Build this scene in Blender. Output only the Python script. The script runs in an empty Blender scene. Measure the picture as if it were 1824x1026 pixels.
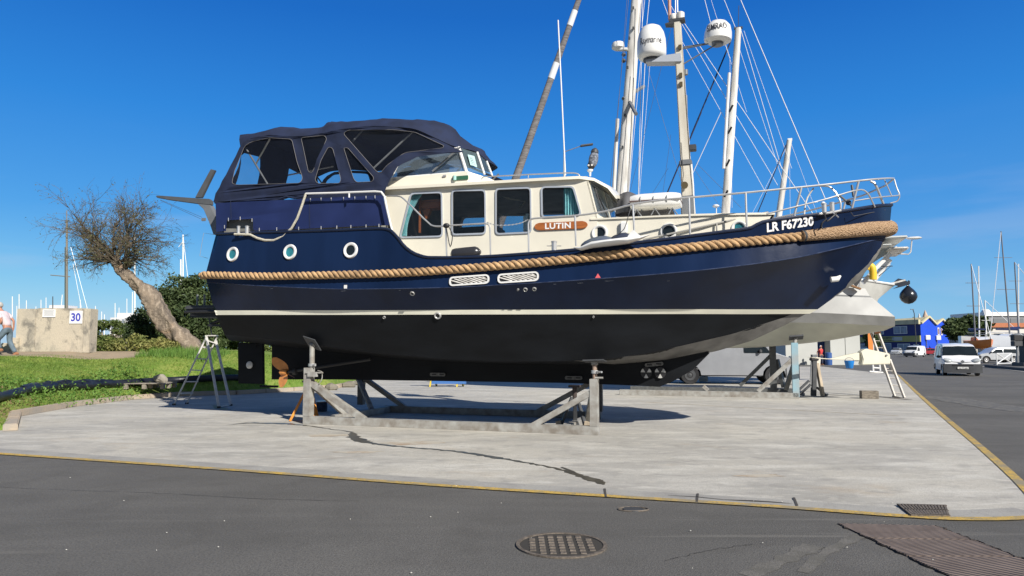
import bpy, bmesh, math, random
import numpy as np
from mathutils import Vector, Matrix
random.seed(7)
R = math.radians
scene = bpy.context.scene
col = scene.collection
# ---------------------------------------------------------------- camera
FPX = 1265.0; CAMZ = 1.6; PITCH = math.atan(106/FPX)
cam = bpy.data.cameras.new('camera'); camo = bpy.data.objects.new('camera', cam); col.objects.link(camo)
cam.sensor_width = 36; cam.lens = 36*FPX/1824; cam.clip_end = 4000; cam.clip_start = 0.1
camo.location = (0, 0, CAMZ); camo.rotation_euler = (math.pi/2+PITCH, 0, 0)
scene.camera = camo
scene.render.resolution_x = 1024; scene.render.resolution_y = 576
# ---------------------------------------------------------------- light
SUN_AZ = R(146.5); SUN_EL = R(34.2)
world = bpy.data.worlds.new('World'); scene.world = world; world.use_nodes = True
wn = world.node_tree; wn.nodes.clear()
sky = wn.nodes.new('ShaderNodeTexSky'); sky.sky_type = 'NISHITA'; sky.sun_disc = False
sky.sun_elevation = SUN_EL; sky.sun_rotation = SUN_AZ; sky.altitude = 0; sky.air_density = 1.0; sky.dust_density = 0.4; sky.ozone_density = 1.2
hs = wn.nodes.new('ShaderNodeHueSaturation'); hs.inputs['Saturation'].default_value = 1.0; hs.inputs['Value'].default_value = 1.0
bg = wn.nodes.new('ShaderNodeBackground'); bg.inputs[1].default_value = 0.098
wo = wn.nodes.new('ShaderNodeOutputWorld')
# deeper blue air: per-channel response of the clear Atlantic sky, paler and bluer towards the horizon
sp = wn.nodes.new('ShaderNodeSeparateColor'); cb_ = wn.nodes.new('ShaderNodeCombineColor'); wn.links.new(sky.outputs[0], sp.inputs[0])
for k, (g, m_) in enumerate(((3.17, .0128), (2.16, .1063), (1.38, .5036))):
    pw = wn.nodes.new('ShaderNodeMath'); pw.operation = 'POWER'; pw.inputs[1].default_value = g; wn.links.new(sp.outputs[k], pw.inputs[0])
    ml = wn.nodes.new('ShaderNodeMath'); ml.operation = 'MULTIPLY'; ml.inputs[1].default_value = m_; wn.links.new(pw.outputs[0], ml.inputs[0]); wn.links.new(ml.outputs[0], cb_.inputs[k])
tcw = wn.nodes.new('ShaderNodeTexCoord'); sxz = wn.nodes.new('ShaderNodeSeparateXYZ'); wn.links.new(tcw.outputs['Generated'], sxz.inputs[0])
rmw = wn.nodes.new('ShaderNodeValToRGB'); wn.links.new(sxz.outputs[2], rmw.inputs[0])
SKYC = ((0, (2.2, 4.3, 6.6)), (.08, (1.5, 3.6, 6.3)), (.17, (.66, 2.65, 6.1)), (.30, (.27, 2.0, 5.7)), (.43, (.12, 1.25, 4.6)), (.56, (.11, .95, 3.5)), (.72, (.22, .55, 1.5)))  # top stop lies above the frame, darkened to make shade less blue
while len(rmw.color_ramp.elements) < len(SKYC): rmw.color_ramp.elements.new(.5)
for e_, (p_, c_) in zip(rmw.color_ramp.elements, SKYC): e_.position = p_; e_.color = tuple(x/7 for x in c_)+(1,)
vmw = wn.nodes.new('ShaderNodeVectorMath'); vmw.operation = 'SCALE'; vmw.inputs[3].default_value = 7; wn.links.new(rmw.outputs[0], vmw.inputs[0])
mxw = wn.nodes.new('ShaderNodeMix'); mxw.data_type = 'RGBA'; mxw.inputs[0].default_value = .86; wn.links.new(cb_.outputs[0], mxw.inputs[6]); wn.links.new(vmw.outputs[0], mxw.inputs[7])
# faint thin cloud low over the sea
mpw = wn.nodes.new('ShaderNodeMapping'); mpw.inputs['Scale'].default_value = (1.2, 1.2, 9); wn.links.new(tcw.outputs['Generated'], mpw.inputs[0])
nzw = wn.nodes.new('ShaderNodeTexNoise'); nzw.inputs['Scale'].default_value = 2.6; nzw.inputs['Detail'].default_value = 6; wn.links.new(mpw.outputs[0], nzw.inputs[0])
c1 = wn.nodes.new('ShaderNodeMapRange'); c1.interpolation_type = 'SMOOTHSTEP'; c1.inputs[1].default_value = .52; c1.inputs[2].default_value = .72; wn.links.new(nzw.outputs[0], c1.inputs[0])
c2_ = wn.nodes.new('ShaderNodeMapRange'); c2_.interpolation_type = 'SMOOTHSTEP'; c2_.inputs[1].default_value = .30; c2_.inputs[2].default_value = .05; c2_.inputs[3].default_value = 0; c2_.inputs[4].default_value = .22; wn.links.new(sxz.outputs[2], c2_.inputs[0])
c3 = wn.nodes.new('ShaderNodeMath'); c3.operation = 'MULTIPLY'; wn.links.new(c1.outputs[0], c3.inputs[0]); wn.links.new(c2_.outputs[0], c3.inputs[1])
mxc = wn.nodes.new('ShaderNodeMix'); mxc.data_type = 'RGBA'; wn.links.new(c3.outputs[0], mxc.inputs[0]); wn.links.new(mxw.outputs[2], mxc.inputs[6]); mxc.inputs[7].default_value = (4.4, 4.9, 6.2, 1)
# unseen half of the sky behind the camera, greyed to make shade less blue
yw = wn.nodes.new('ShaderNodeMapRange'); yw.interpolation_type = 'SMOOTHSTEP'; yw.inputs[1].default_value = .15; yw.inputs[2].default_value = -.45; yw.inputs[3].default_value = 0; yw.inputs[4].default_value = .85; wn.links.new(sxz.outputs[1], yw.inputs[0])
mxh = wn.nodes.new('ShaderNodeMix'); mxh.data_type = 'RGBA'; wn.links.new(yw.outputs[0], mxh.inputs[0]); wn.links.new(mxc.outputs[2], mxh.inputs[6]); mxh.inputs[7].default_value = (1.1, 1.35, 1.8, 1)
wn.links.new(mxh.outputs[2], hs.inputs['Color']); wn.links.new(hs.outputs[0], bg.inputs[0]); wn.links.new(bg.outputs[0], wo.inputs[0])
SUNV = Vector((math.sin(SUN_AZ)*math.cos(SUN_EL), math.cos(SUN_AZ)*math.cos(SUN_EL), math.sin(SUN_EL)))
sl = bpy.data.lights.new('sun', 'SUN'); sl.energy = 4.9; sl.angle = R(0.5); sl.color = (1, 0.95, 0.875)
slo = bpy.data.objects.new('sun', sl); col.objects.link(slo); slo.rotation_euler = SUNV.to_track_quat('Z', 'Y').to_euler()
slo.location = (20, -20, 30)
scene.view_settings.view_transform = 'Standard'; scene.view_settings.look = 'None'
scene.view_settings.exposure = 0.38; scene.view_settings.gamma = 1
# ---------------------------------------------------------------- rays
_f = Vector((0, math.cos(PITCH), math.sin(PITCH))); _u = Vector((0, -math.sin(PITCH), math.cos(PITCH)))
CO = Vector((0, 0, CAMZ))
def ray(px, py): return Vector((1, 0, 0))*(px-912) + _u*(513-py) + _f*FPX
def GP(px, py, z=0.0):
    d = ray(px, py); return CO + d*((z-CAMZ)/d.z)
def WP(px, py, Y):
    d = ray(px, py); return CO + d*(Y/d.y)
# boat frame: x forward, y to port (away from the viewer), so starboard offset l = -y
BD = Vector((0.9497, -0.3145, 0)); BN = Vector((0.3145, 0.9497, 0)); BC = Vector((-0.95, 15.62, 0)); BROT = math.atan2(-0.3145, 0.9497)
def BP(px, py, l=0.0):
    d = ray(px, py); t = ((BC-CO).dot(BN) - l)/d.dot(BN); p = CO + d*t - BC
    return Vector((p.dot(BD), -l, p.z))
# ---------------------------------------------------------------- mesh tools
def tag(o, label=None, cat=None, group=None, kind=None):
    if label: o['label'] = label
    if cat: o['category'] = cat
    if group: o['group'] = group
    if kind: o['kind'] = kind
    return o
def link(name, me, mats, parent=None, ang=35, flat=False):
    o = bpy.data.objects.new(name, me); col.objects.link(o)
    for m in (mats if isinstance(mats, (list, tuple)) else [mats]): me.materials.append(m)
    if not flat:
        me.shade_smooth()
        me.set_sharp_from_angle(angle=R(ang))
    if parent: o.parent = parent
    return o
def empty(name, loc, rz=0.0, parent=None):
    o = bpy.data.objects.new(name, None); col.objects.link(o); o.location = loc; o.rotation_euler = (0, 0, rz)
    o.empty_display_size = 0.2
    if parent: o.parent = parent
    return o
def perp(d):
    d = d.normalized(); a = Vector((0, 0, 1)) if abs(d.z) < 0.9 else Vector((1, 0, 0))
    u = d.cross(a).normalized(); return u, d.cross(u).normalized()
class MB:
    def __init__(s): s.v = []; s.f = []; s.m = []
    def add(s, vs, fs, mi=0):
        b = len(s.v); s.v += [tuple(x) for x in vs]; s.f += [tuple(i+b for i in f) for f in fs]; s.m += [mi]*len(fs); return s
    def box(s, c, sz, M=None, mi=0, taper=None):
        hx, hy, hz = sz[0]/2, sz[1]/2, sz[2]/2; vs = []
        for z in (-1, 1):
            k = 1 if (z < 0 or taper is None) else taper
            for x, y in ((-1, -1), (1, -1), (1, 1), (-1, 1)): vs.append(Vector((x*hx*k, y*hy*k, z*hz)))
        if M is not None: vs = [M @ v for v in vs]
        c = Vector(c)
        return s.add([v+c for v in vs], [(0, 3, 2, 1), (4, 5, 6, 7), (0, 1, 5, 4), (1, 2, 6, 5), (2, 3, 7, 6), (3, 0, 4, 7)], mi)
    def bar(s, a, b, w, h, up=Vector((0, 0, 1)), mi=0, w2=None, h2=None):
        a = Vector(a); b = Vector(b); d = (b-a).normalized(); x = d.cross(up)
        if x.length < 1e-4: x = d.cross(Vector((0, 1, 0)))
        x.normalize(); y = x.cross(d).normalized(); w2 = w if w2 is None else w2; h2 = h if h2 is None else h2
        vs = [a-x*w/2-y*h/2, a+x*w/2-y*h/2, a+x*w/2+y*h/2, a-x*w/2+y*h/2, b-x*w2/2-y*h2/2, b+x*w2/2-y*h2/2, b+x*w2/2+y*h2/2, b-x*w2/2+y*h2/2]
        return s.add(vs, [(0, 1, 2, 3), (7, 6, 5, 4), (0, 4, 5, 1), (1, 5, 6, 2), (2, 6, 7, 3), (3, 7, 4, 0)], mi)
    def tube(s, pts, r, n=8, cap=True, mi=0, closed=False):
        pts = [Vector(p) for p in pts]; N = len(pts); rs = r if isinstance(r, (list, tuple)) else [r]*N
        b = []; fs = []; u = None
        for i, p in enumerate(pts):
            if closed: d = pts[(i+1) % N]-pts[i-1]
            else: d = pts[min(i+1, N-1)]-pts[max(i-1, 0)]
            if d.length < 1e-9: d = Vector((0, 0, 1))
            d.normalize()
            if u is None: u, w = perp(d)
            else:
                u = u - d*u.dot(d)
                if u.length < 1e-6: u, w = perp(d)
                u.normalize(); w = d.cross(u)
            for k in range(n):
                a = 2*math.pi*k/n; b.append(p+(u*math.cos(a)+w*math.sin(a))*rs[i])
        for i in range(N if closed else N-1):
            j = (i+1) % N
            for k in range(n):
                k2 = (k+1) % n; fs.append((i*n+k, i*n+k2, j*n+k2, j*n+k))
        if cap and not closed:
            fs.append(tuple(range(n-1, -1, -1))); fs.append(tuple((N-1)*n+k for k in range(n)))
        return s.add(b, fs, mi)
    def lathe(s, prof, c, axis=Vector((0, 0, 1)), n=24, mi=0, cap=True):
        axis = Vector(axis).normalized(); u, w = perp(axis); c = Vector(c); vs = []; fs = []
        for r, h in prof:
            for k in range(n):
                a = 2*math.pi*k/n; vs.append(c+axis*h+(u*math.cos(a)+w*math.sin(a))*r)
        for i in range(len(prof)-1):
            for k in range(n):
                k2 = (k+1) % n; fs.append((i*n+k, i*n+k2, (i+1)*n+k2, (i+1)*n+k))
        if cap: fs.append(tuple(range(n-1, -1, -1))); fs.append(tuple((len(prof)-1)*n+k for k in range(n)))
        return s.add(vs, fs, mi)
    def grid(s, rows, mi=0, close=False):
        n = len(rows[0]); vs = [p for r in rows for p in r]; fs = []
        for i in range(len(rows)-1):
            for k in range(n if close else n-1):
                k2 = (k+1) % n; fs.append((i*n+k, i*n+k2, (i+1)*n+k2, (i+1)*n+k))
        return s.add(vs, fs, mi)
    def prism(s, pts, ext, mi=0):
        pts = [Vector(p) for p in pts]; n = len(pts); ext = Vector(ext); vs = pts+[p+ext for p in pts]
        fs = [tuple(range(n-1, -1, -1)), tuple(range(n, 2*n))]+[(i, (i+1) % n, (i+1) % n+n, i+n) for i in range(n)]
        return s.add(vs, fs, mi)
    def blob(s, c, rad, seg=10, ring=7, M=None, mi=0, f=None):
        c = Vector(c); vs = []; fs = []
        for i in range(ring+1):
            t = math.pi*i/ring
            for k in range(seg):
                a = 2*math.pi*k/seg; v = Vector((math.sin(t)*math.cos(a)*rad[0], math.sin(t)*math.sin(a)*rad[1], math.cos(t)*rad[2]))
                if f: v = f(v)
                if M is not None: v = M @ v
                vs.append(c+v)
        for i in range(ring):
            for k in range(seg): k2 = (k+1) % seg; fs.append((i*seg+k, (i+1)*seg+k, (i+1)*seg+k2, i*seg+k2))
        return s.add(vs, fs, mi)
    def build(s, name, mats, parent=None, bevel=0, ang=35, flat=False, weld=True, recalc=True):
        me = bpy.data.meshes.new(name); me.from_pydata(s.v, [], s.f)
        me.polygons.foreach_set('material_index', s.m)
        bm = bmesh.new(); bm.from_mesh(me)
        if weld: bmesh.ops.remove_doubles(bm, verts=bm.verts, dist=1e-5)
        if recalc: bmesh.ops.recalc_face_normals(bm, faces=bm.faces)
        if bevel: 
            es = [e for e in bm.edges if len(e.link_faces) == 2 and e.calc_face_angle(0) > R(30)]
            bmesh.ops.bevel(bm, geom=es, offset=bevel, segments=2, affect='EDGES', clamp_overlap=True)
        bm.to_mesh(me); bm.free()
        return link(name, me, mats, parent, ang, flat)
def rot(ax, deg): return Matrix.Rotation(R(deg), 3, ax)
def rounded(pts, r, n=4):
    """round the corners of a 2D polygon"""
    out = []; N = len(pts)
    for i in range(N):
        p = Vector(pts[i]).to_2d(); a = Vector(pts[i-1]).to_2d(); b = Vector(pts[(i+1) % N]).to_2d()
        da = (a-p); db = (b-p); q = min(r, da.length*.48, db.length*.48); A = p+da.normalized()*q; B = p+db.normalized()*q
        for k in range(n+1):
            t = k/n; out.append(A*(1-t)**2+p*2*t*(1-t)+B*t*t)
    return out
def curve_mesh(polys, thick=0.0, bevel=0.0, wire=False):
    cu = bpy.data.curves.new('tmp', 'CURVE'); cu.dimensions = '2D'; cu.fill_mode = 'BOTH'; cu.extrude = thick/2; cu.bevel_depth = bevel
    for pl in polys:
        sp = cu.splines.new('POLY'); sp.points.add(len(pl)-1); sp.use_cyclic_u = True
        for q, p in zip(sp.points, pl): q.co = (p[0], p[1], 0, 1)
    o = bpy.data.objects.new('tmp', cu); me = bpy.data.meshes.new_from_object(o)
    bpy.data.objects.remove(o); bpy.data.curves.remove(cu); return me
def sheet(name, outline, holes, fn, thick, mat, parent, tdir, ang=35, sub=0):
    """flat sheet with holes: 2D outline mapped to 3D by fn(x, y); tdir = thickness vector"""
    me = curve_mesh([outline]+holes, 0.0)
    bm = bmesh.new(); bm.from_mesh(me)
    bmesh.ops.remove_doubles(bm, verts=bm.verts, dist=1e-5)
    bmesh.ops.triangulate(bm, faces=bm.faces)
    if sub:
        bmesh.ops.subdivide_edges(bm, edges=bm.edges, cuts=sub, use_grid_fill=True)
    for v in bm.verts: v.co = fn(v.co.x, v.co.y)
    if thick:
        r = bmesh.ops.extrude_face_region(bm, geom=bm.faces[:])
        for v in r['geom']:
            if isinstance(v, bmesh.types.BMVert): v.co += Vector(tdir)*thick
    bmesh.ops.recalc_face_normals(bm, faces=bm.faces)
    bm.to_mesh(me); bm.free()
    return link(name, me, mat, parent, ang)
def text_verts(txt, size, bold=0.0, spacing=1.0, xs=1.0):
    cu = bpy.data.curves.new('tmp', 'FONT'); cu.body = txt; cu.size = size; cu.offset = bold; cu.space_character = spacing
    cu.resolution_u = 4
    o = bpy.data.objects.new('tmp', cu); me = bpy.data.meshes.new_from_object(o)
    bpy.data.objects.remove(o); bpy.data.curves.remove(cu)
    xs_ = [v.co.x for v in me.vertices]; x0, x1 = min(xs_), max(xs_)
    for v in me.vertices: v.co.x = (v.co.x-x0)*xs
    return me, (x1-x0)*xs
def text_obj(name, txt, width, height, fn, mat, parent, bold=0.0, spacing=1.0, sub=0):
    """lettering fitted to width x height, mapped by fn(x, y)"""
    me, w = text_verts(txt, 1.0, bold, spacing)
    ys = [v.co.y for v in me.vertices]; y0, y1 = min(ys), max(ys)
    bm = bmesh.new(); bm.from_mesh(me)
    if sub:
        bmesh.ops.triangulate(bm, faces=bm.faces)
        bmesh.ops.subdivide_edges(bm, edges=[e for e in bm.edges if e.calc_length() > .15], cuts=sub)
    for v in bm.verts: v.co = fn(v.co.x/w*width, (v.co.y-y0)/(y1-y0)*height)
    bm.to_mesh(me); bm.free()
    return link(name, me, mat, parent, flat=True)
# ---------------------------------------------------------------- materials
_mc = {}
def pm(name, c, rough=0.5, metal=0.0, var=0.0, vs=3.0, bump=0.0, bs=40.0, c2=None, coat=0.0, alpha=1.0, streak=None, spec=0.5, detail=6):
    """principled material with procedural colour variation, wear and bump"""
    if name in _mc: return _mc[name]
    m = bpy.data.materials.new(name); m.use_nodes = True; nt = m.node_tree; b = nt.nodes['Principled BSDF']; L = nt.links
    b.inputs['Roughness'].default_value = rough; b.inputs['Metallic'].default_value = metal
    b.inputs['Coat Weight'].default_value = coat; b.inputs['Coat Roughness'].default_value = 0.06
    b.inputs['Alpha'].default_value = alpha; b.inputs['Specular IOR Level'].default_value = spec
    tc = nt.nodes.new('ShaderNodeTexCoord'); mp = nt.nodes.new('ShaderNodeMapping'); L.new(tc.outputs['Object'], mp.inputs[0])
    if streak: mp.inputs['Scale'].default_value = streak
    nz = nt.nodes.new('ShaderNodeTexNoise'); nz.inputs['Scale'].default_value = vs; nz.inputs['Detail'].default_value = detail; L.new(mp.outputs[0], nz.inputs[0])
    rp = nt.nodes.new('ShaderNodeValToRGB'); L.new(nz.outputs[0], rp.inputs[0])
    rp.color_ramp.elements[0].position = 0.3; rp.color_ramp.elements[1].position = 0.7
    k = c2 if c2 else tuple(x*(1-var) for x in c)
    rp.color_ramp.elements[0].color = (*k, 1); rp.color_ramp.elements[1].color = (*[min(1, x*(1+var*.5)) for x in c], 1)
    L.new(rp.outputs[0], b.inputs['Base Color'])
    rr = nt.nodes.new('ShaderNodeMapRange'); rr.inputs[3].default_value = max(0, rough-.08*(rough > .12)); rr.inputs[4].default_value = min(1, rough+.1*(rough > .12)); L.new(nz.outputs[0], rr.inputs[0]); L.new(rr.outputs[0], b.inputs['Roughness'])
    if bump:
        n2 = nt.nodes.new('ShaderNodeTexNoise'); n2.inputs['Scale'].default_value = bs; n2.inputs['Detail'].default_value = 5; L.new(tc.outputs['Object'], n2.inputs[0])
        bp = nt.nodes.new('ShaderNodeBump'); bp.inputs['Strength'].default_value = bump; bp.inputs['Distance'].default_value = 0.02
        L.new(n2.outputs[0], bp.inputs['Height']); L.new(bp.outputs[0], b.inputs['Normal'])
    _mc[name] = m; return m
def glass(name, c=(.6, .7, .75), a=0.35, rough=0.03):
    if name in _mc: return _mc[name]
    m = bpy.data.materials.new(name); m.use_nodes = True; nt = m.node_tree; b = nt.nodes['Principled BSDF']
    b.inputs['Base Color'].default_value = (*c, 1); b.inputs['Roughness'].default_value = rough; b.inputs['Alpha'].default_value = a
    nz = nt.nodes.new('ShaderNodeTexNoise'); nz.inputs['Scale'].default_value = 5
    mr = nt.nodes.new('ShaderNodeMapRange'); mr.inputs[3].default_value = a*.8; mr.inputs[4].default_value = min(1, a*1.2)
    nt.links.new(nz.outputs[0], mr.inputs[0]); nt.links.new(mr.outputs[0], b.inputs['Alpha'])
    _mc[name] = m; return m
NAVY = pm('navy_paint', (.007, .0185, .058), .2, var=.28, vs=1.6, streak=(1, 1, .25), spec=.24, bump=.16, bs=2.0)
ANTI = pm('antifouling', (.0065, .008, .0105), .66, c2=(.0028, .0036, .005), var=.5, vs=2.0, bump=.08, bs=20, spec=.22, streak=(.5, 1, 1.5))
CREAM = pm('cream_paint', (.78, .74, .62), .3, var=.05, vs=2, coat=.3)
WHITE = pm('white_paint', (.78, .78, .76), .3, var=.06, vs=3, coat=.3)
WHITEW = pm('weathered_white', (.72, .70, .66), .45, var=.3, vs=6, c2=(.42, .4, .36), streak=(1, 1, .15))
STEEL = pm('stainless', (.60, .60, .59), .3, metal=.55, var=.1)
ALU = pm('aluminium', (.5, .5, .5), .4, metal=.5, var=.15, vs=8)
GALV = pm('galvanised', (.34, .34, .32), .6, metal=.1, var=.4, vs=6, c2=(.22, .195, .165), bump=.06, bs=60)
BLACK = pm('black_rubber', (.018, .018, .02), .5, var=.2)
DGREY = pm('dark_grey', (.06, .063, .068), .55, var=.3)
GREYP = pm('grey_paint', (.17, .18, .19), .35, var=.15, vs=4)
CANVAS = pm('navy_canvas', (.014, .018, .055), .8, var=.25, vs=2.5, bump=.15, bs=5)
CANVASU = pm('faded_navy_canvas', (.010, .018, .052), .85, var=.4, vs=3, bump=.6, bs=3)
CANVASB = pm('blue_canvas', (.008, .019, .090), .6, var=.2, vs=2, bump=.1, bs=4)
DARKIN = pm('dark_interior', (.15, .155, .16), .8, var=.4)
SHORE = pm('varnished_wood', (.42, .13, .03), .3, var=.35, vs=5, streak=(1, 8, 8), coat=.5)
WOOD = pm('weathered_wood', (.35, .26, .17), .8, var=.45, vs=5, streak=(6, 6, 1), bump=.1)
TEAL = pm('teal_curtain', (.34, .80, .85), .8, var=.25, vs=8)
COPPER = pm('copper_antifoul', (.66, .27, .07), .45, var=.25, vs=8)
GLASSD = glass('tinted_glass', (.02, .03, .04), .18)
GLASSC = glass('clear_glass', (.25, .35, .38), .16)
VINYL = glass('clear_vinyl', (.04, .05, .08), .16, .1)
GLASSR = glass('reflecting_glass', (.42, .52, .60), .5, .02); GLASSR.node_tree.nodes['Principled BSDF'].inputs['Metallic'].default_value = .7
GLASSB = pm('dark_glass', (.012, .018, .022), .11, var=.2)
# ================================================================ the trawler yacht
boat = empty('motor_yacht', BC, BROT)
tag(boat, 'navy blue trawler yacht with cream wheelhouse and thick rope fender, propped on a steel cradle', 'boat')
def pchip(xs, ys):
    xs = np.array(xs, float); ys = np.array(ys, float); h = np.diff(xs); d = np.diff(ys)/h; n = len(xs); m = np.zeros(n)
    for i in range(1, n-1):
        if d[i-1]*d[i] > 0:
            w1 = 2*h[i]+h[i-1]; w2 = h[i]+2*h[i-1]; m[i] = (w1+w2)/(w1/d[i-1]+w2/d[i])
    m[0] = d[0]; m[-1] = d[-1]
    def f(x):
        x = min(max(x, xs[0]), xs[-1]); i = min(int(np.searchsorted(xs, x, 'right'))-1, n-2); t = (x-xs[i])/h[i]
        return ys[i]*(2*t**3-3*t*t+1)+h[i]*m[i]*(t**3-2*t*t+t)+ys[i+1]*(-2*t**3+3*t*t)+h[i]*m[i+1]*(t**3-t*t)
    return f
class Line:
    def __init__(s, pts, beam):
        s.lf = pchip([b[0] for b in beam], [b[1] for b in beam])
        ss = [BP(x, y, 1.5).x for x, y in pts]; s1 = BP(*pts[-1], beam[-1][1]).x; s0 = BP(*pts[0], beam[0][1]).x
        for _ in range(30):
            P = [BP(x, y, s.lf((q-s0)/(s1-s0))) for (x, y), q in zip(pts, ss)]; ss = [(a+p.x)/2 for a, p in zip(ss, P)]
        s.s0, s.s1 = s0, s1; P[0].x = s0; P[-1].x = s1
        s.zf = pchip([p.x for p in P], [p.z for p in P])
    def u(s, u): q = s.s0+(s.s1-s.s0)*u; return Vector((q, -s.lf(u), s.zf(q)))
    def at(s, q):
        u = (q-s.s0)/(s.s1-s.s0); u = min(max(u, 0), 1); return s.lf(u), s.zf(q)
LA = Line([(385, 417), (500, 413), (600, 410), (680, 407), (693, 409), (705, 419), (722, 440), (742, 453), (765, 458.5), (860, 457), (1000, 447), (1100, 436), (1300, 411), (1338, 405.5), (1350, 399), (1360, 395), (1400, 389), (1500, 376), (1588, 365)],
          [(0, 1.78), (.1, 1.95), (.3, 2.08), (.5, 2.1), (.65, 2.02), (.78, 1.78), (.87, 1.42), (.94, .92), (.98, .45), (1, .05)])
LB = Line([(366, 490), (500, 492), (700, 487), (900, 473), (1100, 454), (1300, 434), (1460, 419), (1584, 409)],
          [(0, 1.85), (.1, 2.0), (.3, 2.12), (.5, 2.14), (.65, 2.05), (.78, 1.78), (.87, 1.38), (.94, .85), (.98, .4), (1, .03)])
LC = Line([(369, 503), (500, 511), (640, 515), (800, 512), (900, 507), (1100, 494), (1240, 482), (1400, 462), (1500, 441), (1576, 424)],
          [(0, 1.83), (.1, 2.0), (.3, 2.14), (.5, 2.17), (.65, 2.10), (.78, 1.86), (.87, 1.47), (.94, .93), (.98, .42), (1, .03)])
LD1 = Line([(382, 553), (700, 552.5), (1100, 551), (1300, 551), (1456, 551)],
          [(0, 1.5), (.12, 1.64), (.35, 1.79), (.5, 1.81), (.65, 1.68), (.78, 1.32), (.88, .84), (.95, .38), (1, .03)])
LD2 = Line([(385, 561), (700, 560.5), (1100, 559.5), (1300, 559.5), (1442, 559)],
          [(0, 1.47), (.12, 1.61), (.35, 1.76), (.5, 1.78), (.65, 1.65), (.78, 1.29), (.88, .81), (.95, .36), (1, .03)])
LE = Line([(400, 596), (470, 603), (548, 613), (625, 623), (700, 631), (800, 639), (900, 643), (1000, 643), (1080, 639), (1130, 633), (1240, 610), (1330, 588), (1400, 564)],
          [(0, 1.15), (.15, 1.28), (.35, 1.38), (.55, 1.38), (.7, 1.22), (.82, .90), (.92, .48), (1, .14)])
LK = Line([(408, 606), (500, 617), (600, 628), (700, 638), (800, 645), (1000, 650), (1120, 648), (1200, 640), (1265, 627), (1330, 609), (1400, 577)],
          [(0, .03), (1, .03)])
NS = 150
def us(): return [i/NS for i in range(NS+1)]
def mir(p): return Vector((p.x, -p.y, p.z))
# upper stem: chine and keel lines run on up the stem to the rope
stemE = [BP(1400, 564, .14), BP(1460, 536, .13), BP(1520, 492, .10), BP(1560, 452, .07), BP(1576, 424, .03)]
stemK = [BP(1400, 577, .03), BP(1470, 539, .03), BP(1530, 498, .03), BP(1562, 456, .03), BP(1577, 425, .03)]
def band(a, b, name, mat, both=True):
    mb = MB()
    ra = [a.u(u) for u in us()]; rb = [b.u(u) for u in us()]
    mid = [(p+q)/2 for p, q in zip(ra, rb)]
    mb.grid([ra, mid, rb]); mb.grid([[mir(p) for p in ra], [mir(p) for p in mid], [mir(p) for p in rb]])
    return mb
def sub(a, b, w):                                        # a line a fraction of the way between two lines
    class S: pass
    s = S(); s.u = lambda u: a.u(u).lerp(b.u(u), w); return s
# the side below the knuckle is one developable plate from knuckle to chine; paint bands are cut into it
topm = band(LA, LB, 'hull', NAVY)
b2 = band(LB, LC, 'x', NAVY); topm.add(b2.v, b2.f)
def lowplate():
    rows = []
    for w, tg_ in ((0, None), (.25, (1569, 442)), (.5, (1550, 470)), (.75, (1510, 512)), (1, None)):
        row = [LC.u(u).lerp(LD1.u(u), w) for u in us()]
        if tg_:
            d = BP(*tg_, .03)-row[-1]
            row = [p+d*max(0, (i/NS-.7)/.3)**2.5 for i, p in enumerate(row)]
        rows.append(row)
    return rows
_r = lowplate(); topm.grid(_r); topm.grid([[mir(p) for p in q] for q in _r])
# bow plate between knuckle line end and stem above the stripe
def stemfill(mb, upper, lower):
    mb.grid([upper, lower]); mb.grid([[mir(p) for p in upper], [mir(p) for p in lower]])
# transom
def tr(l): p = l.u(0); return [p, mir(p)]
tl = [LA, LB, LC, LD1]
topm.grid([[l.u(0), mir(l.u(0))] for l in tl])
hull = topm.build('hull', NAVY, boat, ang=14)
st = band(LD1, LD2, 'x', CREAM); st.grid([tr(LD1), tr(LD2)])
st.build('boot_stripe', pm('stripe_cream', (.86, .84, .70), .35, var=.08), boat, ang=20)
# underbody: stripe to chine, chine to keel line; the forward chine/keel ends run up the stem
ub = MB()
eu = [LE.u(i/100) for i in range(101)]; ku = [LK.u(i/100) for i in range(101)]
# stripe bottom line resampled so that its part forward of the chine end follows the stem edge
d2 = [LD2.u(i/100*0.93) for i in range(101)]
mid = [(p+q)/2 for p, q in zip(d2, eu)]
for S in (lambda p: p, mir):
    ub.grid([[S(p) for p in d2], [S(p) for p in mid], [S(p) for p in eu]])
    ub.grid([[S(p) for p in eu], [S(p) for p in ku]])
    dd = [LD2.u(.93), LD2.u(.965), LD2.u(1.0)]; ee = [eu[-1], (eu[-1]*2+stemE[1])/3, (eu[-1]+stemE[1]*2)/3+Vector((0, 0, 0))]
    ub.grid([[S(p) for p in dd], [S(p) for p in ee]])
    kk = [ku[-1], (ku[-1]*2+stemK[1])/3, (ku[-1]+stemK[1]*2)/3]
    ub.grid([[S(p) for p in ee], [S(p) for p in kk]])
ub.grid([tr(LD2), [LE.u(0), mir(LE.u(0))]]); ub.grid([[LE.u(0), mir(LE.u(0))], [LK.u(0), mir(LK.u(0))]])
ub.build('underbody', ANTI, boat, ang=14)
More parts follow.
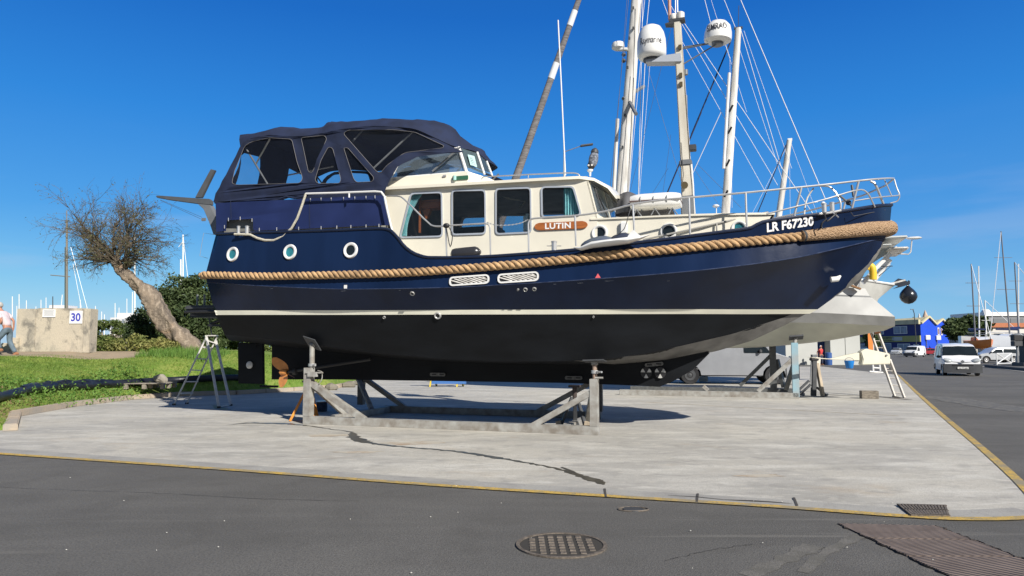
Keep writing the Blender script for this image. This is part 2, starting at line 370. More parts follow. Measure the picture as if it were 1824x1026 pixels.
# stem facet (ground bounce painted in as paler grey) from forefoot to rope
FACET = pm('bounce_lit_forefoot', (.17, .165, .155), .5, var=.5, vs=3, bump=.15, bs=14)
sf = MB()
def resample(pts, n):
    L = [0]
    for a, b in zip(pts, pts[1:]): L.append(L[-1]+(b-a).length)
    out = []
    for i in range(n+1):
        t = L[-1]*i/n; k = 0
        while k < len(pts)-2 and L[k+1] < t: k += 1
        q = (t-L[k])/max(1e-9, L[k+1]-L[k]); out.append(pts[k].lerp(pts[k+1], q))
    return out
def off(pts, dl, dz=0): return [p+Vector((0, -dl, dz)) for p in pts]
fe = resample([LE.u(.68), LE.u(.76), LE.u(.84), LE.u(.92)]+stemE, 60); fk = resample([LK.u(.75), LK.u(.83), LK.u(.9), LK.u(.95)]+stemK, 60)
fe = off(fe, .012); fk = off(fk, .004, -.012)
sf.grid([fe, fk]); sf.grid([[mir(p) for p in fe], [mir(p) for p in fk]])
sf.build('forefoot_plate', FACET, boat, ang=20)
# keel fin
mb = MB(); kt = []; kb = []
for x, yb in ((484, 676), (600, 676), (800, 679), (1000, 682), (1110, 686), (1175, 689), (1197, 680), (1232, 660), (1262, 630)):
    p = BP(x, yb, .13); kb.append(p)
    zt = LK.at(p.x)[1]+.08; kt.append(Vector((p.x, -.16, zt)))
mb.grid([kt, kb]); mb.grid([[mir(p) for p in kt], [mir(p) for p in kb]]); mb.grid([kb, [mir(p) for p in kb]]); mb.grid([[kt[0], mir(kt[0])], [kb[0], mir(kb[0])]])
mb.build('keel', ANTI, boat)
# rudder
r = [BP(425, 610), BP(470, 612), BP(471, 684), BP(426, 683)]
mb = MB(); mb.prism([p+Vector((0, -.035, 0)) for p in r], (0, .07, 0)); p = BP(458, 606); mb.tube([p, BP(458, 620)], .05)
p = BP(470, 688); mb.box(p+Vector((.15, 0, 0)), (.5, .08, .05))
rud = mb.build('rudder', ANTI, boat, bevel=.01)
ZINC = pm('zinc_anode', (.55, .55, .53), .6, var=.3, vs=20)
mb = MB(); c = BP(445, 650, .05); mb.lathe([(.09, 0), (.09, .02), (.05, .045), (.02, .05)], c, (0, -1, 0), 20); mb.build('anode', ZINC, rud)
# propeller and shaft
pc = BP(507, 663, .62); mb = MB()
mb.lathe([(.02, -.14), (.06, -.1), (.075, 0), (.07, .08)], pc, (1, 0, 0), 16)
prop = mb.build('propeller', COPPER, boat)
for k, a0 in enumerate((75, -78, 200)):
    bl = MB(); rows = []
    for i in range(9):
        t = i/8; rr = .05+.30*t; w = .15*math.sin(math.pi*(t*.80+.15))**.8+.01
        row = []
        for j in range(7):
            q = (j/6-.5)*2; a = R(a0)+q*w/rr*.3; tw = (q*w)*.95
            row.append(pc+Vector((tw-(.22*t if k == 0 else .02*t), -math.cos(a)*rr, math.sin(a)*rr)))
        rows.append(row)
    bl.grid(rows); o = bl.build('blade', COPPER if k < 2 else pm('dark_bronze', (.10, .04, .02), .5, var=.3), prop)
mb = MB(); a = pc+Vector((.05, 0, 0)); b = BP(660, 640, .62); mb.tube([a, b], .035); mb.lathe([(.045, 0), (.075, .02), (.075, .1), (.045, .12)], pc+Vector((.22, 0, .01)), (1, 0, .1), 14)
mb.build('shaft', pm('shaft_steel', (.03, .03, .03), .6), boat)
# bilge plates / anodes along the keel and bow-thruster tunnel
def plate(px, py, w, h, l, name='anode', mat=ZINC, sl=0):
    c = BP(px, py, l); o2 = rounded([(-w/2, -h/2), (w/2, -h/2), (w/2, h/2), (-w/2, h/2)], h*.5)
    mb = MB(); mb.prism([c+Vector((x, 0, y+sl*x)) for x, y in o2], (0, -.03, 0))
    return mb.build(name, mat, boat)
ZD = pm('dull_anode', (.16, .16, .155), .6, var=.5, vs=25)
for x, y, s_ in ((780, 667, 0), (1022, 673, 0), (1165, 649, .1)):
    pl_ = plate(x, y, .36, .075, .17, mat=ZD, sl=s_)
    for k in (-.09, .09): mb = MB(); mb.box(BP(x, y, .203)+Vector((k, 0, k*s_)), (.1, .008, .03)); mb.build('slot', BLACK, pl_)
for px, kx in ((1151, 3), (1176, 3)):
    c = BP(px, 664, .165); mb = MB(); mb.lathe([(.11, 0), (.11, .012)], c, (0, -1, 0), 24); t_ = mb.build('thruster_tunnel', BLACK, boat)
    mb = MB()
    for k in range(3):
        a = R(90+120*k+60)
        pts = [c+Vector((math.cos(a+q)*.105, -.016, math.sin(a+q)*.105)) for q in (-.42, -.2, 0, .2, .42)]
        mb.prism([c+Vector((math.cos(a)*.02, -.016, math.sin(a)*.02))]+pts, (0, -.012, 0))
    mb.build('thruster_blade', pm('thruster_white', (.5, .5, .48), .5, var=.3), t_)
# --------------------------------------------------------------- hull surface lookup
LINES = [LA, LB, LC, LD1, LD2, LE]
def hull_l(q, z):
    prev = None
    for ln in LINES:
        l, zz = ln.at(q)
        if prev and zz <= z <= prev[1]:
            t = (z-zz)/(prev[1]-zz+1e-9); return l+(prev[0]-l)*t
        prev = (l, zz)
        if ln is LA and z > zz: return l
    return prev[0]
def HP(px, py, o=0.0):
    l = 2.0
    for _ in range(25):
        p = BP(px, py, l); l = .5*l+.5*hull_l(p.x, p.z)
    p = BP(px, py, l); p.y = -l-o; return p
def HN(p):
    e = .06; a = Vector((p.x+e, -hull_l(p.x+e, p.z), p.z))-Vector((p.x-e, -hull_l(p.x-e, p.z), p.z))
    b = Vector((p.x, -hull_l(p.x, p.z+.03), p.z+.03))-Vector((p.x, -hull_l(p.x, p.z-.03), p.z-.03))
    n = a.cross(b).normalized(); return (n if n.y < 0 else -n), a.normalized()
def ring(name, p, n, ro, ri, d, mat, parent, seg=28):
    mb = MB(); prof = [(ri, -.01), (ri, d*.6), (ri+(ro-ri)*.35, d), (ri+(ro-ri)*.75, d), (ro, d*.3), (ro, 0)]
    mb.lathe(prof, p, n, seg, cap=False); return mb.build(name, mat, parent)
def disc(name, p, n, r_, mat, parent, h=.003, seg=28):
    mb = MB(); mb.lathe([(r_, 0), (r_, h)], p, n, seg); return mb.build(name, mat, parent)
PGL = pm('porthole_teal', (.03, .20, .24), .08, var=.7, vs=6, c2=(.01, .05, .07))
for px, py, mt in ((415, 453, PGL), (517, 449, PGL), (625, 446, GLASSB)):
    p = HP(px, py); n, _ = HN(p)
    o = ring('porthole', p, n, .165, .105, .035, WHITE, boat); disc('glass', p, n, .108, mt, o, .006)
# ventilation grilles
for (xa, ya), (xb, yb) in (((801, 502), (872, 497)), ((887, 497), (960, 492))):
    pa = HP(xa, ya); pb = HP(xb, yb); c = (pa+pb)/2; n, tg = HN(c); u = (pb-pa).normalized(); up = n.cross(u)*1.0
    if up.z < 0: up = -up
    W = (pb-pa).length; H = .18
    def fnv(x, y, o=0.0): return c+u*x+up*y+n*o
    oo = rounded([(-W/2, -H/2), (W/2, -H/2), (W/2, H/2), (-W/2, H/2)], H*.5, 8); ii = rounded([(-W/2+.03, -H/2+.03), (W/2-.03, -H/2+.03), (W/2-.03, H/2-.03), (-W/2+.03, H/2-.03)], H*.4, 8)
    g = sheet('vent_grille', [tuple(p) for p in oo], [[tuple(p) for p in ii]], lambda x, y: fnv(x, y, 0.004), .025, WHITE, boat, n)
    disc_ = MB(); disc_.prism([fnv(p.x, p.y, .002) for p in ii], n*.004); disc_.build('recess', BLACK, g)
    mb = MB()
    for k in range(8):
        y = 0; x0 = -W/2+.02+k*(W-.04)/8; 
        a = fnv(x0-.02, H/2-.035 if k else H*.2, .014); b = fnv(min(x0+.26, W/2-.04), -H/2+.035 if x0+.26 < W/2-.04 else -.01, .014)
        mb.bar(a, b, .006, .022, up=up)
    mb.build('louvre', WHITEW, g)
# hull fittings: outlets, marks, chain
def outlet(px, py, ro, ri):
    p = HP(px, py); n, _ = HN(p); o = ring('outlet', p, n, ro, ri, .03, STEEL, boat, 18); disc('bore', p, n, ri, BLACK, o, .004, 14)
for a in ((735, 522, .05, .028), (780, 562, .075, .042), (923, 515, .022, .01), (936, 515, .042, .025), (952, 514, .04, .022), (685, 565, .03, .015), (1057, 564, .02, .01)): outlet(*a)
p = HP(1065, 495); n, tg = HN(p); mb = MB(); mb.prism([p+tg*-.05+n*.004, p+tg*.05+n*.004, p+Vector((0, 0, .08))+n*.004], n*.003); mb.build('warning_mark', pm('mark_red', (.7, .12, .14), .5), boat)
p = HP(616, 511); n, tg = HN(p); mb = MB(); mb.box(p+n*.01, (.06, .02, .07)); mb.build('small_plate', WHITE, boat)
p = HP(1487, 497); n, tg = HN(p)
mb = MB(); mb.tube([p-tg*.09+n*.02, p+tg*.02+n*.05+Vector((0, 0, .03)), p+tg*.10+n*.01+Vector((0, 0, .06))], [.05, .05, .02], 12); mb.build('hawse_fitting', WHITE, boat)
mb = MB(); rc0 = [LC.u(u)+Vector((0, -.004, 0)) for u in us()]; mb.tube(rc0, .009, 6); mb.build('knuckle_highlight', pm('highlight_navy', (.035, .05, .10), .3, var=.6, vs=9, c2=(.01, .02, .06)), boat)  # lighter navy tube puts the rubbing line's highlight along the knuckle into colour
SCF = pm('scuff_grey', (.30, .31, .34), .7, var=.5, vs=30); rsc = random.Random(8)
for px, py, w_ in ((484, 512, .10), (612, 516, .16), (712, 515, .05), (1033, 502, .12), (1085, 498, .18), (988, 504, .06), (1190, 498, .05)):
    p = HP(px, py+2); n, tg = HN(p); mb = MB(); mb.prism([p+tg*(w_*q-w_/2)+n*.003+Vector((0, 0, z_)) for q, z_ in ((0, 0), (.3, -.008), (.7, -.004), (1, .001), (.8, .009), (.4, .007))], n*.002); mb.build('scuff', SCF, boat)
# cap rail, deck
mb = MB(); ra = [LA.u(u) for u in us()]
mb.tube([p+Vector((0, 0, .0)) for p in ra], .03, 8); mb.tube([mir(p) for p in ra], .03, 8)
mb.build('cap_rail', pm('dark_navy_rail', (.01, .018, .045), .35, var=.1), boat)
mb = MB()
dk = []
for u in us():
    p = LA.u(u); zb = LB.u(u).z; d = p.z-.05 if p.x < BP(690, 409, 2).x else max(zb+.12, p.z-.32)
    dk.append((Vector((p.x, p.y+.04 if abs(p.y) > .06 else p.y, d))))
mb.grid([dk, [Vector((p.x, 0, p.z+.05)) for p in dk], [mir(p) for p in dk]])
mb.build('deck', pm('deck_grey', (.35, .36, .36), .8, var=.15), boat)
# swim platform
a = BP(330, 549, 1.3); b = BP(385, 549, 1.5)
x1 = LD1.s0+.15; mb = MB(); mb.box(((a.x+x1)/2, 0, a.z), (x1-a.x, 2.7, .12)); sp_ = mb.build('swim_platform', DGREY, boat, bevel=.04)
mb = MB(); mb.tube([Vector((a.x+.05, -1.36, a.z-.09)), Vector((x1, -1.4, a.z-.09))], .03); mb.box(((a.x+x1)/2+.05, 0, a.z-.16), (x1-a.x-.1, 2.5, .1)); mb.build('bumper', BLACK, sp_)
for xx in (.25, .45): mb = MB(); mb.tube([Vector((a.x+xx, -1.2, a.z+.05)), Vector((a.x+xx, -1.2, a.z+.32))], .02); mb.build('cleat_post', GREYP, sp_)
a = BP(375, 578, 1.2); mb = MB(); mb.tube([a, a+Vector((.25, 0, .08)), a+Vector((.45, 0, .0))], .04); mb.box(a+Vector((.22, 0, -.02)), (.5, .1, .05)); mb.build('stern_bracket', BLACK, boat)
# --------------------------------------------------------------- rope fender
ROPE = pm('manila_rope', (.52, .335, .17), .88, var=.35, vs=5, bump=.7, bs=50, c2=(.28, .175, .09))
def rope_strands(path, Rr, pitch, n=8, name='rope', ns=3):
    pts = path; L = [0]
    for a, b in zip(pts, pts[1:]): L.append(L[-1]+(b-a).length)
    mb = MB(); N = int(L[-1]/(pitch/22)); cen = resample(pts, N)
    for k in range(ns):
        q = []
        for i, p in enumerate(cen):
            d = (cen[min(i+1, N)]-cen[max(i-1, 0)]).normalized(); u = Vector((0, 0, 1)); u = (u-d*u.dot(d)).normalized(); w = d.cross(u)
            a = 2*math.pi*(L[-1]*i/N/pitch)+2*math.pi*k/ns
            q.append(p+(u*math.cos(a)+w*math.sin(a))*Rr*.54)
        mb.tube(q, Rr*.5, n)
    return mb
rp = []
for i in range(121):
    u = i/120*.905; p = LB.u(u); rp.append(Vector((p.x, p.y-.045, p.z)))
side = rope_strands(rp, .080, .37, 10)
o = side.build('rope_fender', ROPE, boat, ang=60)
# rope runs round the stern and along the port side
far = [mir(p) for p in rp]
rope_strands(far, .080, .37, 6).build('rope_fender', ROPE, boat, ang=60)
s_ = rp[0]; rope_strands([s_+Vector((0, .02, 0)), s_+Vector((-.16, .12, 0)), s_+Vector((-.2, .4, 0)), mir(s_+Vector((-.2, .4, 0))), mir(s_+Vector((-.16, .12, 0))), mir(s_)], .080, .37, 8).build('rope_fender', ROPE, boat, ang=60)
# plaited bow fender
def plaitmat():
    m = bpy.data.materials.new('plaited_rope'); m.use_nodes = True; nt = m.node_tree; b = nt.nodes['Principled BSDF']; L = nt.links
    b.inputs['Roughness'].default_value = .9
    uv = nt.nodes.new('ShaderNodeTexCoord'); vo = nt.nodes.new('ShaderNodeTexVoronoi'); vo.inputs['Scale'].default_value = 26; mp = nt.nodes.new('ShaderNodeMapping'); mp.inputs['Rotation'].default_value = (0, R(35), 0); mp.inputs['Scale'].default_value = (1, 1, 2.0)
    L.new(uv.outputs['Object'], mp.inputs[0]); L.new(mp.outputs[0], vo.inputs[0])
    rp_ = nt.nodes.new('ShaderNodeValToRGB'); rp_.color_ramp.elements[0].color = (.60, .41, .25, 1); rp_.color_ramp.elements[1].color = (.26, .16, .085, 1); rp_.color_ramp.elements[1].position = .75
    L.new(vo.outputs['Distance'], rp_.inputs[0]); L.new(rp_.outputs[0], b.inputs['Base Color'])
    bp = nt.nodes.new('ShaderNodeBump'); bp.invert = True; bp.inputs['Strength'].default_value = .9; bp.inputs['Distance'].default_value = .03; L.new(vo.outputs['Distance'], bp.inputs['Height']); L.new(bp.outputs[0], b.inputs['Normal'])
    return m
PL = plaitmat()
bp_ = []; rr = []
for i in range(31):
    u = .885+.115*i/30; p = LB.u(u); bp_.append(Vector((p.x, p.y-.09+.06*(i/30), p.z+.02*(i/30)))); rr.append(.090+.040*min(1, i/22))
tip = LB.u(1)
allp = bp_[:-2]+[Vector((tip.x-.0, -.12, bp_[-1].z)), Vector((tip.x+.02, 0, bp_[-1].z)), Vector((tip.x-.0, .12, bp_[-1].z))]+[mir(p) for p in reversed(bp_[:-2])]
rr = rr[:-2]+[.130, .130, .130]+list(reversed(rr[:-2]))
mb = MB(); mb.tube(allp, rr, 20); bf = mb.build('bow_fender', PL, boat, ang=60)
p = bp_[0]; d = (bp_[1]-bp_[0]).normalized(); mb = MB(); mb.lathe([(.094, -.02), (.103, 0), (.094, .02)], p+d*.03, d, 24, cap=False); mb.build('lashing', DGREY, bf)
# --------------------------------------------------------------- registration lettering
pa = HP(1366, 416); pb = HP(1449, 404); SLOPE = (pb.z-pa.z)/(pb.x-pa.x)
Wt = (pb.x-pa.x)
def fn_reg(x, y):
    q = pa.x+x; z = pa.z+.015+SLOPE*x+y; return Vector((q, -hull_l(q, z)-.012, z))
text_obj('registration_lettering', 'LR F67230', Wt, .165, fn_reg, pm('letter_white', (.8, .8, .8), .5), boat, bold=.034, sub=2)
# ================================================================ superstructure
def loc2(px, py, l): p = BP(px, py, l); return (p.x, p.z)
def side_sheet(name, out, holes, l, mat, parent, th=.03, mirror=True, off=0.0):
    o2 = [loc2(x, y, l) for x, y in out]; h2 = [[loc2(x, y, l) for x, y in rounded(h, 6)] for h in holes]
    a = sheet(name, o2, h2, lambda x, y: Vector((x, -l-off, y)), th, mat, parent, (0, 1, 0))
    if mirror: b = sheet(name, o2, h2, lambda x, y: Vector((x, l+off, y)), th, mat, parent, (0, -1, 0))
    return a
LW = 1.42
WINS = [[(733, 345), (787, 343), (788, 421), (713, 423)], [(806, 340), (864, 339), (865, 416), (806, 418)],
        [(884, 337), (945, 335), (946, 414), (884, 417)], [(965, 334), (1021, 333), (1035, 383), (966, 387)]]
WALL = [(680, 334), (1045, 314), (1064, 389), (1064, 475), (745, 475), (722, 450), (700, 412), (690, 372), (685, 350)]
wh = side_sheet('wheelhouse_wall', WALL, WINS, LW, CREAM, boat, mirror=True)
lin = side_sheet('cabin_lining', WALL, WINS, LW-.05, DARKIN, boat, th=.01)
def shrink(pts, k):
    c = sum((Vector(p) for p in pts), Vector((0, 0)))/len(pts); return [tuple(Vector(p)+(c-Vector(p)).normalized()*k) for p in pts]
FRAMEC = pm('window_frame', (.50, .54, .60), .35, metal=.3, var=.1)
for w in WINS:
    for sgn in (1, -1):
        oo = [loc2(x, y, LW) for x, y in rounded(shrink(w, -2.2), 8)]; ii = [loc2(x, y, LW) for x, y in rounded(shrink(w, 1.6), 6)]
        fr = sheet('window_frame', oo, [ii], lambda x, y: Vector((x, -sgn*(LW+.004), y)), .02, FRAMEC, boat, (0, -sgn, 0))
        me = sheet('pane', ii, [], lambda x, y: Vector((x, -sgn*(LW-.01), y)), .004, GLASSD, fr, (0, sgn, 0))
# interior: bench, table, bulkhead, lockers, curtains
zf = BP(760, 475, LW).z
xa, xb = BP(700, 400, LW).x, BP(1064, 380, LW).x
mb = MB(); mb.box(((xa+xb)/2, 0, zf-.2), (xb-xa, 2*LW-.1, .04)); mb.build('cabin_floor', DARKIN, boat)
mb = MB(); mb.box((xa+.02, 0, zf+.6), (.04, 2.7, 2.0)); mb.build('aft_bulkhead', DARKIN, boat)
p = BP(752, 366, 1.05); mb = MB(); mb.box((p.x+.22, -1.0, p.z-.02), (.46, .3, .13)); mb.box((p.x+.22, -1.0, p.z+.07), (.48, .32, .03)); mb.bar((p.x+.12, -1.05, p.z-.09), (p.x+.12, -1.05, p.z-.30), .2, .1, w2=.02, h2=.1); mb.box((p.x+.0, -1.15, p.z-.2), (.03, .05, .8)); mb.build('galley_locker', SHORE, boat)
p = BP(938, 398, 1.15); mb = MB(); mb.box((p.x+.04, -1.15, p.z-.02), (.16, .3, .40)); mb.build('helm_seat', pm('pale_vinyl', (.55, .72, .70), .5), boat, bevel=.05)
p = BP(900, 415, 0); mb = MB(); mb.box((p.x-.9, .9, p.z+.05), (1.0, .6, .5)); mb.build('settee', DGREY, boat, bevel=.05)
def curtain(pxa, pxb, yt, yb, taper=0, l=1.33):
    a = BP(pxa, yt, l); b = BP(pxb, yt, l); c = BP(pxa, yb, l); mb = MB(); rows = []
    for j in range(8):
        t = j/7; r = []
        for i in range(33):
            q = i/32; x = a.x+(b.x-a.x)*q*(1-.55*taper*math.sin(math.pi*t*.8)) + taper*(-.26*t)
            r.append(Vector((x, -l+.035*math.sin(q*38), a.z+(c.z-a.z)*t)))
        rows.append(r)
    mb.grid(rows); return mb.build('curtain', TEAL, boat)
curtain(732, 752, 347, 420, 1.0); curtain(1004, 1032, 335, 384)
# roof
def roofsec(s, zc, hw, crown, th):
    pts = []
    for k in range(13):
        q = (k/12-.5)*2; pts.append(Vector((s, q*hw, zc+crown*(1-q*q))))
    return pts
ROOFPX = [(668, 334), (760, 329), (860, 323), (960, 317), (1031, 313), (1055, 314), (1074, 321), (1083, 333)]
zz = [BP(x, y, 1.52) for x, y in ROOFPX]; mb = MB(); top = []; bot = []
for i, p in enumerate(zz):
    hw = [1.52, 1.52, 1.52, 1.52, 1.5, 1.38, 1.05, .65][i]
    top.append(roofsec(p.x, p.z, hw, .10, 0)); bot.append([q-Vector((0, 0, .055)) for q in top[-1]])
mb.grid(top); mb.grid(bot)
for k in (0, -1): mb.grid([[t[k] for t in top], [t[k] for t in bot]]); mb.grid([top[k], bot[k]])
roof = mb.build('wheelhouse_roof', CREAM, boat, ang=40)
# ceiling lining
mb = MB(); mb.box(((xa+xb)/2, 0, min(p.z for p in zz[:5])-.07), (xb-xa-.1, 2.7, .03)); mb.build('ceiling', DARKIN, boat)
# front face with window
def FR(px, py): return BP(px, py, LW)
a, b = BP(1045, 314, LW), BP(1064, 389, LW)
a2 = Vector((a.x+.10, 0, a.z)); b2_ = Vector((b.x+.10, 0, b.z))
def frontfn(x, y):       # x = lateral offset, y 0..1 up
    k = 1-abs(x)/LW; p = b.lerp(a, y); return Vector((p.x+.16*k, x, p.z))
holes = []
for x0, x1 in ((-1.32, -.5), (-.4, .4), (.5, 1.32)): holes.append([tuple(p) for p in rounded([(x0, .12), (x1, .12), (x1, .88), (x0, .88)], .08)])
ff = sheet('wheelhouse_front', [(-LW, 0), (0, 0), (LW, 0), (LW, 1), (0, 1), (-LW, 1)], holes, frontfn, .03, CREAM, boat, (-1, 0, 0), sub=1)
for h in holes:
    fr = sheet('windscreen', h, [], lambda x, y: frontfn(x, y)+Vector((.006, 0, 0)), .005, GLASSR, boat, (1, 0, 0))
h = frontfn(-.9, .15); mb = MB(); mb.tube([frontfn(-.75, .02)+Vector((.05, 0, 0)), frontfn(-1.15, .65)+Vector((.05, 0, 0))], .015); mb.bar(frontfn(-1.1, .2)+Vector((.04, 0, 0)), frontfn(-1.2, .8)+Vector((.04, 0, 0)), .02, .02); mb.build('wiper', BLACK, boat)
# coaming of the upper helm
mb = MB(); cpx = [(690, 331, 318), (760, 327, 312), (833, 322, 305), (858, 321, 309), (885, 320, 318)]
t1 = [BP(x, yt, 1.3) for x, yb, yt in cpx]; b1 = [BP(x, yb+3, 1.34) for x, yb, yt in cpx]
for k in (3, 4): t1[k].y = -[1.3, 1.3, 1.12, .9, .5][k]; b1[k].y = -[0, 0, 0, 1.1, .8][k]
end = [Vector((t1[-1].x+.25, 0, t1[-1].z)), Vector((b1[-1].x+.3, 0, b1[-1].z))]
T = t1+[end[0]]; B = b1+[end[1]]; T += [mir(p) for p in reversed(t1)]; B += [mir(p) for p in reversed(b1)]
Ti = [Vector((p.x-.05, p.y*.93, p.z)) for p in T]
mb.grid([B, T, Ti, [p-Vector((0, 0, .25)) for p in Ti]]); cm = mb.build('helm_coaming', CREAM, boat, ang=30)
for x, y in ((703, 321), (792, 313)): mb = MB(); mb.box(BP(x, y, 1.33), (.07, .03, .035)); mb.build('latch', ALU, cm)
mb = MB(); p = BP(820, 317, 1.335); mb.box(p, (.34, .04, .08)); nl = mb.build('navigation_light_box', pm('green_paint', (.03, .12, .07), .5), boat)
mb = MB(); mb.lathe([(.035, -.045), (.035, .045)], p+Vector((-.11, -.035, 0)), (0, 0, 1), 12); mb.build('lamp_glass', pm('pale_green_glass', (.35, .6, .55), .2), nl)
# upper windscreen
def quad(name, pts, mat, parent, th=.006):
    P = [BP(*p) for p in pts]; mb = MB(); n = (P[1]-P[0]).cross(P[2]-P[0]).normalized(); mb.prism(P, n*th); return mb.build(name, mat, parent, recalc=True)
g1 = quad('windscreen', [(698, 315, 1.3), (708, 297, 1.29), (735, 279, 1.28), (800, 267, 1.15), (818, 264, 1.05), (829, 305, 1.1)], GLASSR, boat)
g2 = quad('windscreen', [(833, 305, 1.08), (822, 264, 1.03), (850, 273, .65), (862, 309, .68)], GLASSC, boat)
g3 = quad('windscreen', [(864, 309, .67), (852, 274, .63), (868, 289, .02), (877, 312, .02)], GLASSC, boat)
for pr, r_ in ((((817, 262, 1.07), (831, 307, 1.12)), .035), (((850, 271, .67), (863, 311, .7)), .025), (((867, 287, .05), (877, 313, .05)), .02), (((697, 317, 1.31), (831, 306, 1.12)), .018)):
    mb = MB(); mb.tube([BP(*pr[0]), BP(*pr[1])], r_, 8); mb.build('windscreen_post', WHITE, boat)
mb = MB(); mb.tube([BP(699, 315, 1.3), BP(709, 295, 1.29), BP(736, 277, 1.28), BP(800, 265, 1.15), BP(820, 262, 1.05)], .014, 6); mb.build('windscreen_edge', WHITE, boat)
q = quad('paper_notice', [(833, 275, 1.0), (845, 278, .86), (850, 298, .86), (838, 294, 1.0)], pm('paper_green', (.42, .62, .6), .8), boat, .003)
for j in range(5):
    mb = MB(); mb.bar(BP(836+j*1.1, 279.5+j*3, 1.0), BP(843+j*1.1, 281.5+j*3, .93), .003, .006); mb.build('text_line', GREYP, q)
# helm console, seat and wheel inside
p = BP(750, 300, .5); mb = MB(); mb.box(p+Vector((.35, .0, -.1)), (.35, .8, .45)); mb.box(p+Vector((.3, 0, .14)), (.5, .7, .06)); mb.build('helm_console', pm('console_dark', (.03, .04, .045), .5), boat, bevel=.03)
mb = MB(); mb.box(p+Vector((-.1, 0, .1)), (.12, .45, .4)); mb.build('helm_seat_back', pm('seat_green', (.08, .2, .2), .6), boat, bevel=.04)
mb = MB(); c = p+Vector((.12, -.1, .12)); mb.tube([c+Vector((.02*math.sin(a), math.cos(a)*.2, math.sin(a)*.2)) for a in [k*math.pi/12 for k in range(24)]], .015, 6, closed=True); mb.build('steering_wheel', STEEL, boat)
# ---------------------------------------------------------------- canvas top
LS = 1.62
SEAM = [(430, 262, 1.5), (452, 245, 1.6), (480, 241, LS), (540, 243, LS), (575, 237, LS), (588, 238, LS), (600, 232, LS), (650, 225, LS), (700, 226, LS), (735, 229, 1.6), (770, 243, 1.5), (800, 257, 1.25), (817, 263, 1.05), (850, 271, .65), (869, 287, .02)]
SIL = [(428, 240, 1.25), (455, 237, 1.3), (500, 226, 1.3), (545, 229, 1.3), (573, 226, 1.3), (585, 217, 1.3), (600, 216.5, 1.3), (640, 215, 1.3), (682, 211, 1.3), (735, 213, 1.25), (765, 214, 1.15), (800, 222, .95), (820, 242, .8), (838, 260, .55), (868, 286, .02)]
r0 = [BP(*p) for p in SEAM]; r1 = [BP(*p) for p in SIL]
def densify(row, k):
    xs = range(len(row)); fs = [pchip(xs, [getattr(p, a) for p in row]) for a in 'xyz']; n = (len(row)-1)*k
    return [Vector([f(i/k) for f in fs]) for i in range(n+1)]
def pleat(row, amp, seed):
    rr_ = random.Random(seed); return [p+Vector((rr_.uniform(-amp, amp), rr_.uniform(-amp, amp), rr_.uniform(-amp, amp))) for p in row]
r05 = [p.lerp(q, .5)+Vector((0, -.05, .02)) for p, q in zip(r0, r1)]
kf = [1]*9+[.6, .1, -.8, -1.2, -1, 0]
r2 = [Vector((p.x-.02, p.y*.5, p.z+.07*k_)) for p, k_ in zip(r1, kf)]; r3 = [Vector((p.x-.02, 0, p.z+.07*k_)) for p, k_ in zip(r1, kf)]
half = [r0, r05, r1, r2, r3]
rows = [densify(r, 4) for r in half]; rows = [rows[0]]+[pleat(r, .008, 3+i) for i, r in enumerate(rows[1:])]
rows = rows+[[mir(p) for p in r] for r in reversed(rows[:-1])]
mb = MB(); mb.grid(rows)
aft = [r[0] for r in rows]
# rear curtain sweeping down and aft to the transom
lowpx = [(382, 362, 1.7), (381, 356, 1.35)]
hem = [BP(382, 362, 1.7)]+[BP(381, 356, 1.55)]+[Vector((BP(380, 352, 1.3).x-.05, -1.25+.3*k, BP(381, 352, 1.3).z)) for k in range(1)]
n = len(aft); ahem = []
hb = BP(384, 360, 1.65)
for i in range(n):
    q = i/(n-1); ahem.append(Vector((hb.x-.12*math.sin(math.pi*q), -1.65+3.3*q, hb.z)))
mb2 = MB(); rws = []
for j in range(9):
    t = j/8; rws.append([a.lerp(b, t)+Vector((.22*math.sin(math.pi*t)*(1-t*.3), 0, 0)) for a, b in zip(aft, ahem)])
mb.build('canvas_roof', CANVASU, boat, ang=50)
mb2.grid([rws[k] for k in (0, 1, 2)]); mb2.grid([rws[k] for k in (6, 7, 8)])
for a_, b_ in ((0, 1), (n//2-1, n//2+1), (n-2, n-1)):
    mb2.grid([rws[k][a_:b_+1] for k in range(2, 7)])
rc = mb2.build('rear_curtain', CANVASU, boat, ang=50)
mb3 = MB(); mb3.grid([r_[1:n//2] for r_ in rws[2:7]]); mb3.build('rear_window', VINYL, boat, ang=50)
mb3 = MB(); mb3.grid([r_[n//2+1:n-1] for r_ in rws[2:7]]); mb3.build('rear_window', VINYL, boat, ang=50)
# side curtains with clear windows; they bulge a little
SIDE = [(381, 360), (385, 345), (405, 312), (428, 262), (436, 253), (452, 245), (480, 241), (540, 243), (575, 237), (600, 232), (650, 225), (700, 226), (735, 229), (770, 243), (800, 257), (817, 264), (790, 268), (740, 277), (708, 297), (696, 318), (688, 333), (684, 353), (545, 358), (535, 356), (515, 352), (492, 362), (440, 361)]
HO = [[(449, 252), (480, 246), (520, 248), (531, 290), (541, 318), (537, 327), (425, 330), (415, 328), (421, 300), (436, 262)],
      [(537, 246), (578, 241), (582, 247), (559, 305), (555, 309), (551, 306)],
      [(586, 262), (593, 264), (609, 320), (606, 327), (566, 327), (562, 320), (576, 282)],
      [(612, 238), (622, 232), (700, 231), (735, 233), (784, 255), (782, 259), (720, 271), (690, 296), (678, 309), (672, 306)],
      [(614, 264), (621, 264), (668, 317), (665, 324), (636, 325), (631, 320)]]
def side_l(z, z0, z1): return 1.72-.12*max(0, min(1, (z-z0)/(z1-z0)))
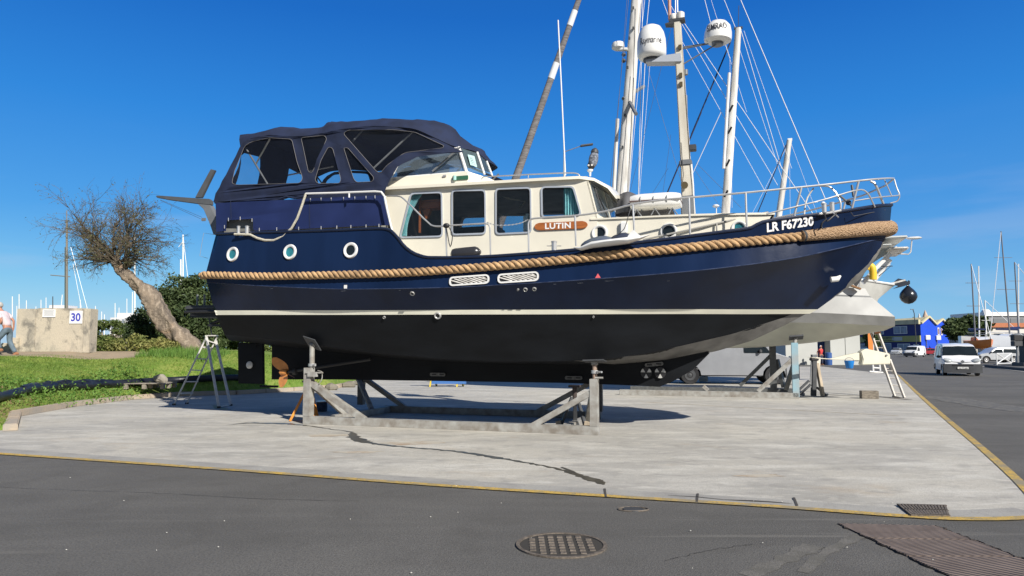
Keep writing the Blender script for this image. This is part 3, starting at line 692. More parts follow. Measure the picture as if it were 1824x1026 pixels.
def fnside(x, y, sg=1, o=0.0):
    wr = .012*math.sin(x*7.3+y*5)+.008*math.sin(x*17+y*11+1)
    z0 = BP(500, 345, 1.7).z; low = max(0, (z0+.15-y))
    wr += .03*math.sin(x*19+2*math.sin(x*5))*min(1, low*4)*(x < BP(545, 345, 1.7).x)
    xs_ = BP(705, 300, 1.4).x; l = 1.64+wr-(.25*max(0, (x-xs_)/1.2))+.03*math.sin(min(1, max(0, (y-z0)/1.1))*math.pi)
    return Vector((x, -sg*(l-o), y))
so = [loc2(x, y, 1.64) for x, y in SIDE]; hh = [[loc2(x, y, 1.64) for x, y in rounded(h, 5, 3)] for h in HO]
for sg in (1, -1):
    sd = sheet('side_curtain', so, hh, lambda x, y: fnside(x, y, sg), .008, CANVASU, boat, (0, -sg, 0), sub=2)
    for h, H in zip(hh, HO):
        h3 = [loc2(x, y, 1.64) for x, y in rounded(shrink(H, -1.0), 5, 3)]
        pn = sheet('clear_window', h3, [], lambda x, y: fnside(x, y, sg, .012), 0, VINYL, sd, (0, 0, 0))
        if sg == 1:
            mb = MB(); mb.tube([fnside(x, y, 1, -.012) for x, y in h], .006, 4, closed=True); mb.build('window_piping', pm('pale_piping', (.15, .145, .15), .8), sd)
# frame hoops inside
for pa_, pb_ in (((437, 262, 1.4), (478, 330, 1.5)), ((481, 247, 1.3), (456, 292, 0.6)), ((650, 228, 1.4), (628, 252, 1.45)), ((738, 232, 1.4), (665, 300, 1.5)), ((590, 240, 1.45), (545, 340, 1.5)), ((820, 262, 1.2), (770, 305, 1.25))):
    for S_ in (lambda p: p, mir): mb = MB(); mb.tube([S_(BP(*pa_)), S_(BP(*pb_))], .02, 8); mb.build('hoop', GREYP if pa_[0] != 481 else WHITE, boat)
# rolled hem along the bottom of the aft curtain
pts = [(383, 361), (400, 363), (430, 365), (465, 363), (490, 358), (510, 350), (525, 353), (540, 350), (549, 342)]
mb = MB(); mb.tube([BP(x, y, 1.7) for x, y in pts], .022, 8); mb.build('hem_roll', CANVASU, boat)
# blue side cloth
CL = [(384, 362), (545, 354), (682, 348), (693, 401), (456, 411), (452, 409), (452, 390), (404, 392), (402, 411), (385, 413)]
def fncl(x, y): return Vector((x, -1.82-.012*math.sin(x*3.1+y*2), y))
for sg in (1, -1):
    o = sheet('side_cloth', [loc2(x, y, 1.82) for x, y in CL], [], lambda x, y: Vector((x, sg*fncl(x, y).y, y)), .006, CANVASB, boat, (0, -sg, 0), sub=2)
for i, (x, y) in enumerate([(553, 356), (572, 355), (590, 355), (612, 354), (632, 353), (652, 352), (668, 351), (462, 409), (493, 408), (532, 407), (572, 406), (600, 405), (625, 404), (652, 403), (675, 402), (407, 391), (428, 389), (449, 392), (400, 404)]):
    mb = MB(); mb.tube([BP(x, y-3, 1.845), BP(x, y+3, 1.845)], .009, 6); mb.build('toggle', STEEL, boat)
for x in (551, 411): mb = MB(); mb.tube([BP(x, 357, 1.83), BP(x+1, 390 if x < 500 else 405, 1.83)], .006, 4); mb.build('seam', CANVASU, boat)
# aft end of the raised deck under the cloth (bollard recess)
mb = MB(); x0 = LA.s0+.05; x1_ = BP(676, 408, 1.7).x; zt = BP(500, 360, 1.7).z; zb = BP(500, 418, 1.7).z
mb.box(((x0+x1_)/2, 0, (zt+zb)/2-.05), (x1_-x0, 3.36, zt-zb-.12)); mb.build('aft_coaming', pm('coaming_grey', (.22, .22, .20), .6, var=.3), boat)
def bollard(px, py, l, h, r_, parent=boat):
    p = BP(px, py, l); mb = MB(); mb.lathe([(r_, 0), (r_, h*.9), (r_*1.15, h*.92), (r_*1.15, h), (r_*.6, h+.01)], p, (0, 0, 1), 16); return mb.build('bollard', STEEL, parent)
bollard(425, 416, 1.95, .16, .035); bollard(440, 416, 1.95, .16, .04)
mb = MB(); mb.tube([BP(x, y, 1.97) for x, y in ((418, 417), (446, 418), (458, 424), (472, 428), (488, 428), (505, 421), (520, 406), (530, 388), (538, 366), (545, 345))], .026, 8); mb.build('mooring_line', pm('pale_rope', (.55, .52, .42), .9, var=.3, vs=30, bump=.4, bs=80), boat)
mb = MB(); mb.tube([BP(x, y, 1.97) for x, y in ((545, 345), (600, 343.5), (668, 341), (679, 342), (685, 350), (690, 375), (697, 405), (699, 410))], .022, 8); mb.build('grab_rail', WHITE, boat)
mb = MB(); mb.tube([BP(622, 343, 1.97), BP(622, 352, 1.97)], .018, 8); mb.build('rail_post', WHITE, boat)
# ---------------------------------------------------------------- forward trunk cabin
LT = 1.41
TR = [(1060, 389), (1230, 381), (1366, 375), (1378, 377), (1372, 384), (1362, 425), (1345, 450), (1062, 480)]
def tl_(x): q = max(0, (x-BP(1180, 400, LT).x)/2.6); return LT-.42*q*q
o2 = [loc2(x, y, LT) for x, y in TR]
for sg in (1, -1): sheet('trunk_side', o2, [], lambda x, y: Vector((x, -sg*tl_(x), y)), .02, CREAM, boat, (0, sg, 0), sub=3)
mb = MB(); tt = []
for i in range(25):
    x, y = [(a+(b-a)*i/24) for a, b in ((1052, 1381), (389.5, 375.5))]; p = BP(x, y, LT); l = tl_(p.x)+.03
    tt.append([Vector((p.x, q*l, p.z+.06*(1-q*q))) for q in (-1, -.6, 0, .6, 1)])
mb.grid(tt); mb.grid([[p-Vector((0, 0, .03)) for p in r_] for r_ in tt]); mb.grid([[r_[0] for r_ in tt], [r_[0]-Vector((0, 0, .03)) for r_ in tt]])
e = tt[-1]; mb.grid([e, [p-Vector((.25, 0, .5)) for p in e]])
mb.build('trunk_top', CREAM, boat)
for px, py, r_, mt in ((1068, 415, .155, GLASSB), (1191, 412, .155, GLASSB), (1316, 405, .14, PGL)):
    p = BP(px, py, LT); p.y = -tl_(p.x)
    o = ring('porthole', p, (0, -1, 0), r_, r_*.68, .04, WHITE, boat); disc('glass', p, (0, -1, 0), r_*.7, mt, o, .006)
p = BP(1111, 406, LT+.03); mb = MB(); mb.box(p, (.15, .09, .25)); mb.build('vent_box', WHITE, boat, bevel=.03)
# name board
p0 = BP(951, 404, LW+.03); p1 = BP(1047, 400, LW+.03); sl_ = (p1.z-p0.z)/(p1.x-p0.x); W = p1.x-p0.x
ol = [(0, 0), (.03, .05), (.1, .075), (W-.1, .075), (W-.03, .05), (W, 0), (W-.03, -.05), (W-.1, -.075), (.1, -.075), (.03, -.05)]
mb = MB(); mb.prism([p0+Vector((x, .0, y+sl_*x)) for x, y in rounded(ol, .03)], (0, .025, 0)); nb = mb.build('name_board', SHORE, boat, bevel=.004)
text_obj('lettering', 'LUTIN', .51, .115, lambda x, y: p0+Vector((.225+x, -.004, y-.057+sl_*(x+.225))), pm('letter_white', (.8, .8, .8), .5), nb, bold=.032, spacing=1.08)
# ---------------------------------------------------------------- rails
def rail(name, pts, r_=.016, mat=STEEL, parent=boat, dens=3):
    P = [BP(*p) for p in pts]
    if len(P) > 2 and dens: P = densify(P, dens)
    mb = MB(); mb.tube(P, r_, 8); return mb.build(name, mat, parent)
rail('hand_rail', [(690, 349, 1.55), (712, 350, 1.75), (719, 354, 1.9), (768, 401, 2.0), (776, 403, 2.02), (793, 403, 2.05)])
rail('stanchion', [(794, 402, 2.08), (796, 459, 2.08)], .017); rail('hand_rail', [(794, 402, 2.08), (864, 398, 2.08), (872, 403, 2.08), (873, 412, 2.08), (874, 457, 2.08)], dens=2)
rail('mooring_line', [(795, 405, 2.1), (802, 440, 2.12), (806, 420, 2.1), (800, 405, 2.1)], .01, BLACK)
p = BP(795, 402, 2.1); mb = MB(); mb.blob(p, (.07, .05, .05)); mb.build('lashing', BLACK, boat)
ch = [(867, 396), (884, 401), (905, 401), (925, 398), (941, 391)]
P = densify([BP(x, y, 2.08) for x, y in ch], 6); mb = MB()
for i in range(len(P)-1):
    m_ = (P[i]+P[i+1])/2; d = P[i+1]-P[i]; mb.bar(P[i], P[i+1], .022 if i % 2 else .006, .006 if i % 2 else .022)
mb.build('chain', STEEL, boat)
def ls(x): return LA.lf((BP(x, 400, 1.9).x-LA.s0)/(LA.s1-LA.s0))+.0
TOP = [(942, 450), (941.5, 420), (941, 400), (944, 392), (952, 389), (1025, 384), (1080, 376), (1127, 364), (1180, 356), (1250, 350), (1330, 343), (1410, 335), (1470, 329), (1530, 322), (1560, 319)]
def lr(x): return max(.25, {942: 2.08}.get(x, 0) or ls(x)-.03)
rail('bow_rail', [(x, y, lr(x)) for x, y in TOP[:5]]+[(x, y, lr(x)) for x, y in TOP[5:]]+[(1588, 317.5, .3), (1592, 318, 0)], .018)
Pm = [mir(BP(x, y, lr(x))) for x, y in TOP[7:]]+[mir(BP(1588, 317.5, .3)), BP(1592, 318, 0)]
mb = MB(); mb.tube(Pm, .018, 8); mb.build('bow_rail', STEEL, boat)
rail('bow_rail', [(1365, 381, 1.5), (1410, 370, lr(1410)), (1470, 355, lr(1470)), (1520, 340, lr(1520)), (1535, 338, .8), (1545, 344, .75), (1558, 369, .6)], .014)
rail('bow_rail', [(1520, 358, .9), (1560, 352, .6), (1602, 348, .1)], .012)
rail('bow_rail', [(1592, 318, 0), (1597, 335, .0), (1602, 348, 0), (1598, 358, 0), (1585, 362, .05)], .012)
rail('bow_rail', [(1575, 320, .35), (1588, 349, .3)], .01)
for a_, b_, r_ in (((1024, 384), (1026, 438), .018), ((1127, 364), (1130, 420), .018), ((1227, 352), (1229, 417), .018), ((1328, 343), (1330, 408), .018), ((1427, 334), (1414, 386), .02), ((1529, 323), (1517, 372), .02)):
    l = lr(a_[0]); rail('stanchion', [(a_[0], a_[1], l), (b_[0], b_[1], l)], r_)
    l2 = [mir(BP(a_[0], a_[1], l)), mir(BP(b_[0], b_[1], l))]; mb = MB(); mb.tube(l2, r_, 8); mb.build('stanchion', STEEL, boat)
rail('stanchion', [(1460, 331, 1.0), (1475, 332, 1.0), (1488, 343, 1.0), (1497, 362, 1.0), (1497, 373, 1.0), (1490, 377, 1.0)], .016)
rail('stanchion', [(1550, 323, .5), (1557, 326, .5), (1573, 363, .35)], .022)
rail('stanchion', [(1449, 335, 1.2), (1438, 352, 1.2), (1434, 366, 1.2), (1432, 384, 1.2)], .014, WHITEW)
rail('stay_pole', [(1495, 348, .3), (1517, 367, .4)], .02, GREYP); mb = MB(); mb.blob(BP(1511, 361, .4), (.05, .05, .05)); mb.build('shackle', DGREY, boat)
rail('anchor_stay', [(1517, 330, .2), (1520, 350, .25)], .022, DGREY)
bollard(1468, 379, 1.3, .16, .04); bollard(1482, 377, 1.15, .16, .04)
rail('fairlead', [(1458, 381, 1.35), (1478, 379, 1.2), (1497, 375, 1.05)], .022)
rail('fairlead', [(1483, 379, 1.3), (1493, 387, 1.38)], .014)
p = BP(1466, 363, 1.2); mb = MB(); mb.blob(p, (.04, .04, .04)); mb.tube([p, BP(1468, 371, 1.25)], .012); mb.build('light_ball', WHITE, boat)
rail('mooring_line', [(1468, 381, 1.36), (1473, 394, 1.44), (1483, 386, 1.4), (1489, 381, 1.35)], .014, BLACK, dens=3)
rail('mooring_line', [(1471, 391, 1.44), (1464, 398, 1.46), (1463, 404, 1.46), (1466, 408, 1.46)], .012, BLACK)
rail('moulding', [(1515, 378, 1.02), (1520, 385, 1.0), (1576, 374, .25)], .007, DGREY, dens=0)
rail('cabin_rail', [(1145, 427, 1.47), (1250, 404, 1.42), (1368, 378, 1.12)], .018, pm('grey_rail', (.35, .34, .31), .6))
rail('cabin_rail_post', [(1276, 398, 1.4), (1277, 412, 1.4)], .016, pm('grey_rail', (.35, .34, .31), .6))
bollard(987, 449, 1.95, .2, .05); rail('cleat_bar', [(974, 438, 1.95), (1000, 438, 1.95)], .008)
rail('roof_rail', [(857, 320, 1.35), (862, 315, 1.35), (900, 313, 1.38), (960, 310, 1.38), (1020, 308, 1.38), (1031, 311, 1.38), (1033, 316, 1.38)], .013)
rail('roof_rail_post', [(941, 310, 1.38), (941, 317, 1.38)], .01)
# lamp pole-like VHF aerial
rail('whip_aerial', [(1007, 312, .9), (1000, 160, .9), (994, 36, .9)], .014, WHITE, dens=0)
# fender lying on the side deck
a = BP(808, 453, 2.0); b = BP(852, 449, 2.0); d = (b-a).normalized(); mb = MB()
mb.lathe([(.03, -.06), (.10, -.01), (.115, .05), (.115, (b-a).length-.06), (.09, (b-a).length), (.03, (b-a).length+.05)], a, d, 20); mb.build('side_fender', pm('fender_black', (.03, .03, .034), .25, coat=.4), boat)
# ---------------------------------------------------------------- liferaft canister on its rack
p0 = BP(1125, 362, .55); p1 = BP(1213, 358, .55)
c = (p0+p1)/2; Wd = (p1-p0).length; mb = MB()
def se(v): return v
rows = []
for i in range(13):
    t = -1+2*i/12; k = .80+.20*(1-abs(t)**5); row = []
    for j in range(24):
        a = 2*math.pi*j/24; ca, sa = math.cos(a), math.sin(a); ex = .55
        row.append(c+Vector((t*Wd/2, math.copysign(abs(ca)**ex, ca)*.27*k, math.copysign(abs(sa)**ex, sa)*.155*k)))
    rows.append(row)
mb.grid(rows, close=True); mb.add(rows[0], [tuple(range(24))]); mb.add(rows[-1], [tuple(range(24))])
raft = mb.build('liferaft_canister', WHITE, boat, ang=40)
mb = MB(); mb.box(c-Vector((0, 0, .01)), (Wd+.02, .57, .025)); mb.build('seam_band', pm('brown_band', (.16, .11, .11), .7), raft, bevel=.01)
for k in (-.26, -.02, .22):
    mb = MB(); mb.tube([c+Vector((k*1.05, math.cos(a)*.285, math.sin(a)*.165)) for a in [q*math.pi/8+.2 for q in range(16)]], .012, 5, closed=True); mb.build('strap', GREYP, raft)
for k in (-.35, .0, .33):
    mb = MB(); mb.tube([c+Vector((k-.07, -.25, -.3)), c+Vector((k, -.22, -.17)), c+Vector((k+.1, -.25, -.32))], .014, 6); mb.build('rack_leg', GREYP, raft)
# grey cover lump beside the mast foot of the wheelhouse
mb = MB(); cc = BP(1118, 366, .1); rows = []
prof = [(0, .25, .34), (.14, .22, .30), (.30, .19, .22), (.42, .15, .16), (.47, .07, .08)]
for i, (h, rx, ry) in enumerate(prof):
    rows.append([cc+Vector((math.cos(a)*rx*(1+.16*math.sin(7*a+3*h)), math.sin(a)*ry*(1+.1*math.sin(4*a+1)), h-.2)) for a in [q*math.pi/12 for q in range(24)]])
mb.grid(rows, close=True); mb.add(rows[-1], [tuple(range(24))]); mb.build('windlass_cover', pm('grey_cover', (.12, .12, .13), .85, var=.4, bump=.6, bs=7), boat, ang=60)
mb = MB(); a = BP(1135, 380, .3); b = BP(1200, 378, .3); mb.bar(a, b, .5, .12); mb.build('rolled_cover', pm('grey_cover', (.16, .16, .17), .8), boat, bevel=.04)
# ---------------------------------------------------------------- mast
MASTC = pm('mast_cream', (.70, .67, .58), .4, var=.12, vs=4, c2=(.5, .45, .36), streak=(1, 1, .2))
m0 = BP(1227, 383, 0); m1 = BP(1206, 38, 0)
mb = MB(); mid = m0.lerp(m1, .25); mb.bar(m0, mid, .26, .22, w2=.2, h2=.2, up=Vector((0, 1, 0))); mb.bar(mid, m1, .2, .2, w2=.15, h2=.16, up=Vector((0, 1, 0)))
mast = mb.build('mast', MASTC, boat, bevel=.02)
pq = m0.lerp(m1, .0); mb = MB(); 
for y_ in (-.15, .15): mb.bar(m0+Vector((0, y_, -.1)), m0.lerp(m1, .09)+Vector((0, y_, 0)), .24, .02, up=Vector((0, 1, 0)))
mb.bar(m0+Vector((-.13, 0, -.1)), m0.lerp(m1, .085)+Vector((-.13, 0, 0)), .02, .3, up=Vector((0, 1, 0))); mb.build('tabernacle', GREYP, mast)
cb = m0.lerp(m1, .26); mb = MB(); mb.bar(cb-Vector((0, 0, .06)), cb+Vector((0, 0, .06)), .25, .25, up=Vector((0, 1, 0))); mb.build('mast_band', GREYP, mast, bevel=.02)
mb = MB(); mb.tube([BP(1231, 293, .1), BP(1234, 330, .1), BP(1236, 382, .1)], .022, 8); mb.build('mast_side_tube', WHITEW, mast)
mb = MB(); p = BP(1220, 332, .15); mb.lathe([(.05, 0), (.05, .1), (.07, .1), (.07, .13)], p, (0, -1, 0), 14); mb.build('mast_winch', pm('brass_dull', (.14, .11, .06), .5, metal=.6), mast)
mb = MB(); mb.tube([BP(1213, 254, .13), BP(1215, 285, .14), BP(1217, 312, .15), BP(1215, 330, .16)], .008, 5); mb.build('halyard', BLACK, mast)
# radome on bracket (port bow side), radar on tubular bracket
a = BP(1215, 103, .1); b = BP(1148, 108, .1)
mb = MB(); mb.prism([BP(1212, 94, .12), BP(1214, 109, .12), BP(1150, 110, .12), BP(1150, 106, .12), BP(1185, 98, .12)], (0, .25, 0)); mb.build('dome_bracket', pm('pale_grey', (.42, .45, .5), .4), mast)
dc = BP(1161, 106, 0); dh = BP(1161, 45, 0).z-dc.z; rdm = (BP(1184, 80, 0).x-BP(1136, 80, 0).x)/2*1.08
prof = [(rdm*.55, 0), (rdm*.9, .03), (rdm*.99, .09), (rdm*1.0, dh*.3), (rdm*.97, dh*.55), (rdm*.86, dh*.76), (rdm*.66, dh*.91), (rdm*.35, dh*.985), (.01, dh)]
mb = MB(); mb.lathe(prof, dc, (0, 0, 1), 36); dome = mb.build('satellite_dome', WHITE, mast, ang=50)
mb = MB(); mb.lathe([(rdm*.6, -.03), (rdm*.6, .005)], dc, (0, 0, 1), 24); mb.build('dome_base', DGREY, dome)
def cyl_text(txt, c, rad, w, h, a0, z0, mat, parent, bold=.01, tilt=0):
    def fn(x, y):
        a = a0+(x-w/2)/rad; z = z0+y+tilt*x; return c+Vector((math.sin(a)*(rad+.006), -math.cos(a)*(rad+.006), z))
    return text_obj('lettering', txt, w, h, fn, mat, parent, bold=bold, sub=1)
INK = pm('ink_dark', (.03, .03, .04), .6)
cyl_text('Raymarine', dc, rdm*1.0, rdm*1.55, .19, .06, dh*.26, INK, dome, .0)
rc_ = BP(1278, 76, 0); mb = MB(); rr_ = (BP(1304, 60, 0).x-BP(1254, 60, 0).x)/2; hh_ = BP(1278, 38, 0).z-rc_.z
TI = Matrix.Rotation(R(-6), 3, 'Y')
mb.lathe([(rr_*.75, 0), (rr_*.98, .04), (rr_, .1), (rr_*.98, hh_*.45), (rr_*.86, hh_*.75), (rr_*.6, hh_*.93), (.01, hh_)], rc_, (.08, 0, 1), 36); radar = mb.build('radar_scanner', WHITE, mast, ang=50)
cyl_text('SIMRAD', rc_, rr_*.99, rr_*1.5, .125, .0, hh_*.36, INK, radar, .012, .05)
mb = MB(); mb.lathe([(rr_*.4, -.06), (rr_*.45, .01)], rc_, (0, 0, 1), 20); mb.build('radar_base', GREYP, radar)
for pa_, pb_ in (((1216, 87, .05), (1262, 78, .1)), ((1216, 84, -.2), (1262, 77, -.15)), ((1212, 117, .05), (1276, 79, .05))):
    mb = MB(); mb.tube([BP(*pa_), BP(*pb_)], .014, 6); mb.build('radar_bracket', GREYP, radar)
# masthead
mb = MB(); p = m1; mb.box(p+Vector((0, 0, .0)), (.32, .2, .05)); mb.prism([BP(1184, 42, .1), BP(1200, 36, .1), BP(1200, 42, .1)], (0, .2, 0)); hd = mb.build('masthead', DGREY, mast)
for px, r_, h_, mt in ((1199, .07, .12, WHITEW), (1212, .085, .16, WHITEW)):
    mb = MB(); p = BP(px, 37, 0); mb.lathe([(r_*.7, 0), (r_, .03), (r_, h_), (r_*.7, h_+.02)], p, (0, 0, 1), 16); mb.build('masthead_lamp', mt, hd)
mb = MB(); mb.tube([BP(1193, 36, 0), BP(1191.5, -30, 0)], .035, 8); mb.build('copper_aerial', pm('copper_aerial', (.5, .24, .16), .5, var=.3, vs=20), hd)
for x0_, x1x in ((1203, 1203), (1207, 1206)): mb = MB(); mb.tube([BP(x0_, 26, 0), BP(x1x, -30, 0)], .012, 6); mb.build('thin_aerial', WHITE, hd)
# fittings on the mast
mb = MB(); p = BP(1221, 129, 0); mb.lathe([(.05, 0), (.05, .1)], p-Vector((0, 0, .05)), (0, 0, 1), 14); mb.build('deck_lamp', GREYP, mast)
mb = MB(); mb.tube([BP(1222, 170, 0), BP(1223, 222, 0)], .025, 8); mb.build('antenna_tube', GREYP, mast)
mb = MB(); mb.box(BP(1232, 264, .0), (.18, .16, .12)); mb.bar(BP(1221, 264, 0), BP(1226, 264, 0), .03, .03); mb.build('floodlight', DGREY, mast, bevel=.01)
for y in (84, 134, 150): mb = MB(); mb.box(BP(1211+(y-84)*.03, y, .1), (.06, .05, .09)); mb.build('cleat', pm('brass_dull', (.14, .11, .06), .5), mast)
# ---------------------------------------------------------------- stern davit
DAV = pm('davit_grey', (.10, .105, .11), .4, var=.2)
mb = MB(); l = .9
mb.prism([BP(x, y, l) for x, y in ((277, 348.5), (281, 348), (345, 352.5), (372, 354), (376, 358), (376, 365), (352, 363), (300, 356), (279, 352))], (0, .09, 0)); dv = mb.build('davit_arm', DAV, boat, bevel=.01)
mb = MB(); mb.prism([BP(x, y, l-.12) for x, y in ((375, 301), (383, 303), (359, 352), (347, 352))], (0, .07, 0)); mb.build('davit_arm', DAV, boat, bevel=.01)
mb = MB(); mb.prism([BP(x, y, l+.02) for x, y in ((352, 363), (374, 365), (386, 390), (396, 412), (380, 418), (372, 395), (362, 372))], (0, .14, 0)); mb.build('davit_post', GREYP, boat, bevel=.01)
for a_, b_ in (((286, 356, .95), (360, 387, .95)), ((286, 357, .9), (358, 390, .9))): rail('davit_line', [a_, b_], .004, DGREY, dens=0)
mb = MB(); mb.box(BP(363, 391, .95), (.1, .04, .07)); mb.build('davit_block', GREYP, boat)
rail('ensign_bracket', [(383, 418, 1.0), (363, 415, 1.0), (356, 456, 1.0), (370, 460, 1.0)], .005, STEEL, dens=0)
# ---------------------------------------------------------------- things aboard that stand on their own
def onboat(name, label, cat, px, py, l):
    p = BP(px, py, l); o = empty(name, BC+Matrix.Rotation(BROT, 3, 'Z')@p, BROT); tag(o, label, cat); return o, p
def rel(mb, p): mb.v = [tuple(Vector(v)-p) for v in mb.v]; return mb
owl, p = onboat('owl_decoy', 'grey speckled owl decoy on a short white post above the wheelhouse roof', 'owl decoy', 1051, 314, .2)
OWL = pm('owl_feathers', (.22, .24, .28), .8, var=.9, vs=28, c2=(.03, .035, .045))
mb = MB(); mb.blob(BP(1057, 284, .2), (.1, .1, .19), 16, 10, rot('Y', 12)); rel(mb, p).build('owl_body', OWL, owl)
mb = MB(); mb.lathe([(.085, 0), (.07, .06), (.02, .1)], BP(1059, 272, .2), (.2, 0, 1), 14); rel(mb, p).build('owl_crown', DGREY, owl)
mb = MB(); mb.lathe([(.05, -.06), (.085, 0), (.07, .07)], BP(1053, 296, .2), (.1, 0, 1), 14); nk = rel(mb, p).build('owl_foot', BLACK, owl)
for k in (-.035, .035): mb = MB(); mb.lathe([(.02, 0), (.02, .01)], BP(1053, 296, .2)+Vector((k, -.085, 0)), (0, -1, 0), 10); rel(mb, p).build('spot', WHITEW, nk)
mb = MB(); mb.lathe([(.02, 0), (.025, .08), (.06, .11), (.065, .14)], p, (0, 0, 1), 14); rel(mb, p).build('post', WHITE, owl)
# small upturned board and cover tied to the rail
bd, p = onboat('paddle_board', 'small white board with a fin, tied on its side outside the rail below the portholes', 'board', 1085, 436, 2.15)
rows = []
stn = [(1022, 441, .02), (1035, 443, .10), (1055, 439, .16), (1080, 436, .2), (1105, 433, .2), (1120, 431, .16), (1140, 424, .08), (1158, 418, .01)]
for x, y, w in stn:
    c = BP(x, y, 2.2); rows.append([c+Vector((0, math.cos(a)*w, math.sin(a)*min(.055, w*.35)+.03*(w > .15))) for a in [q*math.pi/8 for q in range(16)]])
mb = MB(); mb.grid(rows, close=True); rel(mb, p).build('hull_shell', WHITE, bd, ang=60)
mb = MB(); mb.prism([BP(x, y, 2.2) for x, y in ((1112, 430), (1122, 414), (1128, 409), (1134, 415), (1146, 424))], (0, .03, 0)); rel(mb, p).build('fin', WHITE, bd, bevel=.01)
bg_, p = onboat('fender_bag', 'blue and grey canvas bag lying on the white board by the porthole', 'bag', 1070, 432, 2.05)
mb = MB(); mb.blob(BP(1062, 433, 2.0), (.3, .14, .11), 16, 8, rot('Y', -12)); rel(mb, p).build('bag_body', pm('bag_blue', (.03, .045, .09), .8, var=.8, vs=8, c2=(.10, .12, .13), bump=.3, bs=10), bg_, ang=80)
mb = MB(); mb.blob(BP(1105, 425, 1.95), (.22, .12, .09), 12, 6, rot('Y', -10)); rel(mb, p).build('bag_end', pm('bag_navy', (.02, .03, .06), .8), bg_, ang=80)
mb = MB(); mb.tube([q-p for q in densify([BP(*k) for k in ((1092, 424, 2.05), (1112, 407, 2.05), (1119, 385, 2.05), (1123, 372, 2.0))], 4)], .008, 5); mb.build('cord', DGREY, bg_)
# ================================================================ ground
def noise_mix(name, layers, rough=.9, bump=.3, bs=80, bd=.01):
    """layers: (scale, stretch, lo, hi, colour) mixed one over the other by noise thresholds"""
    m = bpy.data.materials.new(name); m.use_nodes = True; nt = m.node_tree; b = nt.nodes['Principled BSDF']; L = nt.links
    b.inputs['Roughness'].default_value = rough; b.inputs['Specular IOR Level'].default_value = .3
    tc = nt.nodes.new('ShaderNodeTexCoord'); prev = None
    for i, (sc, st, lo, hi, c, f) in enumerate(layers):
        if prev is None:
            rgb = nt.nodes.new('ShaderNodeRGB'); rgb.outputs[0].default_value = (*c, 1); prev = rgb.outputs[0]; continue
        mp = nt.nodes.new('ShaderNodeMapping'); mp.inputs['Scale'].default_value = st; mp.inputs['Location'].default_value = (i*3.7, i*1.3, 0); mp.inputs['Rotation'].default_value = (0, 0, R(-3)); L.new(tc.outputs['Object'], mp.inputs[0])
        nz = nt.nodes.new('ShaderNodeTexNoise'); nz.inputs['Scale'].default_value = sc; nz.inputs['Detail'].default_value = 7; nz.inputs['Roughness'].default_value = .62; nz.inputs['Distortion'].default_value = .3; L.new(mp.outputs[0], nz.inputs[0])
        mr = nt.nodes.new('ShaderNodeMapRange'); mr.inputs[1].default_value = lo; mr.inputs[2].default_value = hi; mr.inputs[4].default_value = f; L.new(nz.outputs[0], mr.inputs[0])
        mx = nt.nodes.new('ShaderNodeMix'); mx.data_type = 'RGBA'; L.new(mr.outputs[0], mx.inputs[0]); L.new(prev, mx.inputs[6]); mx.inputs[7].default_value = (*c, 1); prev = mx.outputs[2]
    L.new(prev, b.inputs['Base Color'])
    nz = nt.nodes.new('ShaderNodeTexNoise'); nz.inputs['Scale'].default_value = bs; nz.inputs['Detail'].default_value = 4; L.new(tc.outputs['Object'], nz.inputs[0])
    bp = nt.nodes.new('ShaderNodeBump'); bp.inputs['Strength'].default_value = bump; bp.inputs['Distance'].default_value = bd; L.new(nz.outputs[0], bp.inputs['Height']); L.new(bp.outputs[0], b.inputs['Normal'])
    return m
ASPH = noise_mix('asphalt', [(0, 0, 0, 0, (.128, .123, .113), 0), (.5, (1, 1, 1), .42, .62, (.160, .153, .139), .8), (.3, (.35, 2, 1), .5, .66, (.098, .094, .085), .8), (1.3, (1, 1, 1), .52, .66, (.10, .095, .085), .6), (55, (1, 1, 1), .44, .6, (.075, .073, .07), .7), (80, (1, 1, 1), .57, .68, (.24, .23, .215), .6), (.9, (.15, 3, 1), .60, .68, (.20, .19, .17), .5), (3, (1, 1, 1), .68, .74, (.14, .13, .12), .5)], .9, .7, 90, .012)
CONC = noise_mix('concrete', [(0, 0, 0, 0, (.49, .465, .405), 0), (.22, (1, 1.1, 1), .44, .55, (.40, .385, .35), .9), (.55, (.7, 1.3, 1), .5, .66, (.31, .30, .27), .6), (.9, (.5, 1.5, 1), .5, .64, (.60, .58, .52), .75), (.6, (1, 1.5, 1), .60, .72, (.42, .32, .21), .4), (2.6, (.8, 1.1, 1), .53, .66, (.27, .26, .24), .55), (6, (.7, 1.2, 1), .55, .66, (.60, .56, .48), .45), (45, (1, 1, 1), .48, .64, (.33, .31, .27), .6), (3.0, (.6, 1.6, 1), .56, .66, (.62, .60, .54), .5), (14, (.5, 1.5, 1), .58, .70, (.24, .22, .19), .5), (9, (.6, 1, 1), .70, .76, (.2, .19, .17), .7)], .88, .5, 60, .01)
GUT = noise_mix('gutter_concrete', [(0, 0, 0, 0, (.36, .35, .32), 0), (1.5, (1, 1, 1), .45, .65, (.26, .25, .235), .8), (40, (1, 1, 1), .5, .7, (.2, .19, .18), .5)], .9, .4)
YEL = noise_mix('road_yellow', [(0, 0, 0, 0, (.56, .37, .08), 0), (7, (1, 1, 1), .44, .58, (.36, .27, .11), .85), (40, (1, 1, 1), .50, .60, (.2, .18, .13), .85), (1.6, (1, 1, 1), .50, .62, (.26, .23, .17), .9)], .85, .3)
PATH = noise_mix('path_earth', [(0, 0, 0, 0, (.33, .26, .18), 0), (1.5, (1, 1, 1), .45, .65, (.24, .2, .14), .8), (30, (1, 1, 1), .5, .7, (.4, .34, .25), .5)], .95, .4)
def addwear(m, cols):
    return m
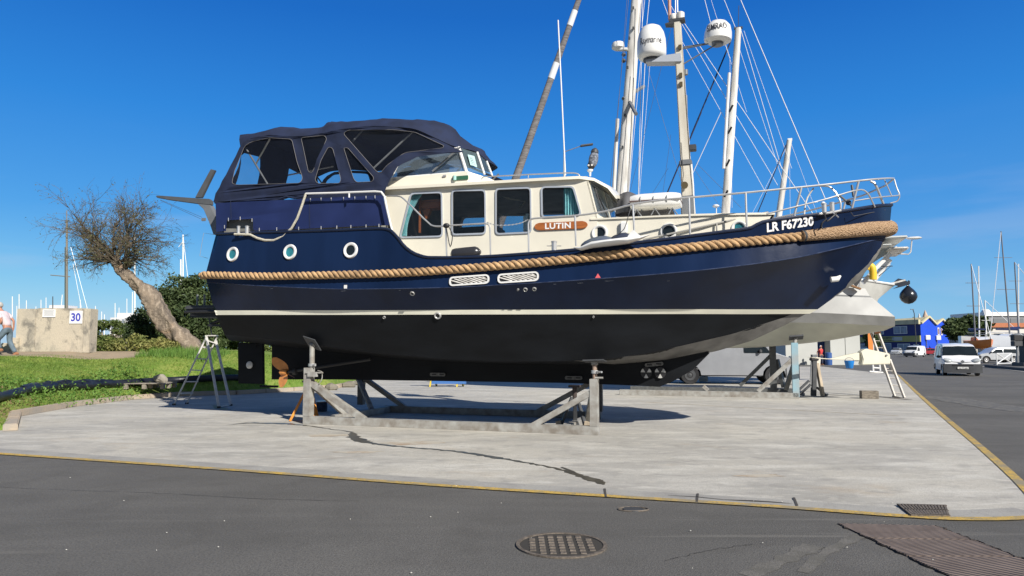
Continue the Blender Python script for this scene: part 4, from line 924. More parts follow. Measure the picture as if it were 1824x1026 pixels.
def flat(name, pts, z, mat, kind='structure'):
    mb = MB(); mb.add([(p[0], p[1], z) for p in pts], [tuple(range(len(pts)))]); o = mb.build(name, mat, flat=True, recalc=False)
    me = o.data
    if me.polygons[0].normal.z < 0: me.flip_normals()
    return tag(o, kind=kind)
flat('ground', [(-1500, -60), (1500, -60), (1500, 2500), (-1500, 2500)], 0, ASPH)
FR_ = [(-500, 776), (-40, 806), (0, 809), (400, 837), (800, 867), (1100, 886), (1400, 905), (1600, 920), (1700, 925.5), (1760, 926), (1824, 924), (1870, 921)]
RT_ = [(1600, 668), (1640, 706), (1690, 750), (1750, 800), (1824, 868), (1870, 921)]
fr = [GP(*p) for p in FR_]; rt = [GP(*p) for p in RT_]
def smooth2(P, k=5):
    return densify(P, k)
frs = smooth2(fr); rts = smooth2(rt)
ap = [(p.x, p.y) for p in frs]+[(p.x, p.y) for p in reversed(rts)][1:]+[(26, 60), (-60, 60), (-60, fr[0].y)]
flat('concrete_apron', ap, .004, CONC)
def ribbon(name, pts, w, z, mat, offs=0.0, jit=0.0, kind='structure', side=0):
    L_ = []; Rr_ = []; rr_ = random.Random(3)
    for i, p in enumerate(pts):
        d = pts[min(i+1, len(pts)-1)]-pts[max(i-1, 0)]; n = Vector((-d.y, d.x, 0)).normalized(); ww = (w[i] if isinstance(w, list) else w)*(1+jit*rr_.uniform(-1, 1))
        L_.append(Vector((p.x, p.y, z))+n*(offs+ww/2)); Rr_.append(Vector((p.x, p.y, z))+n*(offs-ww/2))
    mb = MB(); mb.grid([L_, Rr_]); o = mb.build(name, mat, flat=True); 
    if o.data.polygons[0].normal.z < 0: o.data.flip_normals()
    return tag(o, kind=kind)
ribbon('gutter_strip', frs, .32, .008, GUT, offs=.22)
ribbon('yellow_line', frs, .13, .012, YEL)
ribbon('yellow_line', rts, .115, .012, YEL)
# joints of the gutter
DK = pm('joint_dark', (.06, .055, .05), .95)
for px, py, dx in ((1077, 884, 2), (1243, 893, -2), (1414, 900, 6)):
    a = GP(px, py-12); b = GP(px+dx, py+3); ribbon('slab_joint', [a, (a+b)/2, b], .025, .013, DK)
ribbon('slab_joint', [GP(x, y) for x, y in ((1190, 884), (1243, 887), (1290, 892), (1340, 894), (1375, 896), (1412, 899))], [.01, .02, .015, .05, .03, .01], .013, DK, jit=.3)
ribbon('faded_line', [GP(x, y) for x, y in ((1140, 716), (1300, 725), (1450, 733), (1600, 741))], .05, .008, pm('faded_line', (.5, .42, .27), .9, var=.3, vs=8))
# wet trail on the concrete
WET = pm('wet_concrete', (.095, .085, .065), .35, var=.4, vs=6)
tr_ = [(408, 757), (450, 754), (500, 755), (540, 758), (590, 765), (625, 770), (632, 780), (655, 789), (700, 795), (760, 800), (820, 806), (870, 814), (920, 822), (960, 829), (1000, 838), (1030, 847), (1060, 856), (1076, 864)]
wd = [.01, .09, .12, .06, .025, .04, .16, .10, .06, .05, .06, .09, .05, .04, .05, .08, .10, .02]
P = [GP(*p) for p in tr_]; xs_ = list(range(len(P))); wf = pchip(xs_, wd); P2 = densify(P, 8)
rw = random.Random(11)
ribbon('wet_trail', [p+Vector((rw.uniform(-.02, .02), rw.uniform(-.03, .03), 0)) for p in P2], [max(.012, 1.35*wf(i/8)*rw.uniform(.6, 1.5)) for i in range(len(P2))], .009, WET)
ribbon('wet_patch', densify([GP(1000, 833), GP(1025, 843), GP(1045, 855), GP(1074, 861)], 5), .04, .0095, WET, jit=.5)
ribbon('damp_patch', densify([GP(380, 722), GP(395, 728), GP(412, 731)], 4), [.05, .12, .2, .26, .3, .3, .25, .1, .03], .009, WET, jit=.2)
OIL = noise_mix('old_oil', [(0, 0, 0, 0, (.10, .095, .085), 0), (6, (1, 1, 1), .4, .6, (.2, .185, .15), .8)], .7, .2)
ribbon('dark_stain', densify([GP(1655, 705), GP(1700, 712), GP(1760, 722), GP(1850, 734)], 5), [.2, .5, .9, 1.1, 1.2, 1.3, 1.3, 1.2, 1.2, 1.1, 1.1, 1.2, 1.2, 1.2, 1.2, 1.2], .005, OIL, jit=.15)
ribbon('dark_stain', densify([GP(1455, 702), GP(1490, 704), GP(1560, 707), GP(1620, 712)], 4), .22, .009, pm('oily_concrete', (.16, .14, .11), .8, var=.5, vs=10), jit=.5)
WORN = noise_mix('worn_asphalt', [(0, 0, 0, 0, (.165, .156, .14), 0), (5, (1, 1, 1), .42, .58, (.13, .124, .108), 1), (50, (1, 1, 1), .45, .6, (.1, .095, .085), .7)], .9, .5)
for k, pts in enumerate((((1430, 1020), (1470, 985), (1530, 955), (1560, 940)), ((1330, 1026), (1390, 1000), (1450, 972)))):
    ribbon('tyre_mark', densify([GP(*p) for p in pts], 6), .10+.05*k, .003, WORN, jit=.35)
SEAL = pm('tar_seal', (.045, .043, .04), .7, var=.3, vs=12)
rk = random.Random(17)
for pts in (((0, 868), (140, 874), (300, 880), (470, 889), (640, 893)), ((1180, 1000), (1240, 985), (1300, 975), (1340, 970))):
    P = densify([GP(*p) for p in pts], 10); ribbon('hairline_crack', [p+Vector((rk.uniform(-.02, .02), rk.uniform(-.02, .02), 0)) for p in P], .006, .0035, SEAL, jit=.6)
RUST = noise_mix('rust_bloom', [(0, 0, 0, 0, (.46, .42, .345), 0), (3.5, (1, 1, 1), .46, .62, (.34, .24, .16), .75), (14, (1, 1, 1), .5, .7, (.5, .46, .39), .6)], .9, .3)
for cx, cy, rx, ry in ((585, 776, .42, .20), (735, 790, .5, .22), (640, 806, .35, .12), (1355, 848, .3, .1)):
    c = GP(cx, cy); rq = random.Random(cx); o = flat('rust_patch', [(c.x+rx*(1+.25*math.sin(3*a+cx)+rq.uniform(-.12, .12))*math.cos(a), c.y+ry*(1+.25*math.sin(2*a)+rq.uniform(-.12, .12))*math.sin(a)) for a in [k*math.pi/14 for k in range(28)]], .0065, RUST)
# covers in the road
IRON = pm('rusty_iron', (.15, .125, .10), .75, var=.5, vs=30, bump=.3, bs=80)
c = GP(1000, 972); rad = (GP(1081, 972).x-GP(919, 972).x)/2
mh = empty('manhole_cover', c); tag(mh, 'round cast iron manhole cover with a waffle pattern in the asphalt', 'manhole cover')
mb = MB(); mb.lathe([(rad-.03, 0), (rad-.03, .012), (rad, .012), (rad, 0)], (0, 0, .002), n=48); mb.build('rim', IRON, mh)
mb = MB(); mb.lathe([(rad-.032, 0), (rad-.032, .006)], (0, 0, .001), n=48); mb.build('base', pm('manhole_dark', (.04, .036, .03), .9), mh)
mb = MB(); st_ = .078
for i in range(-8, 9):
    for j in range(-8, 9):
        x, y = i*st_, j*st_
        if x*x+y*y < (rad-.06)**2: mb.box((x, y, .009), (st_*.68, st_*.68, .010), taper=.85)
o = mb.build('studs', IRON, mh); o['kind'] = 'stuff'
c = GP(1128, 908); vc = empty('valve_cover', c); tag(vc, 'small oval valve cover sunk in the asphalt behind the manhole', 'valve cover')
mb = MB(); mb.tube([Vector((math.cos(a)*.15, math.sin(a)*.09, .006)) for a in [k*math.pi/12 for k in range(24)]], .008, 5, closed=True); mb.build('rim', IRON, vc); mb = MB(); mb.lathe([(.10, 0), (.10, .01)], (0, 0, 0), n=20); mb.build('lid', DGREY, vc)
# drain grate
ga, gb, gc, gd = GP(1598, 902), GP(1686, 904), GP(1692, 922), GP(1622, 921)
dg = empty('drain_grate', (ga+gd)/2); tag(dg, 'rusty drain grate at the edge of the concrete beside the yellow line', 'drain grate'); o0 = (ga+gd)/2
mb = MB(); mb.prism([p-o0+Vector((0, 0, .014)) for p in (ga, gb, gc, gd)], (0, 0, .001)); mb.build('pit', pm('pit_black', (.012, .01, .008), .95), dg)
for k in range(15):
    t = (k+.5)/15; a = ga.lerp(gb, t)-o0; b = gd.lerp(gc, t)-o0; mb = MB(); mb.bar(a+Vector((0, 0, .021)), b+Vector((0, 0, .021)), .02, .01); mb.build('slat', IRON, dg)
for a, b in ((ga, gb), (gd, gc), (ga.lerp(gd, .5), gb.lerp(gc, .5))): mb = MB(); mb.bar(a-o0+Vector((0, 0, .020)), b-o0+Vector((0, 0, .020)), .025, .012); mb.build('frame_bar', IRON, dg)
# ribbed plate
pa, pb, pc_, pd = GP(1492, 934), GP(1668, 938), GP(1905, 1030), GP(1700, 1032)
m = bpy.data.materials.new('ribbed_plate'); m.use_nodes = True; nt = m.node_tree; b = nt.nodes['Principled BSDF']; b.inputs['Roughness'].default_value = .8
tc = nt.nodes.new('ShaderNodeTexCoord'); wv = nt.nodes.new('ShaderNodeTexWave'); wv.inputs['Scale'].default_value = 11; wv.inputs['Distortion'].default_value = .5; mp = nt.nodes.new('ShaderNodeMapping'); mp.inputs['Rotation'].default_value = (0, 0, R(68)); nt.links.new(tc.outputs['Object'], mp.inputs[0]); nt.links.new(mp.outputs[0], wv.inputs[0])
nz = nt.nodes.new('ShaderNodeTexNoise'); nz.inputs['Scale'].default_value = 5; nt.links.new(tc.outputs['Object'], nz.inputs[0])
rp_ = nt.nodes.new('ShaderNodeValToRGB'); rp_.color_ramp.elements[0].color = (.07, .05, .04, 1); rp_.color_ramp.elements[1].color = (.20, .155, .13, 1); mm = nt.nodes.new('ShaderNodeMath'); mm.operation = 'MULTIPLY_ADD'; mm.inputs[1].default_value = .7; nt.links.new(wv.outputs[1], mm.inputs[0]); nt.links.new(nz.outputs[0], mm.inputs[2]); sb = nt.nodes.new('ShaderNodeMath'); sb.operation = 'SUBTRACT'; sb.inputs[1].default_value = .3; nt.links.new(mm.outputs[0], sb.inputs[0]); nt.links.new(sb.outputs[0], rp_.inputs[0]); nt.links.new(rp_.outputs[0], b.inputs['Base Color'])
bp = nt.nodes.new('ShaderNodeBump'); bp.inputs['Strength'].default_value = .8; bp.inputs['Distance'].default_value = .01; nt.links.new(wv.outputs[1], bp.inputs['Height']); nt.links.new(bp.outputs[0], b.inputs['Normal'])
rpl = empty('road_plate', pa); tag(rpl, 'reddish brown ribbed steel plate let into the asphalt in the corner', 'road plate')
n_ = 3
for k in range(n_):
    q = [pa.lerp(pd, k/n_), pb.lerp(pc_, k/n_), pb.lerp(pc_, (k+1)/n_-.012), pa.lerp(pd, (k+1)/n_-.012)]
    mb = MB(); mb.prism([p-pa+Vector((0, 0, .003)) for p in q], (0, 0, .008)); mb.build('plate_panel', m, rpl, bevel=.002)
CRK = pm('crumbled_edge', (.05, .04, .032), .95, var=.5, vs=30)
rr3 = random.Random(5)
for e in ((pa, pd), (pb, pc_)):
    pts = [e[0].lerp(e[1], k/30)-pa+Vector((rr3.uniform(-.02, .02), rr3.uniform(-.012, .012), .006)) for k in range(31)]
    mb = MB(); mb.tube(pts, [rr3.uniform(.004, .012) for _ in pts], 5); mb.build('edge', CRK, rpl)
# scattered litter: leaves and stones
PALE = pm('pale_chip', (.6, .58, .52), .9)
rl = random.Random(21); mb = MB()
for k in range(34):
    p = GP(rl.uniform(0, 1800), 700+326*rl.random()**.7); s_ = rl.uniform(.003, .008); mb.blob(p+Vector((0, 0, .014)), (s_, s_*rl.uniform(.6, 1.4), .004), 5, 3)
tag(mb.build('gravel_crumbs', PALE), 'pale grit crumbs scattered over the asphalt and the concrete', 'grit', kind='stuff')
# ================================================================ lawn bank
KP_ = [(-900, 740), (18, 768), (27, 742), (130, 724), (230, 712), (310, 706), (420, 703), (470, 700), (520, 697), (600, 691), (640, 683), (662, 668), (655, 645)]
K = [GP(*p) for p in KP_]
K[0] = Vector((-70, K[1].y+.8, 0))
poly = np.array([(p.x, p.y) for p in K]+[(K[-1].x-5, 300), (-300, 300), (-300, K[0].y)])
segs = [(np.array(poly[i]), np.array(poly[i+1])) for i in range(len(K)-1)]
def inside(X, Y):
    c = np.zeros(X.shape, bool); n = len(poly)
    for i in range(n):
        x1, y1 = poly[i]; x2, y2 = poly[(i+1) % n]
        cond = ((y1 > Y) != (y2 > Y)) & (X < (x2-x1)*(Y-y1)/(y2-y1+1e-12)+x1); c ^= cond
    return c
def hgtA(X, Y):
    X = np.asarray(X, float); Y = np.asarray(Y, float); D = np.full(X.shape, 1e9)
    for a, b in segs:
        ab = b-a; t = np.clip(((X-a[0])*ab[0]+(Y-a[1])*ab[1])/(ab@ab), 0, 1); D = np.minimum(D, np.hypot(X-a[0]-t*ab[0], Y-a[1]-t*ab[1]))
    ins = inside(X, Y); st = np.clip((X+15)/3, 0, 1)*np.clip((Y-20)/3, 0, 1); sm = 1-np.exp(-np.maximum(D-.12, 0)/(2.3-1.25*st))
    fall = np.clip((Y-30)/12, 0, 1)*np.clip((X+16)/8, 0, 1)
    z = .11+(1.38-1.0*fall)*sm+.03*np.sin(X*1.7+Y*.9)*np.minimum(1, D/2)+.02*np.sin(X*4.1-Y*3.3)*np.minimum(1, D)
    return np.where(ins, z, -.25), D, ins
def hgt(x, y): return float(hgtA(np.array([x]), np.array([y]))[0][0])
def LP(px, py, dz=0.0):
    d = ray(px, py); d = d/d.y; y = 12.0
    while y < 60:
        p = CO+d*y
        if p.z <= max(hgt(p.x, p.y), 0)+dz: return p
        y += .03
    return CO+d*40
GRD = noise_mix('grass_soil', [(0, 0, 0, 0, (.15, .23, .04), 0), (.9, (1, 1, 1), .45, .62, (.25, .28, .07), .8), (5, (1, 1, 1), .48, .6, (.10, .19, .02), .8), (.5, (1, 1, 1), .60, .72, (.30, .24, .12), .8)], .95, .8, 25, .05)
xs = np.concatenate([np.arange(-120, -30, 6), np.arange(-30, -3, .3), np.arange(-3, 3, 3)]); ys = np.concatenate([np.arange(12.5, 34, .3), np.arange(34, 60, 1), np.arange(60, 130, 8)])
X, Y = np.meshgrid(xs, ys); Z, D, I = hgtA(X, Y); ny, nx = X.shape
me = bpy.data.meshes.new('lawn'); idx = np.arange(nx*ny).reshape(ny, nx)
qf = np.stack([idx[:-1, :-1], idx[:-1, 1:], idx[1:, 1:], idx[1:, :-1]], -1).reshape(-1, 4)
keep = (I.reshape(-1)[qf].any(1)); qf = qf[keep]
me.from_pydata(np.stack([X, Y, Z], -1).reshape(-1, 3).tolist(), [], qf.tolist())
tag(link('lawn_bank', me, GRD), kind='structure')
KERB = noise_mix('kerb_stone', [(0, 0, 0, 0, (.44, .36, .27), 0), (1.5, (1, 1, 1), .45, .65, (.34, .31, .27), .8), (20, (1, 1, 1), .5, .7, (.25, .23, .2), .5)], .9, .4)
kp = K[:11]; 
for a, b in zip(kp, kp[1:]):
    n = max(1, int((b-a).length/1.6)) if a.x > -30 else 8
    for k in range(n):
        p, q = a.lerp(b, k/n), a.lerp(b, (k+1)/n-.006); mb = MB(); mb.bar(p+Vector((0, 0, .065)), q+Vector((0, 0, .065)), .24, .15)
        o = mb.build('kerb_stone', KERB, bevel=.02); tag(o, 'pale concrete kerb stone along the edge of the lawn', 'kerb stone', 'kerb stones along the lawn')
# grass blades
rng = np.random.default_rng(4)
def tris_mesh(name, V, mat, label=None, cat=None, kind='stuff', parent=None):
    n = len(V)//3; me = bpy.data.meshes.new(name); me.vertices.add(len(V)); me.vertices.foreach_set('co', V.astype(np.float32).ravel()); me.loops.add(len(V)); me.loops.foreach_set('vertex_index', np.arange(len(V), dtype=np.int32))
    me.polygons.add(n); me.polygons.foreach_set('loop_start', np.arange(0, len(V), 3, dtype=np.int32)); me.polygons.foreach_set('loop_total', np.full(n, 3, np.int32)); me.update(); me.validate()
    o = bpy.data.objects.new(name, me); col.objects.link(o); me.materials.append(mat)
    if parent: o.parent = parent
    return tag(o, label, cat, kind=kind)
def blades(name, N, x0, x1, y0, y1, h0, h1, mat, label, dmin=.12, dmax=99, w=.012, lean=.6):
    bx = rng.uniform(x0, x1, N); by = rng.uniform(y0, y1, N); bz, D, I = hgtA(bx, by); k = I & (D > dmin) & (D < dmax); bx, by, bz = bx[k], by[k], bz[k]; n = len(bx)
    h = rng.uniform(h0, h1, n); a = rng.uniform(0, 2*np.pi, n); ww = w*(.6+rng.random(n)*.8); lx = rng.normal(0, lean, n)*h; ly = rng.normal(0, lean, n)*h
    V = np.empty((n, 3, 3)); V[:, 0] = np.stack([bx-np.cos(a)*ww, by-np.sin(a)*ww, bz-.01], -1); V[:, 1] = np.stack([bx+np.cos(a)*ww, by+np.sin(a)*ww, bz-.01], -1); V[:, 2] = np.stack([bx+lx, by+ly, bz+h], -1)
    return tris_mesh(name, V.reshape(-1, 3), mat, label, 'grass')
def leafmat(name, c1, c2, sc=1.5, tr=.25):
    m = bpy.data.materials.new(name); m.use_nodes = True; nt = m.node_tree; b = nt.nodes['Principled BSDF']; b.inputs['Roughness'].default_value = .6; b.inputs['Specular IOR Level'].default_value = .25
    tc = nt.nodes.new('ShaderNodeTexCoord'); nz = nt.nodes.new('ShaderNodeTexNoise'); nz.inputs['Scale'].default_value = sc; nz.inputs['Detail'].default_value = 8; nz.inputs['Roughness'].default_value = .7; nt.links.new(tc.outputs['Object'], nz.inputs[0])
    r_ = nt.nodes.new('ShaderNodeValToRGB'); r_.color_ramp.elements[0].position = .36; r_.color_ramp.elements[1].position = .64; r_.color_ramp.elements[0].color = (*c1, 1); r_.color_ramp.elements[1].color = (*c2, 1); nt.links.new(nz.outputs[0], r_.inputs[0]); nt.links.new(r_.outputs[0], b.inputs['Base Color'])
    t = nt.nodes.new('ShaderNodeBsdfTranslucent'); nt.links.new(r_.outputs[0], t.inputs[0]); mx = nt.nodes.new('ShaderNodeMixShader'); mx.inputs[0].default_value = tr; nt.links.new(b.outputs[0], mx.inputs[1]); nt.links.new(t.outputs[0], mx.inputs[2]); nt.links.new(mx.outputs[0], nt.nodes['Material Output'].inputs[0]); return m
GRASS = leafmat('grass_blade', (.11, .20, .03), (.27, .34, .075), 1.3)
GRASSY = leafmat('dry_grass', (.34, .26, .13), (.24, .27, .07), 1.5)
WEED = leafmat('weed_leaf', (.08, .18, .03), (.20, .33, .07), 3)
blades('lawn_grass', 120000, -21, -7, 13.5, 28, .03, .07, GRASS, 'short bright green lawn grass on the bank left of the yacht')
blades('verge_grass', 12000, -14.5, -6.5, 13.3, 24, .03, .08, GRASSY, 'dry yellowish grass along the kerb stones', .1, 1.0)
SOILC = leafmat('dead_leaves', (.20, .13, .07), (.36, .27, .16), 2)
blades('dead_leaves', 5200, -13.2, -10.4, 13.3, 18.2, .01, .05, SOILC, 'brown dead leaves and bare soil at the corner of the kerb', .08, 1.3, w=.03, lean=1.2)
blades('tall_grass', 2600, -13.4, -10.6, 25.2, 27.0, .10, .34, WEED, 'tall green grass tufts round the foot of the leaning tree', w=.012, lean=.3)
def leaves(name, C, S, mat, label=None, cat=None, kind='stuff', parent=None, up=.0):
    n = len(C); d1 = rng.normal(size=(n, 3)); d1[:, 2] *= (1-up); d1 /= np.linalg.norm(d1, axis=1)[:, None]; d2 = rng.normal(size=(n, 3)); d2 -= (d2*d1).sum(1)[:, None]*d1; d2 /= np.linalg.norm(d2, axis=1)[:, None]
    S = S[:, None]; V = np.stack([C-d1*S, C+d2*S*.5, C+d1*S, C-d1*S, C+d1*S, C-d2*S*.5], 1).reshape(-1, 3)
    return tris_mesh(name, V, mat, label, cat, kind, parent)
# weeds along the pipe
C_ = []
for k in range(5200):
    px = rng.uniform(0, 300); t = rng.random()**.8; base = K[2].lerp(K[5], (px-27)/283) if px > 27 else K[2]+Vector((-.6, 0, 0)); q = base+Vector((-.35-1.3*t, .1, 0)); h = hgt(q.x, q.y)
    C_.append((q.x+rng.normal(0, .1), q.y+rng.normal(0, .25), max(h, .05)+rng.random()**2*.28))
leaves('weeds', np.array(C_), rng.uniform(.02, .05, len(C_)), WEED, 'low leafy green weeds between the black pipe and the kerb', 'weeds')
# path on the plateau
def drape(name, pts, w, mat, dz=.03):
    P = densify(pts, 8); L_ = []; M_ = []; N_ = []
    for i, p in enumerate(P):
        d = P[min(i+1, len(P)-1)]-P[max(i-1, 0)]; n = Vector((-d.y, d.x, 0)).normalized()
        for A, o in ((L_, w/2), (M_, 0), (N_, -w/2)): q = p+n*o; A.append(Vector((q.x, q.y, hgt(q.x, q.y)+dz)))
    mb = MB(); mb.grid([L_, M_, N_]); return tag(mb.build(name, mat), kind='structure')
NP_ = densify([Vector((-60, 22.3, 0)), Vector((-30, 22.6, 0)), Vector((-18, 22.9, 0)), Vector((-14.6, 24.4, 0)), Vector((-12.8, 26.0, 0)), Vector((-12.0, 28.0, 0))], 8)
ra_ = []; rb_ = []
for i, p in enumerate(NP_):
    d = NP_[min(i+1, len(NP_)-1)]-NP_[max(i-1, 0)]; n = Vector((-d.y, d.x, 0)).normalized(); q = p+n*1.5; zn = hgt(p.x, p.y)+.03
    ra_.append([Vector((p.x, p.y, zn-.2)), Vector((p.x, p.y, zn))]); rb_.append(Vector((q.x, q.y, max(1.46, hgt(q.x, q.y)+.03))))
mb = MB(); mb.grid([[a[0] for a in ra_], [a[1] for a in ra_], [a[1].lerp(b, .5) for a, b in zip(ra_, rb_)], rb_, [Vector((b.x, b.y, b.z-.3)) for b in rb_]]); tag(mb.build('path', PATH), kind='structure')
# ================================================================ steel cradle under the yacht
def L3(s_, l, z): return Vector((s_, -l, z))
def cradle(name, label, BCx, brot, s0, s1, W, posts, braces, mat, matp=None, beam=.17, h=.16, cat='boat cradle', beams=True):
    cr = empty(name, BCx, brot); tag(cr, label, cat)
    for l, nm, e0, e1 in ((W, 'base_beam', 0, 0), (-W, 'base_beam', .3, -.55)):
        mb = MB(); mb.bar(L3(s0+e0, l, h/2), L3(s1+e1, l, h/2), beam, h); mb.build(nm, mat, cr, bevel=.008)
    for s_ in (s0+.42, s1-.66):
        mb = MB(); mb.bar(L3(s_, W-.09, h/2), L3(s_, -W+.09, h/2), .14, h-.02); mb.build('cross_beam', mat, cr, bevel=.006)
    for s_, l, ztop, w, pm_ in posts:
        mb = MB(); mb.box(L3(s_, l+(.0), (ztop+h)/2), (w, w, ztop-h)); mb.build('post', pm_, cr, bevel=.006)
    for a, b, w in braces:
        mb = MB(); mb.bar(a, b, w, w*.9); mb.build('brace', mat, cr, bevel=.005)
    return cr
sL = BP(549, 748, 1.5).x; sR = BP(1059, 770, 1.5).x
Z_ = lambda px, py, l=1.5: BP(px, py, l)
zl = Z_(556, 655).z; zr = Z_(1059, 675).z
RL = BP(644, 680, -1.5); 
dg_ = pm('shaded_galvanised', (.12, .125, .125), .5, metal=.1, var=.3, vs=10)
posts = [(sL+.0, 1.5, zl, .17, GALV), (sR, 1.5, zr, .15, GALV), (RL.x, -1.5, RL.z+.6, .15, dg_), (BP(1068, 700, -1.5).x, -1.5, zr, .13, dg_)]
braces = [(L3(sL+.08, 1.5, Z_(560, 683).z), L3(Z_(650, 748).x, 1.5, .12), .13), (L3(sL+.05, 1.38, Z_(565, 690).z), L3(sL+.33, .6, .12), .1),
          (L3(sR-.07, 1.5, Z_(1050, 700).z), L3(Z_(948, 760).x, 1.5, .12), .12), (L3(sR-.05, 1.38, .8), L3(sR-.34, .6, .12), .1),
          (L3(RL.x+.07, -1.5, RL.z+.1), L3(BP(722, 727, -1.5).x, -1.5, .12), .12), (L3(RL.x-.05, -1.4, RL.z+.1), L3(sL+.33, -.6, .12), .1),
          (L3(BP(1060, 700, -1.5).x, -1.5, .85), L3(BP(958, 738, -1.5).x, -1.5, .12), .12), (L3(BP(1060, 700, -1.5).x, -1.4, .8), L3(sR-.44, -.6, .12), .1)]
cr = cradle('boat_cradle', 'galvanised steel cradle with diagonal braces holding up the navy yacht', BC, BROT, sL-.08, sR+.08, 1.5, posts, braces, GALV)
# telescopic heads and pads
def head(px, pyb, pyt, l, tilt, w, rust=None, parent=cr):
    a = BP(px, pyb, l); b = BP(px, pyt+4, l); mb = MB(); mb.tube([a-Vector((0, 0, .1)), b], w/2, 12); hd_ = mb.build('post_head', rust or GALV, parent)
    mb = MB(); mb.lathe([(w*.75, -.03), (w*.75, .03)], a+Vector((0, 0, .06)), (0, 0, 1), 12); mb.tube([a+Vector((0, -.02, .06)), a+Vector((.16, -.12, .06))], .02, 6); mb.build('collar', STEEL, hd_)
    M = rot('X', tilt[0]) @ rot('Y', tilt[1]); mb = MB(); mb.box(b+Vector((0, 0, .03)), (tilt[2], tilt[3], .025), M); pd_ = mb.build('support_pad', DGREY, hd_, bevel=.004)
    mb = MB(); mb.box(b+Vector((0, 0, -.01)), (.12, .1, .07), M); mb.build('pad_hinge', GALV, pd_, bevel=.01)
head(556, 655, 610, 1.42, (-42, 18, .36, .34), .11); head(1059, 668, 642, 1.4, (-8, -2, .40, .3), .09, pm('rusty_screw', (.30, .22, .17), .6, var=.5, vs=20))
head(645, 650, 640, -1.4, (40, 0, .34, .34), .1); 
mb = MB(); mb.box(BP(557, 667, 1.6), (.22, .06, .09)); mb.tube([BP(545, 664, 1.6), BP(575, 664, 1.6)], .02, 6); mb.build('pin', GALV, cr)
mb = MB(); P = [BP(x, y, 1.58) for x, y in ((566, 660), (574, 663), (574, 672), (571, 680), (568, 683))]; mb.tube(densify(P, 3), .01, 5); mb.build('chain', GALV, cr)
mb = MB(); mb.tube([BP(1060, 673, 1.55), BP(1074, 673, 1.55)], .02, 6); mb.build('pin', GALV, cr)
# ---- keel props inside the cradle
TIM = pm('grey_timber', (.42, .35, .26), .85, var=.4, vs=6, streak=(1, 1, .15), bump=.1)
def stand(name, label, px, py, ztop, sp, mat, matb, l=.2, cat='stand', lw=.09):
    p = BP(px, py, l); w_ = BC+Matrix.Rotation(BROT, 3, 'Z')@Vector((p.x, p.y, 0)); st = empty(name, w_, BROT); tag(st, label, cat)
    for dx, dy in ((-1, -.6), (1, -.6), (-.2, 1)):
        mb = MB(); mb.bar((dx*sp, dy*sp, .01), (dx*.05, dy*.05, ztop*.75), lw, .05, w2=lw*.6, h2=.05); mb.build('leg', mat, st, bevel=.004)
    mb = MB(); mb.tube([(0, 0, ztop*.55), (0, 0, ztop)], .045, 10); mb.build('column', matb, st)
    mb = MB(); mb.box((0, 0, ztop), (.22, .16, .04)); mb.build('head_plate', matb, st, bevel=.004); return st
ORG = pm('orange_paint', (.62, .24, .03), .5, var=.3, vs=8)
st = stand('axle_stand', 'orange tripod stand behind the left post of the cradle', 548, 742, .86, .31, ORG, DGREY, 1.0, lw=.22)
st = stand('keel_stand', 'dark steel stand with pale timber feet behind the right post of the cradle', 1024, 757, .84, .27, DGREY, pm('dark_rust', (.06, .045, .04), .7), .75)
for dx, dy in ((-.27, -.16), (.27, -.16)): mb = MB(); mb.box((dx, dy-.02, .09), (.10, .09, .18), rot('Y', 12*(1 if dx > 0 else -1))); mb.build('timber_foot', TIM, st, bevel=.006)
p = GP(573, 733); pc2 = empty('paint_can', p); tag(pc2, 'small dark blue paint can with a white rim beside the orange stand', 'paint can')
mb = MB(); mb.lathe([(.13, 0), (.135, .01), (.135, .24), (.14, .25)], (0, 0, 0), n=20); mb.build('can', pm('can_blue', (.03, .05, .09), .4, var=.8, vs=12), pc2)
mb = MB(); mb.lathe([(.128, .24), (.142, .245), (.142, .262), (.125, .265)], (0, 0, 0), n=20); mb.build('rim', WHITE, pc2)
# sawhorse far behind under the keel
for px, lab in ((780, 'yellow and blue trestle seen under the keel'),):
    p = GP(795, 689); sh_ = empty('trestle', p); tag(sh_, lab, 'trestle')
    for x in (-.55, .55): mb = MB(); mb.bar((x-.12, 0, 0), (x, 0, .8), .06, .06); mb.bar((x+.12, .3, 0), (x, .1, .8), .06, .06); mb.build('trestle_legs', pm('yellow_paint', (.65, .5, .05), .5), sh_)
    mb = MB(); mb.box((0, 0, .86), (1.8, .25, .1)); mb.build('top_bar', pm('trestle_blue', (.05, .15, .4), .5), sh_)
    mb = MB(); mb.box((.1, .1, .18), (1.4, .3, .12)); mb.build('tray', pm('trestle_blue', (.05, .15, .4), .5), sh_)
# ---------------------------------------------------------------- step ladder at the stern
f1, f2, f3, f4 = GP(310, 722), GP(333, 720), GP(390, 727), GP(411, 723)
tp = WP(374, 598, f2.y+.1); org = (f1+f3)/2; lad = empty('step_ladder', org); tag(lad, 'open aluminium step ladder standing under the stern of the navy yacht', 'ladder')
LALU = pm('ladder_alu', (.62, .60, .55), .5, metal=.0, var=.2, vs=10)
tA, tB = tp+Vector((-.06, -.06, 0))-org, tp+Vector((.16, .1, -.04))-org; tC, tD = tp+Vector((-.10, -.02, .0))-org, tp+Vector((.10, .14, -.1))-org
A, B, C2, D2 = f1-org, f2-org, f3-org, f4-org
A, B = A+(0*A), B
for a, b, nm in ((A, tA, 'front_rail'), (B, tB, 'front_rail'), (C2, tC, 'rear_rail'), (D2, tD, 'rear_rail')):
    mb = MB(); mb.bar(a+Vector((0, 0, .02)), b, .065, .035); mb.build(nm, LALU, lad)
for k in range(1, 6):
    t = k/6+.0; mb = MB(); mb.bar(A.lerp(tA, t), B.lerp(tB, t), .11, .03); mb.build('step', LALU, lad)
